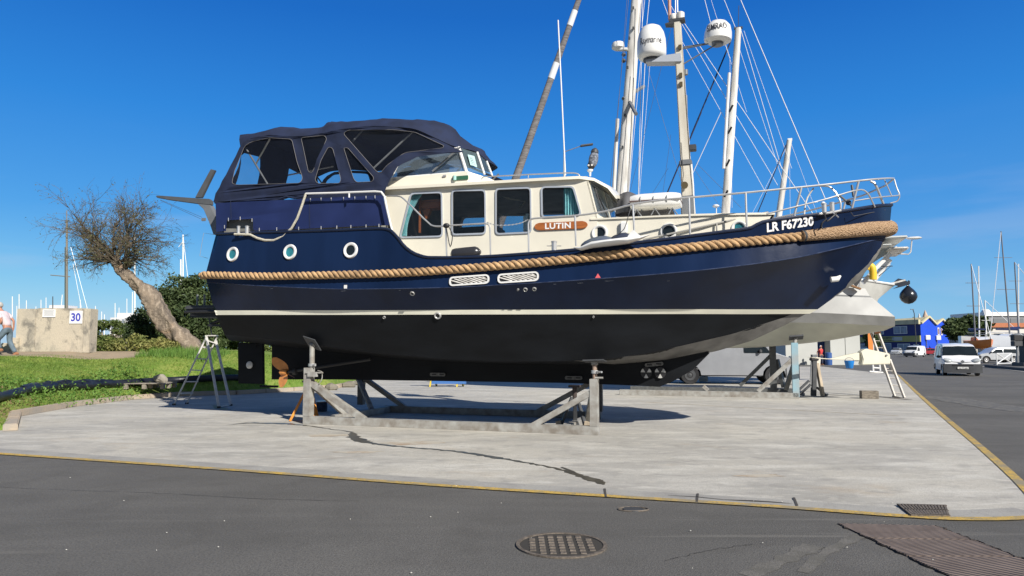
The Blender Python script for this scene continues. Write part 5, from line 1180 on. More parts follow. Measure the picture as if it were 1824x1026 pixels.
mb = MB(); mb.bar(C2.lerp(tC, .93), D2.lerp(tD, .93), .05, .03); mb.build('rear_brace', LALU, lad)
mb = MB(); mb.bar(C2.lerp(tC, .02), D2.lerp(tD, .02), .05, .03); mb.build('rear_brace', LALU, lad)
mb = MB(); mb.box((tA+tB)/2+Vector((.02, 0, .02)), (.26, .2, .035)); mb.build('top_plate', LALU, lad, bevel=.01)
mb = MB(); mb.tube([(tA+tB)/2, WP(371, 560, f2.y)-org], .018, 8); mb.build('hand_pole', DGREY, lad)
for a in (A, B, C2, D2): mb = MB(); mb.box(a+Vector((0, 0, .025)), (.08, .06, .05)); mb.build('rubber_foot', BLACK, lad)
# ================================================================ left bank things
def T(p): return Vector((p.x, p.y, hgt(p.x, p.y)))
# black pipe and tarpaulin
pp = [LP(x, y, .12) for x, y in ((-60, 722), (0, 706), (40, 697), (90, 690), (140, 687), (200, 684), (260, 680), (310, 677), (360, 674))]+[LP(430, 674, .1)]
pp = [Vector((p.x, p.y, hgt(p.x, p.y)+.11)) for p in pp]
POLY = pm('black_plastic', (.018, .02, .026), .38, var=.6, vs=6, bump=.3, bs=12)
o = MB(); o.tube(densify(pp, 5), .115, 12); o = o.build('black_pipe', POLY, ang=60); tag(o, 'long black plastic pipe lying on the lawn behind the weeds', 'pipe')
rt_ = random.Random(9)
i0 = densify(pp[2:6], 6); rad_ = [.11+.06*abs(math.sin(i*.8+.4))*(math.sin(math.pi*i/(len(i0)-1))**.5)+rt_.uniform(-.015, .015) for i in range(len(i0))]
mb = MB(); mb.tube([p+Vector((0, 0, .03+.02*math.sin(k*.9))) for k, p in enumerate(i0)], rad_, 14)
mb.v = [(x+rt_.uniform(-.02, .02), y+rt_.uniform(-.02, .02), z+rt_.uniform(-.02, .02)) for x, y, z in mb.v]
tag(mb.build('plastic_sheet', POLY, ang=80), 'crumpled black plastic sheet wrapped over the pipe on the lawn', 'plastic sheet')
# pallet with a stone
p = LP(268, 700, .1); z0 = hgt(p.x, p.y)+.16; pal = empty('wooden_pallet', (p.x, p.y, z0), R(4)); tag(pal, 'weathered grey wooden pallet lying at the edge of the lawn', 'pallet')
PW = pm('pallet_wood', (.27, .24, .19), .9, var=.4, vs=5, streak=(1, 6, 6), bump=.1)
for k in range(6): mb = MB(); mb.box((0, -.45+.18*k, .21), (1.25, .13, .022)); mb.build('top_board', PW, pal)
for x in (-.55, 0, .55):
    mb = MB(); mb.box((x, 0, .19), (.1, 1.0, .02)); mb.build('cross_board', PW, pal)
    for y in (-.45, 0, .45): mb = MB(); mb.box((x, y, .11), (.12, .12, .14)); mb.build('block', PW, pal, bevel=.01)
mb = MB(); mb.blob((p.x+.28, p.y+.1, z0+.33), (.24, .14, .15), 9, 6, rot('Y', 15), f=lambda v: v*(1+.12*math.sin(v.x*20+v.z*17)))
tag(mb.build('stone', pm('stone_tan', (.32, .29, .23), .9, var=.3, bump=.3, bs=12), flat=True), 'rough tan stone sitting on the pallet', 'stone')
# rubble by the lawn edge under the stern
for k, (x, y) in enumerate(((622, 690), (642, 686), (590, 695))):
    q = GP(x, y); mb = MB(); mb.blob(q+Vector((0, 0, .1)), (.3, .2, .16), 8, 5, f=lambda v: v*(1+.15*math.sin(v.x*13+k+v.y*11))); tag(mb.build('rubble_stone', pm('rubble', (.22, .2, .16), .95, var=.4, bump=.4, bs=10), flat=True), ('mossy rubble stone by the kerb end under the hull', 'largest rubble stone at the kerb end under the keel', 'rubble stone nearest the propeller on the kerb')[k], 'stone')
# ---- concrete wall with the berth number
WY = 25.4; a = WP(27, 628, WY); b = WP(161, 628, WY); zb = 1.40; zt = WP(100, 549, WY).z
WALLM = noise_mix('stained_concrete', [(0, 0, 0, 0, (.52, .46, .36), 0), (1.2, (1, 1, 1.4), .42, .62, (.42, .38, .31), .8), (2.2, (1, 1, .8), .50, .62, (.17, .16, .14), .85), (5, (1, 1, .25), .55, .7, (.33, .3, .25), .7), (30, (1, 1, 1), .5, .7, (.3, .27, .22), .5)], .9, .5, 30, .02)
wl = empty('concrete_wall', ((a.x+b.x)/2, WY, zb)); tag(wl, 'stained concrete wall block with the number 30 sign beside the leaning tree', 'wall'); wc = (a.x+b.x)/2
def wx(px): return WP(px, 590, WY).x-wc
H_ = zt-zb
for x0, x1, dy, h_, nm in ((27, 62, .03, H_*.99, 'end_panel'), (63, 149, 0, H_, 'main_panel'), (149.5, 161, -.06, H_*.99, 'pier')):
    mb = MB(); mb.box(((wx(x0)+wx(x1))/2, dy+.25, h_/2), (wx(x1)-wx(x0), .5, h_)); mb.build(nm, WALLM, wl, bevel=.02)
for x0, x1, h_, dy in ((12, 33, .36, -.25), (24, 36, .55, -.1)): mb = MB(); mb.box(((wx(x0)+wx(x1))/2, dy+.2, h_/2), (wx(x1)-wx(x0), .4, h_)); mb.build('step_block', WALLM, wl, bevel=.02)
sg = empty('number_sign', (WP(136, 565, WY).x, WY-.008, WP(136, 565, WY).z)); tag(sg, 'white square sign with blue number 30 on the concrete wall', 'sign')
mb = MB(); mb.box((0, -.01, 0), (.46, .02, .46)); mb.build('panel', pm('sign_white', (.78, .78, .78), .4, var=.06), sg)
BLUEI = pm('sign_blue', (.05, .06, .42), .5)
text_obj('number', '30', .34, .30, lambda x, y: Vector((x-.17, -.024, y-.15)), BLUEI, sg, bold=.03)
q = WP(88, 558, WY); sg = empty('notice_sign', (q.x, WY-.008, q.z)); tag(sg, 'small white notice board with grey lines of text near the top of the wall', 'sign')
mb = MB(); mb.box((0, -.01, 0), (.46, .02, .28)); mb.build('panel', pm('sign_white', (.78, .78, .78), .4, var=.06), sg)
for k in range(5): mb = MB(); mb.box((0, -.022, .09-.04*k), (.36-.04*(k % 2), .003, .012)); mb.build('text_line', GREYP, sg)
# ---- leaning tamarisk
TY = 27.2
BARK = noise_mix('bark', [(0, 0, 0, 0, (.24, .19, .14), 0), (3, (1, 1, .4), .42, .6, (.12, .10, .08), .8), (8, (1, 1, .3), .5, .65, (.40, .33, .25), .7), (2, (1, 1, 1), .6, .7, (.34, .22, .13), .6)], .95, 1.0, 9, .08)
TWIG = pm('twig_brown', (.12, .095, .065), .9, var=.3)
tr = empty('leaning_tree', (WP(345, 622, TY).x, TY, 1.35)); tag(tr, 'bare feathery tamarisk tree with a thick trunk leaning left on the bank', 'tree'); to = tr.location.copy()
tp_ = [(362, 652, 24), (357, 636, 20), (345, 621, 16.5), (322, 602, 16), (300, 580, 15.5), (284, 557, 16), (270, 535, 16.5), (258, 520, 14), (243, 506, 11), (228, 492, 9.5), (215, 480, 8.5), (206, 466, 8)]
rt2 = random.Random(4); path = densify([WP(x, y, TY)-to for x, y, r_ in tp_], 5); rfn = pchip(range(len(tp_)), [t[2]*TY/FPX for t in tp_])
mb = MB(); mb.tube(path, [rfn(i/5)*(1+.06*math.sin(i*1.3)+rt2.uniform(-.03, .03)) for i in range(len(path))], 22)
vv = []
for v in mb.v:
    v = Vector(v); k = .05*math.sin(v.z*4+v.x*9)+.035*math.sin(v.y*23+v.z*3)+.02*math.sin(v.x*31-v.z*17); vv.append(v+Vector((k*.5, k, k*.3)))
mb.v = vv; trk = mb.build('trunk', BARK, tr, ang=80)
crown = MB(); leafC = []; leafS = []
def limb(p, d, L, r_, depth, rnd, seg=6):
    pts = [p]; q = p.copy(); dd = d.normalized()
    for i in range(seg):
        dd = (dd+Vector((rnd.gauss(0, .16), rnd.gauss(0, .16), rnd.gauss(0, .13)-(.04 if depth >= 2 else -.02)))).normalized(); q = q+dd*L/seg; pts.append(q.copy())
    crown.tube(pts, [max(.003, r_*(1-.75*i/seg)) for i in range(seg+1)], 5 if depth == 0 else (4 if depth == 1 else 3), cap=False)
    if depth >= 3:
        for q in pts[2:]: leafC.append(tuple(q)); leafS.append(rnd.uniform(.03, .07))
        return
    nchild = (9, 7, 5)[depth]
    for k in range(nchild):
        i = rnd.randint(1+(depth > 0), seg); base = pts[i]; ax = Vector((rnd.gauss(0, 1), rnd.gauss(0, 1), rnd.gauss(0, 1))); nd = (dd*1.1+ax*.55+Vector((0, 0, .05))).normalized()
        limb(base, nd, L*(.66, .62, .6)[depth]*rnd.uniform(.7, 1.15), r_*.45, depth+1, rnd, 6 if depth < 1 else 5)
rn = random.Random(31)
f0 = WP(206, 466, TY)-to; f1_ = WP(222, 482, TY)-to
targets = [(150, 400), (120, 440), (135, 480), (165, 372), (190, 350), (215, 345), (235, 340), (258, 352), (280, 372), (300, 405), (305, 440), (280, 455), (250, 400), (205, 390), (180, 420), (235, 470), (150, 470)]
for i, (x, y) in enumerate(targets):
    t = WP(x, y, TY)-to; base = f0 if i % 3 else f1_; t.y += rn.uniform(-1.3, 1.3); d = t-base
    limb(base, d, d.length*.60, .05, 0, rn, 7)
crown.build('crown', TWIG, tr, weld=False, recalc=False, ang=80)
LC_ = np.array(leafC); LS_ = np.array(leafS)
TAM = leafmat('tamarisk_leaf', (.09, .10, .04), (.18, .19, .08), 2)
k = rng.random(len(LC_)) < .38
lo = leaves('foliage', LC_[k]+rng.normal(0, .03, (k.sum(), 3)), LS_[k]*.55, TAM, parent=tr, kind='stuff'); 
# ---- shrubs
def shrub(name, label, cat, base, blobs, n, size, mat, group=None, stem=True, sm=None):
    t = empty(name, base); tag(t, label, cat, group); C = []; tot = sum(b[3]*b[4]*b[5] for b in blobs)
    for (x, y, z, a_, b_, c_) in blobs:
        m_ = int(n*a_*b_*c_/tot); v = rng.normal(size=(m_, 3)); v /= np.linalg.norm(v, axis=1)[:, None]; rr_ = rng.random(m_)**.28; 
        lump = 1+.16*np.sin(v[:, 0]*7+x*5)+.14*np.sin(v[:, 2]*9+y*3)+.1*np.sin(v[:, 1]*13+z)
        C.append(v*(rr_*lump)[:, None]*np.array([a_, b_, c_])+np.array([x, y, z]))
    C = np.concatenate(C); C = C[C[:, 2] > .02]
    leaves('foliage', C, rng.uniform(size*.6, size*1.3, len(C)), mat, parent=t, kind='stuff')
    if stem:
        mb = MB()
        for (x, y, z, a_, b_, c_) in blobs[:7]: mb.tube([Vector((x*.2, y*.2, -.05)), Vector((x*.6, y*.6, z*.5)), Vector((x, y, z))], [.06, .04, .02], 6)
        mb.build('stems', sm or BARK, t)
    return t
EVG = leafmat('evergreen_leaf', (.03, .055, .022), (.12, .16, .06), 1.2)
LGR = leafmat('light_shrub', (.05, .085, .02), (.16, .20, .06), 1.6)
def at(px, py, Y): p = WP(px, py, Y); return p
B0 = at(338, 622, 31); B0.z = 1.3
def bl(lst, Y, base): return [(WP(x, y, Y).x-base.x, dy, WP(x, y, Y).z-base.z, rx*Y/FPX, rx*Y/FPX*.8, rz*Y/FPX) for x, y, rx, rz, dy in lst]
shrub('evergreen_bush', 'large dark evergreen bush behind the leaning trunk', 'bush', B0, bl([(330, 530, 42, 36, 0), (365, 535, 40, 40, .3), (300, 545, 30, 30, -.3), (350, 570, 45, 40, -.5), (395, 560, 40, 45, .6), (310, 590, 38, 30, -.6), (370, 600, 40, 28, -.4), (285, 520, 14, 14, 0), (340, 505, 18, 14, 0)], 31, B0), 30000, .075, EVG)
B0 = at(252, 622, 29); B0.z = 1.36
shrub('laurel_bush', 'rounded dark green bush in front of the pale far building left of the trunk', 'bush', B0, bl([(258, 570, 22, 22, 0), (250, 590, 26, 24, -.3), (275, 600, 26, 22, .3)], 29, B0), 7000, .06, EVG)
B0 = at(190, 622, 27.5); B0.z = 1.36
shrub('pittosporum_bush', 'light green open shrub right beside the concrete wall', 'bush', B0, bl([(180, 580, 16, 9, 0), (200, 577, 14, 7, .2), (172, 595, 12, 9, -.2), (205, 590, 12, 7, .2), (190, 605, 20, 8, 0)], 27.5, B0), 3000, .05, LGR)
B0 = at(215, 625, 26.8); B0.z = 1.38
shrub('low_scrub', 'low yellow green scrub along the path between wall and trunk', 'scrub', B0, bl([(175, 618, 18, 12, 0), (195, 616, 20, 14, .2), (215, 617, 18, 11, -.2), (240, 612, 20, 16, .1), (262, 618, 20, 12, 0), (285, 616, 22, 14, .1), (305, 618, 18, 10, 0)], 26.8, B0), 6500, .05, leafmat('scrub_leaf', (.06, .11, .02), (.36, .34, .12), 1.0), stem=False)
B0 = at(415, 622, 33); B0.z = 1.1
shrub('tall_shrub', 'loose grey green shrub behind the step ladder', 'bush', B0, bl([(400, 600, 28, 26, 0), (430, 610, 26, 18, .3), (460, 616, 22, 14, .2), (500, 622, 26, 10, .2)], 33, B0), 9000, .06, LGR)
# low grey wall behind the scrub
mb = MB(); a = WP(165, 612, 34); b = WP(300, 612, 34); mb.box(((a.x+b.x)/2, 34, 1.6), (b.x-a.x, .25, 1.2)); tag(mb.build('boundary_wall', WALLM, bevel=.02), 'low grey boundary wall seen between the shrubs', 'wall')
# ================================================================ vehicles
def vehicle(name, label, cat, base, head, L_, W_, H_, paint, kind='van', group=None, plate=True, dark_bumper=True):
    """x forward from the middle; side profile lofted across the width with tumblehome"""
    v = empty(name, base, head); tag(v, label, cat, group); s = L_; h = H_; w = W_/2
    P = {'van': [(-.5, .20, .22), (-.5, .62, .62), (-.485, .93, .93), (-.46, .985, 1.0), (0, .99, 1.0), (.17, .95, .965), (.22, .90, .92), (.335, .56, .60), (.36, .545, .55), (.47, .44, .45), (.497, .34, .34), (.5, .14, .14)],
         'longvan': [(-.5, .18, .2), (-.5, .6, .6), (-.49, .96, .96), (-.47, 1, 1), (.15, 1, 1), (.22, .95, .96), (.33, .58, .6), (.46, .47, .48), (.495, .36, .36), (.5, .14, .14)],
         'suv': [(-.5, .24, .24), (-.5, .62, .62), (-.46, .70, .72), (-.40, .95, .96), (-.35, .985, 1.0), (.02, .98, 1.0), (.12, .90, .93), (.24, .66, .68), (.44, .58, .59), (.49, .45, .45), (.5, .18, .18)],
         'car': [(-.5, .24, .24), (-.5, .6, .6), (-.45, .68, .7), (-.33, .97, .98), (0, .99, 1.0), (.1, .93, .96), (.24, .66, .68), (.44, .56, .57), (.49, .44, .44), (.5, .18, .18)]}[kind]
    top = [(a*s, c*h) for a, b, c in P]
    bel = {'van': .52, 'longvan': .55, 'suv': .62, 'car': .62}[kind]*h; floor = .15*h
    def hw(x, z):
        k = 1-.05*max(0, (abs(x)/s-.36)/.14)**2*2; t = max(0, (z-bel)/(h-bel)); return w*k*(1-.16*t*t-.03*t)
    rows = []
    for x, z in top:
        r = []
        for q in (-1, -.97, -.85, -.4, 0, .4, .85, .97, 1):
            dz = {1: -.035, .97: -.012, .85: 0}.get(abs(q), 0)*h*(z > bel*1.05) + (.012*h if q == 0 and z > bel else 0); r.append(Vector((x, q*hw(x, z), z+dz)))
        rows.append(r)
    body = MB(); body.grid(rows)
    # sides with wheel arches cut in the outline
    wr = .17*h if kind != 'suv' else .22*h; wr = max(wr, .30); ax = (-.31*s, .32*s)
    tp2 = [(r[0].x, r[0].z) for r in rows]
    ol = [tp2[0]]+tp2[1:]
    bot = []
    for cx in sorted(ax, reverse=True):
        for k in range(9):
            a = math.pi*k/8; bot.append((cx+math.cos(a)*wr*1.18, max(floor, wr+math.sin(a)*wr*1.15)))
    ol = ol+bot
    holes_side = []
    for sg in (-1, 1):
        me = curve_mesh([ol], 0); bm = bmesh.new(); bm.from_mesh(me); bmesh.ops.remove_doubles(bm, verts=bm.verts, dist=1e-5); bmesh.ops.triangulate(bm, faces=bm.faces); bmesh.ops.subdivide_edges(bm, edges=[e for e in bm.edges if e.calc_length() > .5], cuts=2)
        bm.verts.index_update(); vs = [Vector((p.co.x, sg*hw(p.co.x, p.co.y), p.co.y)) for p in bm.verts]; fs = [tuple(q.index for q in f.verts) for f in bm.faces]; body.add(vs, fs); bm.free(); bpy.data.meshes.remove(me)
    body.add([(-.5*s, -w*.93, floor), (.5*s, -w*.93, floor), (.5*s, w*.93, floor), (-.5*s, w*.93, floor)], [(0, 1, 2, 3)])
    b = body.build('body', paint, v, ang=28)
    # under-tray blocks light
    mb = MB(); mb.box((0, 0, floor+.05), (s*.9, W_*.8, .1)); mb.build('underside', BLACK, v)
    for cx in ax:
        for sg in (-1, 1):
            mb = MB(); mb.lathe([(wr*.95, -.1), (wr, -.06), (wr, .06), (wr*.93, .1), (wr*.6, .09)], (cx, sg*(w-.13), wr), (0, sg, 0), 24); wl_ = mb.build('wheel', BLACK, v)
            mb = MB(); mb.lathe([(wr*.62, .08), (wr*.58, .105), (wr*.25, .085), (wr*.1, .11)], (cx, sg*(w-.13), wr), (0, sg, 0), 20); mb.build('rim', DGREY if kind == 'longvan' else ALU, wl_)
    # glass: windscreen follows the profile, side windows on the body side
    iw = {'van': (6, 7), 'longvan': (5, 6), 'suv': (5, 7), 'car': (5, 6)}[kind]
    a, c = rows[iw[0]], rows[iw[1]]; n_ = (c[4]-a[4]).cross(Vector((0, 1, 0))).normalized(); n_ = n_ if n_.x > 0 else -n_
    g = [[p.lerp(q, t)+n_*.012 for p, q in zip(a[1:-1], c[1:-1])] for t in (.06, .5, .93)]; mb = MB(); mb.grid(g); mb.build('windscreen', GLASSB, v)
    def sidewin(x0, x1, x2, x3, zl, zu):
        for sg in (-1, 1):
            pts = [(x0, zl), (x3, zl), (x2, zu), (x1, zu)]; pts = [tuple(p) for p in rounded(pts, .06, 3)]
            mb = MB(); mb.add([Vector((x, sg*(hw(x, z)+.022), z)) for x, z in pts], [tuple(range(len(pts)))]); mb.build('side_window', GLASSB, v)
    zl, zu = bel*1.06, h*.92
    if kind == 'van': sidewin(.07*s, .07*s, .175*s, .30*s, zl, h*.86); 
    if kind == 'van' and plate: sidewin(-.2*s, -.2*s, .03*s, .03*s, zl, zu); sidewin(-.44*s, -.44*s, -.24*s, -.24*s, zl, zu)
    if kind == 'longvan': sidewin(.1*s, .1*s, .2*s, .30*s, zl, h*.88)
    if kind in ('suv', 'car'): sidewin(-.42*s, -.36*s, -.08*s, -.08*s, bel*1.05, h*.92); sidewin(-.06*s, -.06*s, .07*s, .2*s, bel*1.05, h*.9)
    # rear window
    a, c = rows[1], rows[2]; mb = MB(); g = [[p.lerp(q, t)+Vector((-.01, 0, 0)) for p, q in zip(a[2:-2], c[2:-2])] for t in (.2, .9)]; mb.grid(g); mb.build('rear_window', GLASSB, v)
    # bumpers, grille, lights, plate, mirrors
    bmp = DGREY if dark_bumper else paint
    mb = MB(); mb.grid([[Vector((.515*s-.05*(abs(q)**4), q*w*1.012, z)) for q in (-1, -.8, -.4, 0, .4, .8, 1)] for z in (.10*h, .17*h, .37*h)]); mb.grid([[Vector((.515*s-.05*(abs(q)**4)-.25, q*w*1.012, z)) for q in (-1, -.8, -.4, 0, .4, .8, 1)] for z in (.10*h, .37*h)])
    for q in (-1, 1): mb.add([(.415*s, q*w*1.0, .11*h), (.415*s, q*w, .37*h), (.30*s+wr*1.2+.02*s, q*w*1.005, .37*h), (.30*s+wr*1.2+.02*s, q*w*1.005, .13*h)], [(0, 1, 2, 3)])
    fb = mb.build('front_bumper', bmp, v, ang=40)
    mb = MB(); mb.box((-.497*s, 0, .23*h), (.1, W_*.98, .16*h)); mb.build('rear_bumper', bmp, v, bevel=.03)
    mb = MB(); mb.box((.512*s, 0, .33*h), (.03, W_*.55, .045*h)); mb.build('grille', BLACK, v)
    mb = MB(); mb.box((.508*s, 0, .16*h), (.03, W_*.6, .08*h)); mb.build('air_intake', BLACK, v)
    for sg in (-1, 1):
        mb = MB(); x = .462*s; mb.blob((x, sg*w*.72, .475*h), (.15, .26, .05*h), 12, 8, rot('Y', 35) @ rot('X', sg*17)); mb.build('headlight', pm('headlight_glass', (.42, .45, .46), .12, var=.4, vs=12), v)
        mb = MB(); mb.box((-.5*s, sg*w*.76, .5*h), (.05, .14, .17*h)); mb.build('tail_light', pm('tail_red', (.4, .02, .02), .3), v)
        mb = MB(); mb.box((.22*s, sg*(w+.09), bel*1.12), (.12, .19, .15)); mb.build('mirror', DGREY, v, bevel=.03)
    mb = MB(); mb.tube([Vector((.475*s, -w*.6, .435*h)), Vector((.49*s, 0, .42*h)), Vector((.475*s, w*.6, .435*h))], .012, 5); mb.build('bonnet_gap', BLACK, v)
    if plate:
        mb = MB(); mb.box((.523*s, 0, .25*h), (.01, .52, .11)); pl_ = mb.build('number_plate', pm('plate_white', (.75, .75, .72), .4), v)
    return v
PW_ = pm('van_white', (.74, .75, .76), .3, var=.05, coat=.4); PS = pm('silver_paint', (.52, .54, .56), .3, var=.05, coat=.4, metal=.2)
def gp(px, py): p = GP(px, py); return Vector((p.x, p.y, 0))
# nearest moving van faces the viewer, slightly to the right
c = gp(1712, 669.5)
vn = vehicle('white_van', 'white van driving towards the viewer on the road, dark lower bumper and clear headlights', 'van', c+Vector((.4, 2.0, 0)), R(-114), 4.3, 1.85, 1.84, PW_, 'van')
vn.location = c+Vector((.7, 1.5, 0))
mb = MB(); x_ = .5*4.3+.012; mb.prism([Vector((x_, y, z)) for y, z in ((-.10, .84), (0, .90), (.10, .84), (.06, .74), (0, .70), (-.06, .74))], (.02, 0, 0)); mb.build('emblem', GREYP, vn, bevel=.004)
text_obj('plate_lettering', 'AA-779-MM', .42, .065, lambda x, y: Vector((.523*4.3+.007, x-.21, y+.418)), INK, vn, bold=.01)
c = gp(1616, 636); vehicle('delivery_van', 'small white panel van parked in front of the blue building', 'van', c+Vector((2.2, 1.5, 0)), R(-142), 4.5, 1.85, 1.9, PW_, 'van', plate=False)
c = gp(1782, 647); vehicle('silver_car', 'silver hatchback car parked behind the white crowd barrier', 'car', c+Vector((.3, 1.2, 0)), R(-184), 4.3, 1.85, 1.6, PS, 'suv', dark_bumper=False)
for k, (px, lab, pt, hd) in enumerate(((1650, 'dark red hatchback parked behind the small white panel van', pm('car_red', (.25, .02, .03), .3, coat=.5), -165), (1662, 'white hatchback parked left of the nearest van, in front of the blue gable', PW_, -150), (1670, 'pale grey car half hidden by the nearest van', PS, -130))):
    p = gp(px, 632.5); vehicle('parked_car', lab, 'car', p+Vector((0, 8*k, 0)), R(hd), 4.1, 1.75, 1.5, pt, 'car', 'cars parked by the blue building', dark_bumper=False)
# long van behind the yacht, side on
wy = 31.0; x0, x1 = WP(1196, 680, wy).x, WP(1446, 680, wy).x
GV = pm('van_shade_grey', (.27, .28, .30), .35, var=.06, coat=.3)  # white van; the boat's shade on its side is put into this grey
c = Vector(((x0+x1)/2-.3, wy+1.0, 0)); vehicle('long_van', 'long white van in painted shade grey, parked behind the navy bow, seen side on under the hull', 'van', c, R(-8), 5.6, 2.0, 2.35, GV, 'longvan', plate=False)
# ================================================================ the ketch behind
kc = Vector((6.7, 25.6, 0)); ketch = empty('sailing_yacht', kc, BROT); tag(ketch, 'white and grey sailing yacht propped up behind the navy bow, tall masts and horseshoe buoy', 'boat')
def KB(px, py, l=0.0):
    d = ray(px, py); t = ((kc-CO).dot(BN)-l)/d.dot(BN); p = CO+d*t-kc; return Vector((p.dot(BD), -l, p.z))
GEL = pm('grey_gelcoat', (.60, .60, .58), .35, var=.14, vs=1.2, c2=(.47, .47, .455), coat=.2, bump=.03, bs=5)
GELS = pm('shaded_band', (.25, .25, .24), .5, var=.25, vs=2)  # the band's shade is painted in as darker grey gelcoat
BOTT = pm('cream_antifoul', (.62, .62, .52), .6, var=.15, vs=1.5)
def kline(pts): 
    P = [KB(*p) for p in pts]; return densify(P, 6)
kd = kline([(900, 478, .1), (960, 480, .9), (1100, 488, 1.7), (1300, 500, 2.0), (1450, 509, 1.9), (1541, 514, 1.55)])
ks = kline([(902, 500, .1), (960, 502, .88), (1100, 508, 1.68), (1300, 517, 1.98), (1450, 523, 1.89), (1549, 527, 1.55)])
ks2 = kline([(902, 504, .1), (960, 506, .88), (1100, 512, 1.68), (1300, 521, 1.98), (1450, 526.5, 1.89), (1553, 530, 1.55)])
km = kline([(905, 535, .1), (960, 540, .8), (1100, 548, 1.55), (1300, 555, 1.85), (1450, 557, 1.8), (1594, 564, 1.5)])
kn = kline([(908, 560, .1), (960, 566, .65), (1100, 572, 1.45), (1300, 574, 1.75), (1450, 575, 1.7), (1594, 581, 1.42)])
kk_ = kline([(930, 595, .06), (980, 604, .3), (1100, 614, .75), (1300, 618, .95), (1450, 608, .9), (1582, 586, .8)])
kb_ = [Vector((p.x, -.05, p.z-.04)) for p in kk_]
def two(a, name, mat, tr=True, ang=30):
    mb = MB(); mb.grid(a); mb.grid([[mir(p) for p in r] for r in a])
    if tr: mb.grid([[r[-1], mir(r[-1])] for r in a])
    return mb.build(name, mat, ketch, ang=ang)
two([kd, ks], 'topsides', GEL); two([ks, ks2], 'cove_line', pm('cove_grey', (.12, .125, .13), .5)); two([ks2, km], 'topsides', GEL); two([km, kn], 'shaded_band', GELS); two([kn, kk_, kb_], 'antifouled_bottom', BOTT)
mb = MB(); mb.grid([[p+Vector((0, 0, -.03)) for p in kd], [Vector((p.x, 0, p.z+.06)) for p in kd], [mir(p)+Vector((0, 0, -.03)) for p in kd]]); mb.build('deck', WHITE, ketch)
# keel hidden behind the navy hull
mb = MB(); a, b = KB(1040, 612, 0), KB(1235, 616, 0); c_, d_ = KB(1215, 664, 0), KB(1090, 664, 0); mb.prism([p+Vector((0, -.12, .1 if p in (a, b) else 0)) for p in (a, b, c_, d_)], (0, .24, 0)); mb.build('keel', BOTT, ketch)
# stern gear: arch, horseshoe, bimini, tubes
def krail(name, pts, r_, mat, dens=3):
    P = [KB(*p) for p in pts]; P = densify(P, dens) if len(P) > 2 and dens else P
    mb = MB(); mb.tube(P, r_, 8); return mb.build(name, mat, ketch)
krail('arch_leg', [(1537, 504, 1.4), (1560, 478, 1.3), (1586, 452, 1.2)], .07, WHITE); krail('arch_leg', [(1556, 500, .2), (1585, 462, .2)], .085, WHITE); krail('arch_leg', [(1556, 491, .8), (1585, 470, .8)], .03, WHITE)
mb = MB(); p = KB(1591, 449, .6); mb.box(p, (.55, 2.0, .08)); mb.build('arch_shelf', WHITEW, ketch, bevel=.03)
mb = MB(); p = KB(1588, 432, .6); mb.box(p+Vector((-.55, 0, 0)), (1.55, 2.6, .07)); mb.box(p+Vector((-.7, 0, -.22)), (1.0, 2.4, .05)); mb.build('solar_roof', pm('pale_roof', (.62, .64, .62), .5), ketch, bevel=.02)
mb = MB(); mb.prism([KB(1565, 436, 1.0), KB(1588, 440, 1.0), KB(1580, 452, 1.0), KB(1552, 470, 1.0), KB(1548, 460, 1.0)], (0, .05, 0)); mb.build('spray_panel', pm('grey_panel', (.38, .42, .42), .5), ketch)
for x, y, r_ in ((1577, 427, .11), (1592, 429, .05), (1604, 445, .1), (1596, 441, .06)): mb = MB(); mb.blob(KB(x, y, .4), (r_, r_, r_*.6)); mb.build('antenna_dome', WHITE, ketch)
krail('antenna_arm', [(1598, 452, .6), (1618, 453, .6), (1622, 449, .6), (1624, 428, .6)], .02, WHITEW, 0)
mb = MB(); mb.blob(KB(1628, 424, .6), (.24, .1, .05), 14, 6); mb.build('flat_antenna', WHITE, ketch)
krail('tube', [(1560, 481, 1.2), (1588, 473, 1.2), (1565, 492, 1.2)], .014, DGREY, 0); krail('tube', [(1556, 475, 1.0), (1590, 474, 1.0)], .012, DGREY, 0)
YB = pm('buoy_yellow', (.80, .52, .03), .55, var=.1)
P = [KB(x, y, 1.62) for x, y in ((1543, 479), (1547, 473), (1553, 476), (1555, 487), (1555, 498))]; mb = MB(); mb.tube(densify(P, 5), [.11]*21, 12); mb.build('horseshoe_buoy', YB, ketch, ang=60)
krail('push_rail', [(1530, 512, 1.5), (1534, 488, 1.5), (1548, 470, 1.5)], .018, STEEL); krail('push_rail', [(1532, 495, 1.5), (1548, 493, 1.5), (1560, 503, 1.4)], .014, STEEL)
mb = MB(); mb.prism([KB(x, y, 1.75) for x, y in ((1540, 476), (1530, 492), (1520, 505), (1526, 510), (1533, 500), (1541, 484))], (0, .12, 0)); om = mb.build('stern_gear', DGREY, ketch)
mb = MB(); mb.bar(KB(1514, 508, 1.8), KB(1533, 515, 1.8), .22, .05); mb.build('stern_step', pm('brown_step', (.28, .15, .07), .6), om)
mb = MB(); mb.box(KB(1531, 487, 1.8), (.07, .05, .06)); mb.build('red_tag', pm('mark_red', (.7, .12, .14), .5), om)
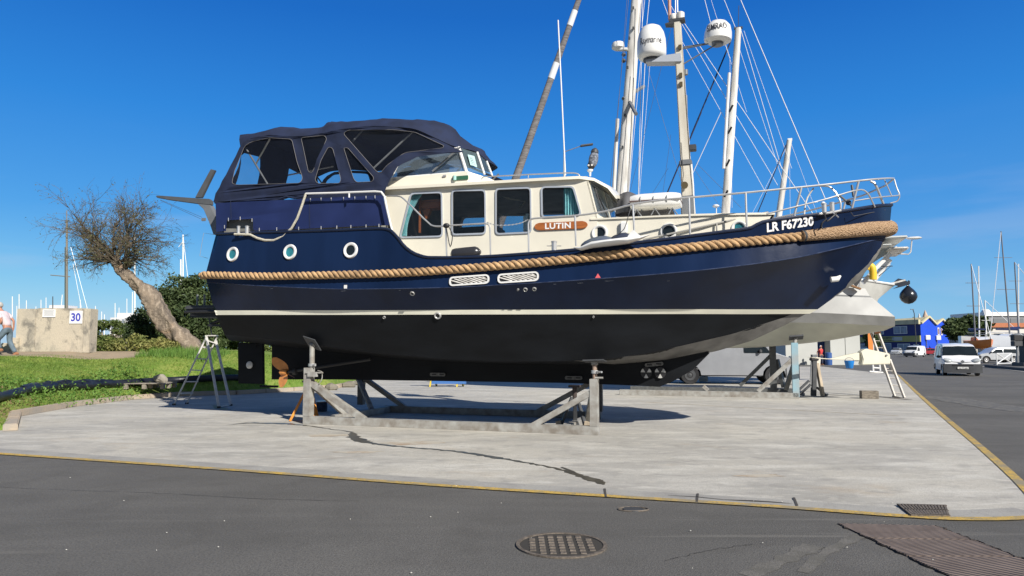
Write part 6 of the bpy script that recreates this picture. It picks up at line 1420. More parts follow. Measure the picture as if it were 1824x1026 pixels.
# masts
def kmast(name, x0, y0, x1, y1, r0_, r1_, l, mat=WHITEW):
    a, b = KB(x0, y0, l), KB(x1, y1, l); mb = MB(); d = (b-a).normalized(); u, w_ = perp(d); rows = []
    for t in (0, .5, 1):
        c = a.lerp(b, t); r_ = r0_+(r1_-r0_)*t; rows.append([c+Vector((math.cos(q)*r_*1.25, math.sin(q)*r_*.85, 0)) for q in [k*math.pi/8 for k in range(16)]])
    mb.grid(rows, close=True); mb.add(rows[-1], [tuple(range(16))]); return mb.build(name, mat, ketch, ang=60)
m1_ = kmast('main_mast', 1098, 478, 1143, -120, .22, .15, 0)
mb = MB(); mb.tube([KB(1093, 350, .25), KB(1100, 212, .25)], .07, 8); mb.build('whisker_pole', WHITEW, m1_)
mb = MB(); mb.tube([KB(1110, 176, .1), KB(1147, 154, -1.2)], .07, 8); mb.build('spreader', GREYP, m1_); mb = MB(); mb.tube([KB(1122, 182, .1), KB(1133, 203, 1.0)], .07, 8); mb.build('spreader', GREYP, m1_)
for x, y in ((1128, 14), (1128, 50), (1121, 68), (1118, 120), (1113, 205), (1109, 262)): mb = MB(); mb.box(KB(x, y, .2), (.06, .06, .1)); mb.build('fairlead', DGREY, m1_)
rd = KB(1101, 86, .1); mb = MB(); mb.lathe([(.15, -.06), (.24, 0), (.25, .1), (.22, .2), (.1, .25)], rd, (0, 0, 1), 24); r2_ = mb.build('small_radar', WHITE, m1_, ang=50)
mb = MB(); mb.bar(KB(1103, 88, .1), KB(1118, 88, .1), .2, .08); mb.build('radar_arm', WHITE, r2_)
for y in (98, 109): mb = MB(); mb.lathe([(.03, -.06), (.09, 0), (.06, .08)], KB(1111, y, .1), (0, 0, 1), 12); mb.build('mast_lamp', DGREY, m1_)
m2_ = kmast('mizzen_mast', 1284, 500, 1315, 50, .135, .09, 0); mb = MB(); mb.tube([KB(1289, 300, .15), KB(1299, 130, .15)], .055, 8); mb.build('furler_tube', WHITE, m2_)
mb = MB(); mb.box(KB(1315, 50, 0), (.3, .1, .06)); mb.tube([KB(1315, 48, 0), KB(1316, 10, 0)], .012, 5); mb.build('mast_cap', DGREY, m2_)
for y in (193, 232, 290, 345): mb = MB(); mb.bar(KB(1297-(y-232)*.06, y+6, .15), KB(1303-(y-232)*.06, y-6, .25), .05, .05); mb.build('halyard_winch', BLACK, m2_)
mb = MB(); mb.blob(KB(1275, 367, .8), (.12, .12, .06)); mb.tube([KB(1276, 368, .8), KB(1276, 395, .8)], .02, 6); mb.build('gps_dome', WHITE, ketch)
a, b = KB(880, 428, 0), KB(1052, -60, 0); fl = MB(); fl.tube([a, b], [.17, .10], 12); SAILC = pm('furled_sail_grey', (.20, .19, .19), .9, var=.5, vs=4, streak=(1, 1, 6), bump=.3, bs=20); fj = fl.build('furled_jib', SAILC, ketch)
for t0, t1 in ((.593, .65), (.785, .84)):
    p, q = a.lerp(b, t0), a.lerp(b, t1); mb = MB(); mb.tube([p, q], [.17-.07*t0+.01, .17-.07*t1+.01], 12); mb.build('sail_patch', pm('patch_white', (.7, .72, .75), .8), fj)
# standing and running rigging
W1 = pm('wire_white', (.66, .67, .7), .5); W2 = pm('wire_dark', (.05, .06, .09), .5); W3 = pm('strap_navy', (.01, .015, .05), .7)
for pa_, pb_, r_, m_, l in (((1120, -5), (1078, 425), .009, W2, .8), ((1117, -5), (1090, 340), .007, W2, .6), ((1145, -5), (1137, 345), .012, W1, .4), ((1149, -5), (1143, 50), .010, W1, .2), ((1157, -5), (1152, 45), .012, W1, 0),
        ((1141, 110), (1120, 345), .010, W1, .5), ((1149, 110), (1137, 348), .014, W1, .5), ((1158, 110), (1138, 360), .007, W1, 0), ((1197, 45), (1120, 350), .007, W2, 0), ((1151, 112), (1228, 372), .007, W2, 0),
        ((1178, -5), (1191, 30), .010, W1, 0), ((1186, -5), (1385, 330), .010, W1, 0), ((1218, 40), (1448, 381), .012, W1, 0), ((1214, 72), (1365, 345), .009, W1, 0), ((1254, -5), (1266, 42), .012, W1, 0), ((1265, -5), (1330, 200), .007, W1, 0), ((1288, -5), (1314, 60), .012, W1, 0), ((1317, -5), (1470, 355), .016, W1, 0),
        ((1320, 55), (1392, 300), .011, W1, 0), ((1325, 55), (1410, 300), .008, W1, 0), ((1318, 90), (1400, 340), .008, W1, 0), ((1284, 200), (1231, 315), .013, W1, .4), ((1240, 290), (1320, 370), .007, W2, 0), ((1236, 300), (1285, 372), .006, W2, 0), ((1195, 240), (1180, 350), .006, W2, 0), ((1190, 300), (1160, 348), .006, W2, 0),
        ((1301, 75), (1232, 239), .028, W3, -.5), ((1249, 200), (1188, 345), .028, W3, -.5), ((1276, 30), (1301, 105), .007, W1, 0), ((1300, 105), (1304, 370), .006, W1, 0), ((1400, 258), (1350, 378), .018, W3, 0)):
    mb = MB(); mb.tube([KB(*pa_, l), KB(*pb_, l)], r_, 5); mb.build('rigging_wire', m_, ketch)
# second masts further back belong to a small sloop hidden by the yacht
sc = WP(1395, 470, 33); sloop = empty('small_sloop', (sc.x, sc.y, 0), BROT); tag(sloop, 'short white raked mast of a small sloop standing behind the bow rail', 'boat')
def rel3(p): return Matrix.Rotation(-BROT, 3, 'Z') @ (p-Vector((sc.x, sc.y, 0)))
mb = MB(); mb.tube([rel3(WP(1374, 480, 33)), rel3(WP(1406, 250, 33))], [.16, .12], 12); mm_ = mb.build('mast', WHITEW, sloop); mb = MB(); mb.box(rel3(WP(1407, 249, 33)), (.2, .12, .12)); mb.build('mast_cap', WHITE, mm_)
rows = []
for i in range(13):
    x = -2.6+5.2*i/12; k = max(.05, 1-(abs(x)/2.65)**2.4); rows.append([Vector((x, -1.2*k, 3.3)), Vector((x, -1.1*k, 2.6)), Vector((x, -.3*k, 2.3)), Vector((x, .3*k, 2.3)), Vector((x, 1.1*k, 2.6)), Vector((x, 1.2*k, 3.3))])
mb = MB(); mb.grid(rows, close=True); mb.build('hull', WHITE, sloop)
for pa_, pb_ in (((1407, 250), (1470, 420)), ((1406, 250), (1408, 420)), ((1406, 252), (1340, 380))): mb = MB(); mb.tube([rel3(WP(*pa_, 33)), rel3(WP(*pb_, 33))], .008, 5); mb.build('stay', W1, sloop)
mb = MB(); mb.bar((-.9, 0, 0), (-.9, 0, 2.4), .3, .3); mb.build('keel', BOTT, sloop)
# another yacht's bow beyond the ketch's stern
bc = WP(1560, 520, 31.5); by = empty('white_bow_yacht', (bc.x, bc.y, 0), BROT); tag(by, 'white yacht bow pointing right beyond the grey hull, with an anchor at its tip', 'boat')
def RB(px, py, l=0):
    o = Vector((bc.x, bc.y, 0)); d = ray(px, py); t = ((o-CO).dot(BN)-l)/d.dot(BN); p = CO+d*t-o; return Vector((p.dot(BD), -l, p.z))
top_ = [RB(1594, 508, .0), RB(1580, 506, .35), RB(1560, 503, .8), RB(1540, 500, 1.2), RB(1490, 497, 1.7), RB(1400, 495, 2.0)]
low_ = [RB(1566, 530, .0), RB(1558, 540, .25), RB(1545, 548, .5), RB(1525, 556, .8), RB(1480, 566, 1.2), RB(1400, 575, 1.5)]
kel_ = [Vector((p.x-.02, 0, p.z-.0)) for p in low_]
for i in range(1, 6): kel_[i].z = low_[i].z-.35-.05*i
a_ = densify(top_, 4); b_ = densify(low_, 4); c_ = densify(kel_, 4); mb = MB(); mb.grid([a_, b_, c_]); mb.grid([[mir(p) for p in r] for r in (a_, b_, c_)]); mb.grid([a_, [mir(p) for p in a_]]); mb.build('hull', pm('pale_hull', (.62, .62, .58), .4, var=.1), by)
mb = MB(); mb.tube([p+Vector((0, 0, .03)) for p in a_], .05, 6); mb.build('toe_rail', WHITE, by)
mb = MB(); mb.bar(RB(1585, 506, 0), RB(1612, 499, 0), .2, .07); mb.build('bow_roller', WHITEW, by)
mb = MB(); mb.prism([RB(x, y, .08) for x, y in ((1588, 506), (1600, 496), (1610, 498), (1620, 503), (1608, 510), (1596, 508))], (0, .16, 0)); mb.prism([RB(x, y, .2) for x, y in ((1592, 514), (1606, 506), (1621, 500), (1621, 506), (1612, 509))], (0, .25, 0)); mb.build('anchor', pm('anchor_dark', (.06, .07, .09), .4, metal=.5), by)
bu = RB(1618, 527, 0); bw = Vector((bc.x, bc.y, 0))+Matrix.Rotation(BROT, 3, 'Z') @ bu
mb = MB()
fb_ = empty('ball_fender', bw); tag(fb_, 'big black teardrop fender ball hanging from the anchor at the white bow', 'fender')
R0 = 14.5*WP(1618, 527, bw.y).y/FPX
mb = MB(); mb.lathe([(.02, -R0), (R0*.45, -R0*.9), (R0*.8, -R0*.6), (R0*.98, -R0*.2), (R0, 0), (R0*.92, R0*.35), (R0*.66, R0*.72), (R0*.32, R0*1.05), (R0*.14, R0*1.25), (R0*.12, R0*1.4)], (0, 0, 0), n=28); mb.build('ball', pm('ball_black', (.015, .018, .026), .25, coat=.3), fb_, ang=60)
mb = MB(); mb.tube([(0, 0, R0*1.35), (.05, 0, R0*1.9)], .03, 6); mb.build('lanyard', BLACK, fb_)
mb = MB(); mb.bar((-7.5, 0, 0), (-7.5, 0, 2.6), .4, .4); mb.build('keel_prop', BOTT, by)
mb = MB(); mb.bar(RB(1470, 560, 0), Vector((-7.5, 0, 2.55)), .5, .4); mb.build('keel', BOTT, by)
# ---- second cradle
c2 = empty('ketch_cradle', kc, BROT); tag(c2, 'grey steel cradle with a pale blue post under the sailing yacht', 'boat cradle')
def lz(px, py, l): return KB(px, py, l)
yb = KB(1418, 706, 2.15); xl = KB(1104, 694, 2.15).x
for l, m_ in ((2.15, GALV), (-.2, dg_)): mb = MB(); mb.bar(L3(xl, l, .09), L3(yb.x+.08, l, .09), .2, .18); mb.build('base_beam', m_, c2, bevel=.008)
PB = pm('blue_grey_paint', (.22, .36, .42), .6, var=.5, vs=2.5, c2=(.36, .38, .38))
mb = MB(); mb.box(L3(yb.x, 2.15, .9), (.2, .2, 1.7)); mb.build('post', PB, c2, bevel=.006)
t = KB(1418, 601, 2.1); mb = MB(); mb.tube([L3(yb.x, 2.15, 1.7), t], .06, 10); mb.build('post_head', GALV, c2)
mb = MB(); mb.box(t+Vector((0, 0, .0)), (.42, .35, .05), rot('X', -18)@rot('Y', -5)); mb.build('support_pad', DGREY, c2)
mb = MB(); mb.bar(KB(1412, 640, 2.15), KB(1350, 697, 2.15), .15, .13); mb.build('brace', GALV, c2)
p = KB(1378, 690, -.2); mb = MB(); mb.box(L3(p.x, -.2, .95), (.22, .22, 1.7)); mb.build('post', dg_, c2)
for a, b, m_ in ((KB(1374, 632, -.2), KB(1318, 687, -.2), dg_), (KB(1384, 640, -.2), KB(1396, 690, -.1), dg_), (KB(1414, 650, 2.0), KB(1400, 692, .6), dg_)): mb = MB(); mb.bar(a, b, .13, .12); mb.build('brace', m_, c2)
mb = MB(); mb.bar(L3(xl+2.9, 2.13, .2), L3(xl+2.75, 2.13, .34), .2, .1); mb.build('lug', GALV, c2)
# ---- things on the concrete at the right
JY = GP(1450, 706).y
jk = empty('trolley_jack', GP(1449, 706)); tag(jk, 'black mechanical jack with splayed legs between the blue post and the timber prop', 'jack'); jo = jk.location.copy()
def jp(px, py): return WP(px, py, JY)-jo
mb = MB(); mb.bar(jp(1449, 705), jp(1450, 640), .16, .14); mb.build('column', DGREY, jk, bevel=.01); mb = MB(); mb.bar(jp(1444, 690), jp(1446, 644), .06, .05); mb.build('ram', ALU, jk)
mb = MB(); mb.box(jp(1450, 640), (.25, .2, .1)); mb.build('head', BLACK, jk, bevel=.02); mb = MB(); mb.box(jp(1450, 634), (.16, .15, .09)); mb.build('top_block', GREYP, jk)
for a, b in (((1444, 685), (1424, 703)), ((1441, 678), (1424, 694)), ((1455, 690), (1472, 705))): mb = MB(); mb.bar(jp(*a), jp(*b), .07, .06); mb.build('leg', DGREY, jk)
for x in (1430, 1472): mb = MB(); mb.lathe([(.06, -.03), (.06, .03)], jp(x, 702), (0, 1, 0), 14); mb.build('wheel', GREYP, jk)
mb = MB(); mb.bar(GP(1466, 707)+Vector((0, 0, 0)), WP(1455, 648, JY+.1), .09, .16); tag(mb.build('timber_prop', TIM, bevel=.006), 'pale timber prop leaning against the black jack', 'timber prop')
mb = MB(); q = WP(1455, 650, JY+.15); mb.box(q+Vector((.02, 0, 0)), (.16, .06, .5), rot('Y', 6)); tag(mb.build('timber_pad', pm('painted_pad', (.62, .58, .5), .7)), 'cream painted board wedged at the top of the timber prop', 'board')
q = GP(1554, 711); lb = MB(); lb.box(q+Vector((0, .2, .125)), (.50, .26, .25), rot('Z', -10)); tag(lb.build('timber_block', pm('lumber', (.24, .21, .17), .9, var=.6, vs=10, streak=(1, 1, 5), bump=.3, bs=30), bevel=.01), 'weathered square timber block lying alone on the concrete', 'timber block')
# tapered beam with a bucket
BY = 21.7; bm_ = empty('tapered_beam', WP(1530, 640, BY)); tag(bm_, 'cream tapered beam with a squared end, one tip resting on the black jack', 'beam'); bo = bm_.location.copy()
def bq(px, py, y=0): return WP(px, py, BY)-bo+Vector((0, y, 0))
CRB = pm('cream_beam', (.70, .67, .54), .45, var=.06)
mb = MB(); mb.prism([bq(x, y) for x, y in ((1440, 636), (1458, 639), (1490, 641), (1531, 642), (1531, 628), (1510, 632), (1480, 639), (1455, 637))], (0, .16, 0)); mb.build('arm', CRB, bm_, bevel=.01)
mb = MB(); mb.prism([bq(x, y, -.05) for x, y in ((1532, 627), (1541, 621), (1584, 630), (1585, 648), (1580, 649), (1534, 650), (1536, 640))], (0, .26, 0)); bx_ = mb.build('end_box', CRB, bm_, bevel=.02)
mb = MB(); mb.lathe([(.03, 0), (.03, .02)], bq(1577, 633, -.06), (0, -1, 0), 12); mb.build('bolt', GREYP, bx_)
mb = MB(); mb.tube([bq(1520, 643, .05), bq(1530, 643, .05), bq(1532, 640, .05)], .015, 6); mb.build('shackle', ALU, bm_)
bk = WP(1513, 649, BY-.1); bkt = empty('blue_bucket', bk); tag(bkt, 'bright blue plastic bucket hanging under the cream beam', 'bucket')
mb = MB(); mb.lathe([(.09, -.12), (.10, -.11), (.14, .09), (.145, .11), (.13, .11), (.09, -.10)], (0, 0, 0), n=20, cap=True); mb.build('pail', pm('bucket_blue', (.01, .20, .60), .45, var=.05), bkt)
mb = MB(); mb.tube([Vector((math.cos(a)*.14, .0, .1+math.sin(a)*.1)) for a in [k*math.pi/8 for k in range(9)]], .006, 5); mb.build('handle', BLACK, bkt)
# double aluminium ladder leaning on the ketch stern
LG = pm('old_ladder', (.56, .52, .47), .6, metal=.1, var=.2, vs=6)
LO = GP(1605, 709); ld = empty('extension_ladder', LO); tag(ld, 'long double aluminium ladder leaning on the stern of the grey yacht', 'ladder')
def lq(px, py, y): return WP(px, py, y)-LO
YB_ = LO.y
for k, (a, b, c_, d_) in enumerate((((1611, 709), (1565, 588), (1594, 707), (1552, 588)),)):
    for sect, (o0, t0, t1) in enumerate(((0, 0, .55), (.08, .35, 1.0))):
        A, B, C3, D3 = lq(*a, YB_), lq(*b, YB_+1.2), lq(*c_, YB_+.1), lq(*d_, YB_+1.3); off_ = Vector((0, o0, 0))
        for s0, s1 in ((A, B), (C3, D3)): mb = MB(); mb.bar(s0.lerp(s1, t0)+off_, s0.lerp(s1, t1)+off_, .05, .09); mb.build('rail', LG, ld, bevel=.004)
        for j in range(5 if sect == 0 else 6):
            t = t0+(t1-t0)*(j+.6)/(5.2 if sect == 0 else 6.2); mb = MB(); mb.tube([A.lerp(B, t)+off_, C3.lerp(D3, t)+off_], .018, 6); mb.build('rung', LG, ld)
mb = MB(); mb.bar(lq(1590, 706, YB_), lq(1614, 711, YB_), .07, .05); mb.build('foot_bar', BLACK, ld)
mb = MB(); mb.bar(lq(1559, 592, YB_+1.2), lq(1567, 591, YB_+1.2), .1, .08); mb.build('orange_clamp', pm('orange_tape', (.6, .22, .08), .6), ld)
# white trestle frame behind
fw = empty('tube_frame', GP(1555, 664)); tag(fw, 'low white tubular frame on the asphalt behind the cream beam', 'frame'); fo = fw.location.copy(); fy = fo.y
for a, b in (((1556, 664), (1554, 640)), ((1568, 662), (1566, 640)), ((1549, 663), (1576, 664)), ((1555, 656), (1567, 656))): mb = MB(); mb.tube([WP(*a, fy)-fo+Vector((0, 0, .05)), WP(*b, fy)-fo], .05, 6); mb.build('tube', WHITE, fw)
# ================================================================ buildings at the right
def boxm(name, x0, x1, y0, y1, z0, z1, mat, parent=None, bevel=0):
    mb = MB(); mb.box(((x0+x1)/2, (y0+y1)/2, (z0+z1)/2), (x1-x0, y1-y0, z1-z0)); return mb.build(name, mat, parent, bevel=bevel)
NB = pm('building_navy', (.022, .026, .16), .7, var=.12, vs=.3); BB = pm('building_blue', (.01, .07, .60), .7, var=.06, vs=.3); YR = pm('roof_yellow', (.62, .56, .34), .7, var=.15, vs=.5); YF = pm('fascia_olive', (.38, .36, .10), .6, var=.1, vs=.5)
C0 = Vector((126.4, 220, 0)); dA = Vector((-.13, .99, 0)).normalized(); dB = Vector((.763, .646, 0))
LA_ = 34.0; LB_ = 23.5
# frame: x along B (right), y along A (back-left)
bld = empty('blue_building', C0, 0); tag(bld, 'two storey building with navy shop side and bright blue double gable, yellow roof edges', 'building')
def bp3(a, b, z, n=0): return dA*a+dB*b+Vector((0, 0, z))+Vector((-.98, -.2, 0))*n
def bpB(b, z, n=0): return dB*b+Vector((0, 0, z))+Vector((.646, -.763, 0))*n
def wallq(name, pts, mat, parent=bld, ext=Vector((0, 0, 0))):
    mb = MB(); mb.add(pts, [tuple(range(len(pts)))]); return mb.build(name, mat, parent, flat=True)
EA = 9.0
wallq('side_wall', [bp3(0, 0, 0), bp3(LA_, 0, 0), bp3(LA_, 0, EA), bp3(0, 0, EA)], NB)
gb_ = [(0, 0), (0, EA), (LB_*.27, EA+2.2), (LB_*.52, EA-.1), (LB_*.76, EA+1.7), (LB_, EA-1.0), (LB_, 0)]
wallq('gable_wall', [bpB(b, z) for b, z in gb_], BB)
# roofs and edges
for (b0, z0), (b1, z1) in zip(gb_[1:-2], gb_[2:-1]):
    mb = MB(); mb.bar(bpB(b0, z0+.15, .3), bpB(b1, z1+.15, .3), .6, .55); mb.build('roof_edge', YR, bld)
    mb = MB(); mb.add([bpB(b0, z0)+dA*0, bpB(b1, z1), bpB(b1, z1)+dA*LA_, bpB(b0, z0)+dA*LA_], [(0, 1, 2, 3)]); mb.build('roof', YR, bld, flat=True)
mb = MB(); mb.bar(bp3(0, 0, EA+.55, .3), bp3(LA_, 0, EA+.75, .3), .6, 1.4); mb.build('roof_edge', YR, bld)
mb = MB(); mb.bar(bp3(0, 0, 4.35, .2), bp3(LA_*.98, 0, 4.35, .2), .4, 1.9); fs_ = mb.build('fascia', YF, bld)
dAf = -dA
text_obj('fascia_lettering', 'LE COMPTOIR', 7, .6, lambda x, y: bp3(LA_*.56-x, 0, 4.45+y, .45), INK, fs_, bold=.02); text_obj('fascia_lettering', 'NAUTIQUE', 7, .5, lambda x, y: bp3(LA_*.56-x, 0, 3.6+y, .45), INK, fs_, bold=.03)
mb = MB(); mb.add([bp3(8, 0, 3.8, .45), bp3(13, 0, 3.8, .45), bp3(13, 0, 5.0, .45), bp3(8, 0, 5.0, .45)], [(0, 1, 2, 3)]); mb.build('fascia_panel', pm('panel_pale', (.5, .5, .45), .6), fs_, flat=True)
WG = pm('window_grey', (.20, .24, .32), .3, var=.4, vs=.6)
def awin(a0, a1, z0, z1, mat=WG, nm='window'):
    f = wallq(nm, [bp3(a0, 0, z0, .08), bp3(a1, 0, z0, .08), bp3(a1, 0, z1, .08), bp3(a0, 0, z1, .08)], WHITE)
    wallq('pane', [bp3(a0+.25, 0, z0+.15, .12), bp3((a0+a1)/2-.12, 0, z0+.15, .12), bp3((a0+a1)/2-.12, 0, z1-.15, .12), bp3(a0+.25, 0, z1-.15, .12)], mat, f)
    wallq('pane', [bp3((a0+a1)/2+.12, 0, z0+.15, .12), bp3(a1-.25, 0, z0+.15, .12), bp3(a1-.25, 0, z1-.15, .12), bp3((a0+a1)/2+.12, 0, z1-.15, .12)], mat, f)
awin(6, 12.5, 6.0, 8.4); awin(17.5, 22.5, 6.0, 8.4); awin(26, 31, 6.2, 8.2); awin(14, 24, .1, 3.0); awin(5, 11, .3, 2.8); awin(1, 3.5, .5, 2.6); awin(27, 32, .4, 2.9)
for b in (LB_*.62, LB_*.73):
    f = wallq('window', [bpB(b-.8, 5.6, .08), bpB(b+.8, 5.6, .08), bpB(b+.8, 8.0, .08), bpB(b-.8, 8.0, .08)], WHITE); wallq('pane', [bpB(b-.5, 5.9, .12), bpB(b+.5, 5.9, .12), bpB(b+.5, 7.7, .12), bpB(b-.5, 7.7, .12)], pm('pane_red', (.25, .12, .12), .4, var=.3), f)
for b in (LB_*.16, LB_*.53): mb = MB(); mb.box(bpB(b, 4.7, .5), (1.5, 1, 1.5)); ac = mb.build('air_conditioner', WHITE, bld, bevel=.1); mb = MB(); mb.tube([bpB(b-.3, 4, .3), bpB(b-.3, .3, .3)], .12, 6); mb.build('pipe', GREYP, ac)
# small house beside it, shed row
an = boxm('annex_house', 152.5, 168, 240, 250, 0, 7.2, pm('annex_grey', (.42, .44, .46), .8, var=.1)); tag(an, 'low pale grey annex between the blue gable and the pine', 'building')
for k in range(3): f = boxm('window', 151+k*5, 153.6+k*5, 239.85, 240, 1.5, 5.5, pm('dark_window', (.03, .05, .08), .3), None); f.parent = an
rf_ = MB(); rf_.prism([Vector((152, 239.5, 7.2)), Vector((168.5, 239.5, 7.2)), Vector((160, 239.5, 9.6))], (0, 11, 0)); o = rf_.build('roof', pm('slate_pale', (.45, .47, .5), .7)); o.parent = an
# warehouse with white top band
wa = WP(1757, 600, 270); we = empty('grey_warehouse', (wa.x, 270, 0)); tag(we, 'long flat grey warehouse with a white top band behind the boats', 'building')
zt_ = WP(1757, 556, 270).z; zm_ = WP(1757, 563, 270).z
boxm('wall', 0, 60, 0, 20, 0, zm_, pm('warehouse_grey', (.28, .29, .30), .8, var=.15, vs=.2), we); boxm('roof_band', -.6, 61, -.6, 20.6, zm_, zt_, WHITE, we)
tk = MB(); tk.blob((1.0, 1, zt_), (1.6, 1.6, 1.2)); tk.build('roof_vent', WHITE, we)
for k in range(9): boxm('louvre_panel', 3+k*6.4, 8+k*6.4, -.15, 0, zm_-3.2, zm_-.8, pm('warehouse_dark', (.16, .17, .18), .7), we)
hz = WP(1752, 600, 205); ho = empty('orange_roof_building', (hz.x, 205, 0)); tag(ho, 'low building with orange tiled roof and pale walls behind the moored yachts', 'building')
TILE = pm('roof_tile', (.55, .20, .08), .8, var=.35, vs=2, streak=(6, 1, 1)); ze = WP(1757, 583, 205).z; zr_ = WP(1757, 574, 205).z
boxm('wall', 0, 60, 0, 12, 0, ze, pm('wall_pale', (.62, .60, .56), .8, var=.1, vs=.3), ho)
mb = MB(); mb.grid([[Vector((-.5, -.6, ze)), Vector((60, -.6, ze))], [Vector((4, 6, zr_)), Vector((60, 6, zr_))], [Vector((-.5, 12.6, ze)), Vector((60, 12.6, ze))]]); mb.build('roof', TILE, ho, flat=True)
for k in range(8): boxm('window', 3+k*6, 5.6+k*6, -.12, 0, 1.5, ze-1.8, pm('dark_window', (.03, .05, .08), .3), ho)
mb = MB(); mb.prism([Vector((-4, -2, 0)), Vector((-.2, -2, 0)), Vector((-.2, -2, 4.2)), Vector((-2.1, -2, 5.6)), Vector((-4, -2, 4.2))], (0, 8, 0)); g_ = mb.build('shed_wing', pm('wing_cream', (.6, .56, .48), .8), ho, flat=True)
# church spire far off
sx = WP(1650, 600, 420); ch_ = empty('church_spire', (sx.x, 420, 0)); tag(ch_, 'slender pale stone church spire rising behind the blue building', 'church')
STN = pm('spire_stone', (.55, .42, .32), .9, var=.3, vs=.4)
boxm('tower', -3, 3, -3, 3, 0, WP(1650, 573, 420).z, STN, ch_); zt_ = WP(1650, 573, 420).z; za = WP(1650, 552, 420).z
mb = MB(); mb.lathe([(2.6, 0), (.1, za-zt_)], (0, 0, zt_), n=8, cap=True); mb.build('spire', STN, ch_, flat=True)
mb = MB(); mb.lathe([(.9, 0), (.9, 3), (.1, 6)], (-3.6, 0, zt_-1), n=8); mb.build('pinnacle', WHITEW, ch_, flat=True)
mb = MB(); mb.lathe([(1.4, 0), (1.6, 2), (.2, 5)], (-6, 2, zt_-2), n=8); mb.build('green_turret', pm('verdigris', (.10, .16, .15), .8), ch_, flat=True)
# pine
PX_ = WP(1716, 622, 150); PX_.z = 0
shrub('stone_pine', 'broad dark green umbrella pine rising behind the white van', 'tree', PX_, bl([(1700, 585, 20, 12, 0), (1725, 578, 26, 13, 1), (1745, 580, 20, 14, 0), (1690, 590, 14, 8, -1), (1712, 595, 24, 11, 0), (1740, 594, 20, 12, 1), (1728, 572, 18, 9, 0)], 150, PX_), 12000, .42, EVG, stem=False)
pn_ = [o for o in col.objects if o.name.startswith('stone_pine')][0]
mb = MB(); mb.tube([(0, 0, 0), (.3, 0, 2.2), (.9, 0, 4)], [.55, .45, .3], 10); mb.tube([(.5, 0, 2), (2.2, 0, 4.2)], [.3, .2], 8); mb.build('trunk', BARK, pn_)
s2 = WP(1560, 625, 230); s2.z = 0
for (px, py, Y, n, lab) in ((1556, 600, 150, 3500, 'dark tree behind the extension ladder, left of the blue building'),):
    b0 = WP(px, 625, Y); b0.z = 0; shrub('roadside_tree', lab, 'tree', b0, bl([(px-6, 596, 12, 10, 0), (px+6, 602, 10, 10, 1), (px, 610, 12, 8, 0)], Y, b0), n, .4, EVG)
# white shed / dark doorway with people behind the ketch cradle
SY = 66; a = WP(1400, 640, SY); b = WP(1533, 640, SY); sh = empty('white_shed', (a.x, SY, 0)); tag(sh, 'pale grey workshop shed with a blue doorway seen under the grey yacht', 'building')
SHM = pm('shed_panel', (.48, .49, .46), .7, var=.1, vs=.4); w0 = WP(1457, 640, SY).x-a.x; w1 = WP(1480, 640, SY).x-a.x; ww = b.x-a.x; hh2 = 4.2
boxm('wall_panel', 0, w0, 0, 3, 0, hh2, SHM, sh); boxm('wall_panel', w1, (w1+ww)/2-.03, 0, 3, 0, hh2, SHM, sh); boxm('wall_panel', (w1+ww)/2+.03, ww, 0, 3, 0, hh2, SHM, sh); boxm('doorway', w0, w1, 1.2, 3, 0, hh2, pm('door_blue', (.015, .04, .14), .7), sh); boxm('lintel', w0+.002, w1-.002, .1, 1.2, 2.9, hh2-.01, SHM, sh)
bl_ = WP(1476, 640, SY-.6); mb = MB(); mb.lathe([(.29, 0), (.31, .4), (.29, .8), (.29, 1.1), (.2, 1.15)], (bl_.x, bl_.y, 0), n=18); tag(mb.build('blue_barrel', pm('barrel_blue', (.03, .09, .28), .5)), 'dark blue barrel standing in the shed doorway', 'barrel')
q = GP(1545, 641); mb = MB()
oc = empty('orange_banner', Vector((WP(1552, 640, 80).x, 80, 0))); tag(oc, 'tall orange feather banner on a white pole behind the ladder', 'banner')
mb = MB(); mb.box((0, 0, 2.6), (.55, .06, 3.0)); mb.build('flag', pm('banner_orange', (.75, .22, .04), .7), oc); mb = MB(); mb.tube([(.3, 0, 0), (.3, 0, 4.4)], .06, 6); mb.build('pole', WHITE, oc)
for k, (px, pt, lab) in enumerate(((1540, pm('car_teal', (.06, .18, .25), .3, coat=.4), 'teal car parked behind the cream beam'), (1560, pm('car_red', (.25, .02, .03), .3), 'red car parked behind the extension ladder'))):
    p = gp(px, 637); vehicle('parked_car', lab, 'car', p+Vector((0, 5*k, 0)), R(-160), 4.1, 1.75, 1.5, pt, 'car', 'cars parked behind the ladder', dark_bumper=False)
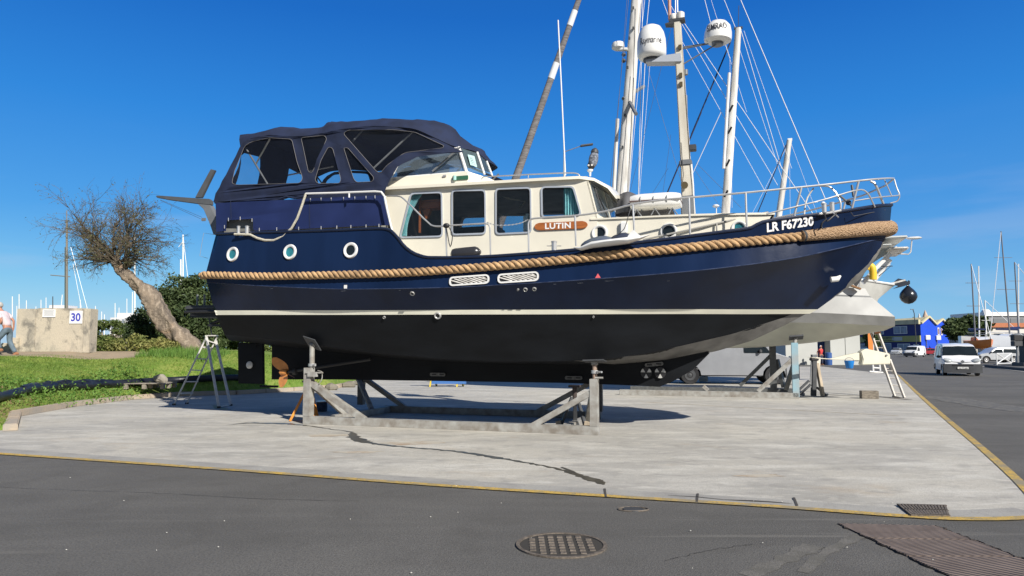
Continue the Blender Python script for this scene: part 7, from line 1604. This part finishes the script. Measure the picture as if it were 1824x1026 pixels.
# ================================================================ yachts at the right
def yacht(name, label, px, py_deck, py_bot, Y, L_, hullm, mpx, mtop, lean, mastm=WHITEW, band=None, head=-20):
    a = WP(px, 600, Y); o = empty(name, (a.x, Y, 0), R(head)); tag(o, label, 'boat'); zd = WP(px, py_deck, Y).z; zb_ = WP(px, py_bot, Y).z; h = zd-zb_; B_ = L_*.16
    rows = []
    for i in range(17):
        t = i/16; x = (t-.5)*L_; k = math.sin(math.pi*min(1, .25+t*.75))**.7 if t < 1 else .02; k = max(.02, (1-((t-.35)/.65)**2.2) if t > .35 else .8+.2*t/.35)
        sh_ = h*.12*(t-.4)**2*4
        rows.append([Vector((x+L_*.06*t*t, -B_*k, zd+sh_)), Vector((x+L_*.03*t*t, -B_*k*.95, zd-h*.4)), Vector((x, -B_*k*.6, zb_+h*.12)), Vector((x, 0, zb_)), Vector((x, B_*k*.6, zb_+h*.12)), Vector((x+L_*.03*t*t, B_*k*.95, zd-h*.4)), Vector((x+L_*.06*t*t, B_*k, zd+sh_))])
    mb = MB(); mb.grid(rows, close=True); mb.add(rows[0], [tuple(range(7))]); mb.build('hull', hullm, o, ang=40)
    mb = MB(); mb.grid([[Vector((x, s_*B_*.5, zd+z)) for s_ in (-1, -.9, .9, 1)] for x, z in ((-L_*.25, 0), (-L_*.22, .45), (L_*.05, .5), (L_*.2, .1))]); mb.build('coachroof', WHITE, o)
    mb = MB(); mb.box((-L_*.02, 0, zb_*.5), (L_*.18, .3, zb_)); mb.build('keel', BOTT, o)
    ht = WP(mpx, mtop, Y).z; mx = (WP(mpx, 600, Y).x-a.x)
    base = Matrix.Rotation(-R(head), 3, 'Z') @ Vector((mx, 0, 0)); tp3 = base+Matrix.Rotation(-R(head), 3, 'Z') @ Vector((lean*Y/FPX, 0, 0))
    mb = MB(); mb.tube([base+Vector((0, 0, zd)), Vector((tp3.x, tp3.y, ht))], [.0011*Y, .0008*Y], 8); m_ = mb.build('mast', mastm, o)
    for f_ in (.45, .75):
        c = (base+Vector((0, 0, zd))).lerp(Vector((tp3.x, tp3.y, ht)), f_); dr = Matrix.Rotation(-R(head), 3, 'Z') @ Vector((1, 0, 0)); mb = MB(); mb.tube([c-dr*ht*.07, c+dr*ht*.07], .035, 5); mb.build('spreader', mastm, m_)
    mb = MB(); mb.tube([Vector((tp3.x, tp3.y, ht)), Vector((L_*.55, 0, zd+.2))], .0004*Y, 5); mb.build('forestay', W1, o)
    mb = MB(); mb.bar(base+Vector((0, 0, zd+1.3)), base+Vector((-L_*.3, 0, zd+1.4)), .25, .3); mb.build('furled_boom', CANVASB, o)
    mb = MB(); mb.tube([Vector((L_*.5, -.5, zd+.1)), Vector((L_*.5, -.5, zd+.75)), Vector((L_*.1, -B_*.9, zd+.7)), Vector((-L_*.4, -B_*.8, zd+.7))], .025, 5); mb.build('guard_rail', STEEL, o)
    return o
DM = pm('dark_mast', (.16, .17, .19), .4)
yacht('moored_yacht', 'orange hulled sailing yacht with a dark tall mast beside the pine', 1746, 607, 622, 90, 7.5, pm('hull_orange', (.85, .22, .02), .4, coat=.3), 1737, 470, 0, DM, head=-108)
yacht('moored_yacht', 'pale grey sailing yacht with the tallest mast at the right edge', 1797, 601, 628, 100, 9, pm('hull_pale', (.50, .53, .58), .4), 1799, 412, -5, DM, head=-150)
yacht('moored_yacht', 'white yacht with a short white mast behind the orange hull', 1762, 600, 622, 125, 9, WHITE, 1757, 535, 1, WHITE, head=-20)
yacht('moored_yacht', 'white yacht half outside the right edge with a dark mast', 1840, 602, 628, 110, 10, WHITE, 1815, 467, 0, DM, head=-20)
# extra thin masts
for k, (px, yt, yb_, ln, lab) in enumerate(((1743, 474, 605, 0, 'thin pale mast right beside the dark mast of the orange yacht'), (1812, 470, 600, 2, 'thin white mast second from the right edge'))):
    a = WP(px, yb_, 130); b = WP(px+ln, yt, 130); o = empty('yacht_mast', (a.x, a.y, 0)); tag(o, lab, 'mast'); mb = MB(); mb.tube([(0, 0, 0), (b.x-a.x, 0, b.z)], [.14, .1], 6); mb.build('spar', WHITE, o)
# starfish-like ornament mast head white cross on the yard
# dark signal boxes, machine and white planter at the right edge
SX = GP(1806, 652); sp3 = empty('signal_post', SX); tag(sp3, 'pair of black signal boxes on a pale post at the right edge of the quay', 'signal post'); sy = SX.y
def sq(px, py): return WP(px, py, sy)-SX
mb = MB(); mb.box(sq(1811, 602), (.8, .5, .5)); mb.build('upper_box', BLACK, sp3, bevel=.03); mb = MB(); mb.box(sq(1811, 612), (.75, .5, .45)); mb.build('lower_box', DGREY, sp3, bevel=.03)
mb = MB(); mb.bar(sq(1813, 648), sq(1811, 606), .14, .14); mb.build('post', GREYP, sp3)
wb = GP(1813, 650); mb = MB(); mb.box(wb+Vector((0, -.6, .42)), (.8, .7, .84)); o = mb.build('white_box', pm('box_cream', (.60, .58, .54), .6, var=.2), bevel=.03); tag(o, 'cream boxy planter standing below the signal boxes', 'planter')
kb = empty('fuel_machine', GP(1838, 652)); tag(kb, 'dark square machine cut by the right edge of the picture', 'machine'); mb = MB(); mb.box((.3, 0, 1.3), (1.9, 1.2, 2.6)); mb.build('cabinet', pm('machine_dark', (.035, .04, .045), .5, var=.3), kb, bevel=.05); mb = MB(); mb.box((.2, -.63, 1.7), (.9, .05, .5)); mb.build('display', pm('display_grey', (.15, .17, .18), .2), kb); mb = MB(); mb.box((0, -.1, .15), (2.6, 1.5, .3)); mb.build('plinth', DGREY, kb, bevel=.03)
cbX = GP(1776, 650); cb2 = GP(1803, 649); fo = cbX.copy(); bar_ = empty('crowd_barrier', fo); tag(bar_, 'white cross braced barrier in front of the silver car', 'barrier')
e = cb2-cbX; e.z = 0
for a, b in (((0, .0), (0, 1.05)), ((1, 0), (1, 1.05)), ((0, 1.05), (1, 1.05)), ((0, .12), (1, .12)), ((0, .12), (1, 1.05)), ((0, 1.05), (1, .12))): mb = MB(); mb.tube([e*a[0]+Vector((0, 0, a[1])), e*b[0]+Vector((0, 0, b[1]))], .05, 6); mb.build('tube', WHITE, bar_)
# quay edge kerb right
ribbon('quay_kerb', [GP(1740, 652), GP(1790, 658), GP(1900, 672)], .35, .02, GUT)
mb = MB(); p0_ = GP(1760, 654); p1_ = GP(1900, 668); mb.bar(p0_+Vector((0, 0, .1)), p1_+Vector((0, 0, .1)), .5, .2); tag(mb.build('quay_edge', pm('dark_kerb', (.08, .08, .08), .9, var=.4)), kind='structure')
# street lamps
lp = WP(1006, 420, 46); la = empty('street_lamp', (lp.x, 46, 0)); tag(la, 'white street lamp with one arm rising behind the wheelhouse roof', 'street lamp'); z1_ = WP(1006, 268, 46).z
mb = MB(); mb.tube([(0, 0, 0), (0, 0, z1_)], [.12, .06], 8); mb.build('pole', WHITEW, la); aw = WP(1035, 260, 46); mb = MB(); mb.tube([(0, 0, z1_-.1), (aw.x-lp.x, 0, aw.z)], .03, 6); mb.build('arm', GREYP, la)
e1 = WP(1034, 260, 46); e2 = WP(1056, 257, 46); mb = MB(); mb.bar(Vector((e1.x-lp.x, 0, e1.z)), Vector((e2.x-lp.x, 0, e2.z)), .3, .1); mb.build('lamp_head', DGREY, la, bevel=.02)
lp = WP(1632, 600, 180); la = empty('street_lamp', (lp.x, 180, 0)); tag(la, 'distant thin leaning lamp pole above the blue building roof', 'street lamp'); t_ = WP(1626, 551, 180); mb = MB(); mb.tube([(0, 0, 0), (t_.x-lp.x+.3, 0, t_.z-1), (t_.x-lp.x, 0, t_.z)], .1, 6); mb.build('pole', DGREY, la); mb = MB(); mb.box((t_.x-lp.x-.2, 0, t_.z), (.8, .3, .15)); mb.build('lamp_head', GREYP, la)
# ================================================================ marina masts and far blocks at the left
def mastobj(px, yt, yb_, Y, r_, mat, label, group=None, lean=0, sp=()):
    a = WP(px, yb_, Y); b = WP(px+lean, yt, Y); o = empty('yacht_mast', (a.x, Y, 0)); tag(o, label, 'mast', group)
    f_ = (b-a).normalized(); a0 = Vector((a.x-f_.x/f_.z*a.z, Y, 0)); o.location = a0
    mb = MB(); mb.tube([(0, 0, 0), b-a0], [r_, r_*.7], 8); mb.build('spar', mat, o)
    for (x0, y0), (x1, y1) in sp: mb = MB(); mb.tube([WP(x0, y0, Y)-a0, WP(x1, y1, Y)-a0], r_*.35, 5); mb.build('rigging', mat, o)
mastobj(119, 392, 550, 48, .09, pm('old_mast', (.20, .18, .15), .6), 'tall dark mast with a spreader rising behind the concrete wall', sp=[((90, 490), (125, 493)), ((119, 375), (119, 392))])
mastobj(116, 440, 550, 49, .05, WHITE, 'thin white mast hugging the tall dark mast behind the wall')
mastobj(155, 548, 549, 50, .05, WHITE, 'white furled sail slanting down right of the tall dark mast', sp=[((126, 440), (155, 548)), ((130, 470), (145, 548))])
mastobj(240, 418, 560, 70, .10, WHITE, 'white mast seen through the crown of the leaning tree')
mastobj(322, 462, 540, 90, .13, WHITE, 'short white mast left of the twin masts above the dark bush'); mastobj(326, 418, 540, 92, .12, WHITE, 'taller white mast above the dark evergreen bush', sp=[((326, 420), (335, 500)), ((318, 440), (326, 430))])
for k, (px, yt, yb_, ln) in enumerate(((22, 528, 560, 0), (34, 524, 560, 0), (47, 535, 560, 0), (73, 534, 560, 0), (82, 530, 560, 0), (108, 525, 560, 3), (143, 534, 560, 0), (170, 545, 600, 0), (181, 555, 600, 0), (226, 532, 600, 0), (235, 520, 600, 1), (205, 540, 600, 0), (186, 560, 600, 0), (30, 545, 560, 0), (64, 546, 560, 0), (270, 560, 600, 0), (291, 548, 600, 0), (165, 560, 600, 0), (252, 545, 600, 0), (212, 548, 600, 0))):
    mastobj(px, yt, yb_, 120+7*(k % 5), .10, WHITE, 'thin pale yacht mast in the row of masts beyond the wall and scrub', 'far marina masts', ln)
mastobj(94, 528, 560, 60, .05, DGREY, 'short dark pole standing behind the concrete wall')
for px0, px1, yt, lab in ((195, 242, 561, 'white stepped apartment block far behind the laurel bush'), (72, 122, 547, 'white apartment block peeping over the concrete wall')):
    Y = 330; a = WP(px0, 600, Y); b = WP(px1, 600, Y); zt_ = WP(px0, yt, Y).z; o = empty('apartment_block', (a.x, Y, 0)); tag(o, lab, 'building'); w_ = b.x-a.x
    APT = pm('apartment_white', (.66, .66, .66), .8, var=.08); boxm('block', 0, w_, 0, 12, 0, zt_-1.2, APT, o); boxm('upper_storey', w_*.2, w_*.75, 1, 11, zt_-1.2, zt_+1, APT, o)
    nx_ = int(w_/2.4); nz_ = max(1, int((zt_-1)/3))
    for j in range(nz_):
        for i in range(nx_): boxm('window', .6+i*2.4, 1.9+i*2.4, -.1, 0, 1+j*3, 2.7+j*3, pm('apartment_window', (.25, .28, .32), .3), o)
# ================================================================ people
def skinned(name, verts, edges, radii, mat, parent, sub=2, root=0):
    me = bpy.data.meshes.new(name); me.from_pydata([tuple(v) for v in verts], edges, []); o = bpy.data.objects.new(name, me); col.objects.link(o)
    sk = o.modifiers.new('Skin', 'SKIN'); me.skin_vertices[0].data[root].use_root = True
    for i, r_ in enumerate(radii): me.skin_vertices[0].data[i].radius = (r_, r_) if not isinstance(r_, tuple) else r_
    sk.use_smooth_shade = True; ss = o.modifiers.new('Sub', 'SUBSURF'); ss.levels = sub; ss.render_levels = sub
    dg = bpy.context.evaluated_depsgraph_get(); me2 = bpy.data.meshes.new_from_object(o.evaluated_get(dg)); bpy.data.objects.remove(o); 
    o = bpy.data.objects.new(name, me2); col.objects.link(o); me2.materials.clear(); me2.materials.append(mat); me2.shade_smooth()
    if parent: o.parent = parent
    return o
SKIN = pm('skin', (.42, .20, .13), .55, var=.12, vs=8); SHIRT = pm('pale_pink_shirt', (.66, .54, .56), .85, var=.12, vs=6, bump=.3, bs=8); JEAN = pm('jeans', (.13, .18, .22), .85, var=.35, vs=7, bump=.3, bs=10); HAIR = pm('grey_hair', (.42, .40, .38), .8, var=.3, vs=40); SHOE = pm('tan_shoe', (.36, .17, .09), .6)
def person(loc, rz, label, walk=1.0, shirt=SHIRT, trousers=JEAN, lean=.28, cap=None):
    """1.76 m figure, x forward; near leg pushes off behind, far leg swings ahead"""
    p = empty('person', loc, rz); tag(p, label, 'person'); V = Vector; lx = lean
    hip = V((0, 0, .93)); ch = V((lx*.75, 0, 1.36)); nk = V((lx*.95, 0, 1.50)); hd = V((lx*1.2, 0, 1.66))
    # legs: left (y+) forward, right (y-) back
    legs = {1: [V((.0, .10, .90)), V((.26*walk, .10, .54)), V((.16*walk, .10, .10+.14*walk))], -1: [V((.0, -.10, .90)), V((.0, -.10, .48)), V((-.22*walk, -.10, .11))]}
    arms = {1: [ch+V((0, .20, .06)), ch+V((-.17, .26, -.20)), ch+V((-.02, .25, -.42))], -1: [ch+V((0, -.20, .06)), ch+V((-.20, -.26, -.18)), ch+V((-.20, -.27, -.42))]}
    # body: one continuous skin surface
    vs = [hip, hip+V((lx*.3, 0, .18)), ch, nk, hd-V((0, 0, .04))]; es = [(0, 1), (1, 2), (2, 3), (3, 4)]; rs = [(.15, .11), (.14, .11), (.17, .12), .06, .07]
    for s_ in (1, -1):
        b = len(vs); vs += legs[s_]; es += [(0, b), (b, b+1), (b+1, b+2)]; rs += [.085, .058, .04]
        b = len(vs); vs += [arms[s_][0], arms[s_][1], arms[s_][2]]; es += [(2, b), (b, b+1), (b+1, b+2)]; rs += [.055, .042, .03]
        hnd = arms[s_][2]+V((.03, 0, -.07)); vs += [hnd]; es += [(b+2, b+3)]; rs += [.035]
        for k in range(5):
            c = len(vs); o_ = V((.035-.018*k, .0, 0)) if k < 4 else V((.05, 0, .03)); vs += [hnd+o_+V((.0, 0, -.05)), hnd+o_*1.1+V((-.015, 0, -.085+.01*abs(k-1)))]; es += [(b+3, c), (c, c+1)]; rs += [.009, .007]
    skinned('body', vs, es, rs, SKIN, p, 1)
    mb = MB()
    def hf(v): 
        v = v.copy()
        if v.z < 0: v.x *= 1+.1*v.z/.1; v.y *= 1+.25*v.z/.12
        return v
    mb.blob(hd+V((0, 0, .0)), (.10, .078, .125), 16, 12, f=hf); mb.blob(hd+V((.10, 0, -.01)), (.022, .014, .028), 8, 6); 
    for s_ in (1, -1): mb.blob(hd+V((-.005, s_*.08, -.01)), (.022, .012, .034), 8, 6)
    h = mb.build('head', SKIN, p, ang=80, weld=False)
    for s_ in (1, -1): mb = MB(); mb.blob(hd+V((.088, s_*.03, .015)), (.01, .012, .008), 8, 6); mb.build('eye', BLACK, h)
    mb = MB(); mb.bar(hd+V((.092, -.025, -.06)), hd+V((.092, .025, -.06)), .008, .008); mb.build('mouth', pm('lip', (.3, .1, .09), .6), h)
    mb = MB(); mb.blob(hd+V((-.014, 0, .028)), (.108, .086, .112), 16, 10, f=lambda v: V((v.x if v.x < .04 else .04+(v.x-.04)*.4, v.y, max(v.z, -.06)))); mb.build('cap' if cap else 'hair', cap or HAIR, p, ang=80)
    # shirt
    vs = [hip+V((0, 0, .02)), hip+V((lx*.3, 0, .18)), ch, nk-V((.0, 0, .04))]; es = [(0, 1), (1, 2), (2, 3)]; rs = [(.175, .135), (.165, .13), (.20, .14), .085]
    for s_ in (1, -1): b = len(vs); vs += [arms[s_][0], arms[s_][0].lerp(arms[s_][1], .75)]; es += [(2, b), (b, b+1)]; rs += [.08, .068]
    skinned('shirt', vs, es, rs, shirt, p, 2)
    vs = [hip+V((0, 0, .04)), hip-V((0, 0, .02))]; es = [(0, 1)]; rs = [(.165, .125), (.16, .12)]
    for s_ in (1, -1): b = len(vs); vs += [legs[s_][0]+V((0, 0, -.04)), legs[s_][1], legs[s_][2]]; es += [(1, b), (b, b+1), (b+1, b+2)]; rs += [.105, .085, .07]
    skinned('trousers', vs, es, rs, trousers, p, 2)
    for s_ in (1, -1):
        a = legs[s_][2]; tilt = 12*walk if s_ == 1 else 22*walk; M = rot('Y', tilt); mb = MB()
        pts = [(-.08, -.04), (-.09, -.085), (.17, -.09), (.19, -.07), (.12, -.035), (.03, 0), (-.05, .01)]
        mb.prism([a+M @ V((x, -.045, z)) for x, z in pts], (0, .09, 0)); mb.build('shoe', SHOE, p, bevel=.018)
    return p
pl = WP(12, 625, 23.6); pz = hgt(pl.x, pl.y)
person(Vector((pl.x, pl.y, pz+.02)), R(180), 'grey haired person in pale pink shirt and jeans walking left past the wall')
pw = WP(1462, 640, SY-1.5); person(Vector((pw.x, pw.y, 0)), R(-60), 'person in red jacket and white cap standing at the shed doorway', .3, pm('red_jacket', (.55, .05, .05), .8), pm('dark_trousers', (.04, .05, .09), .8), .05, cap=WHITE)
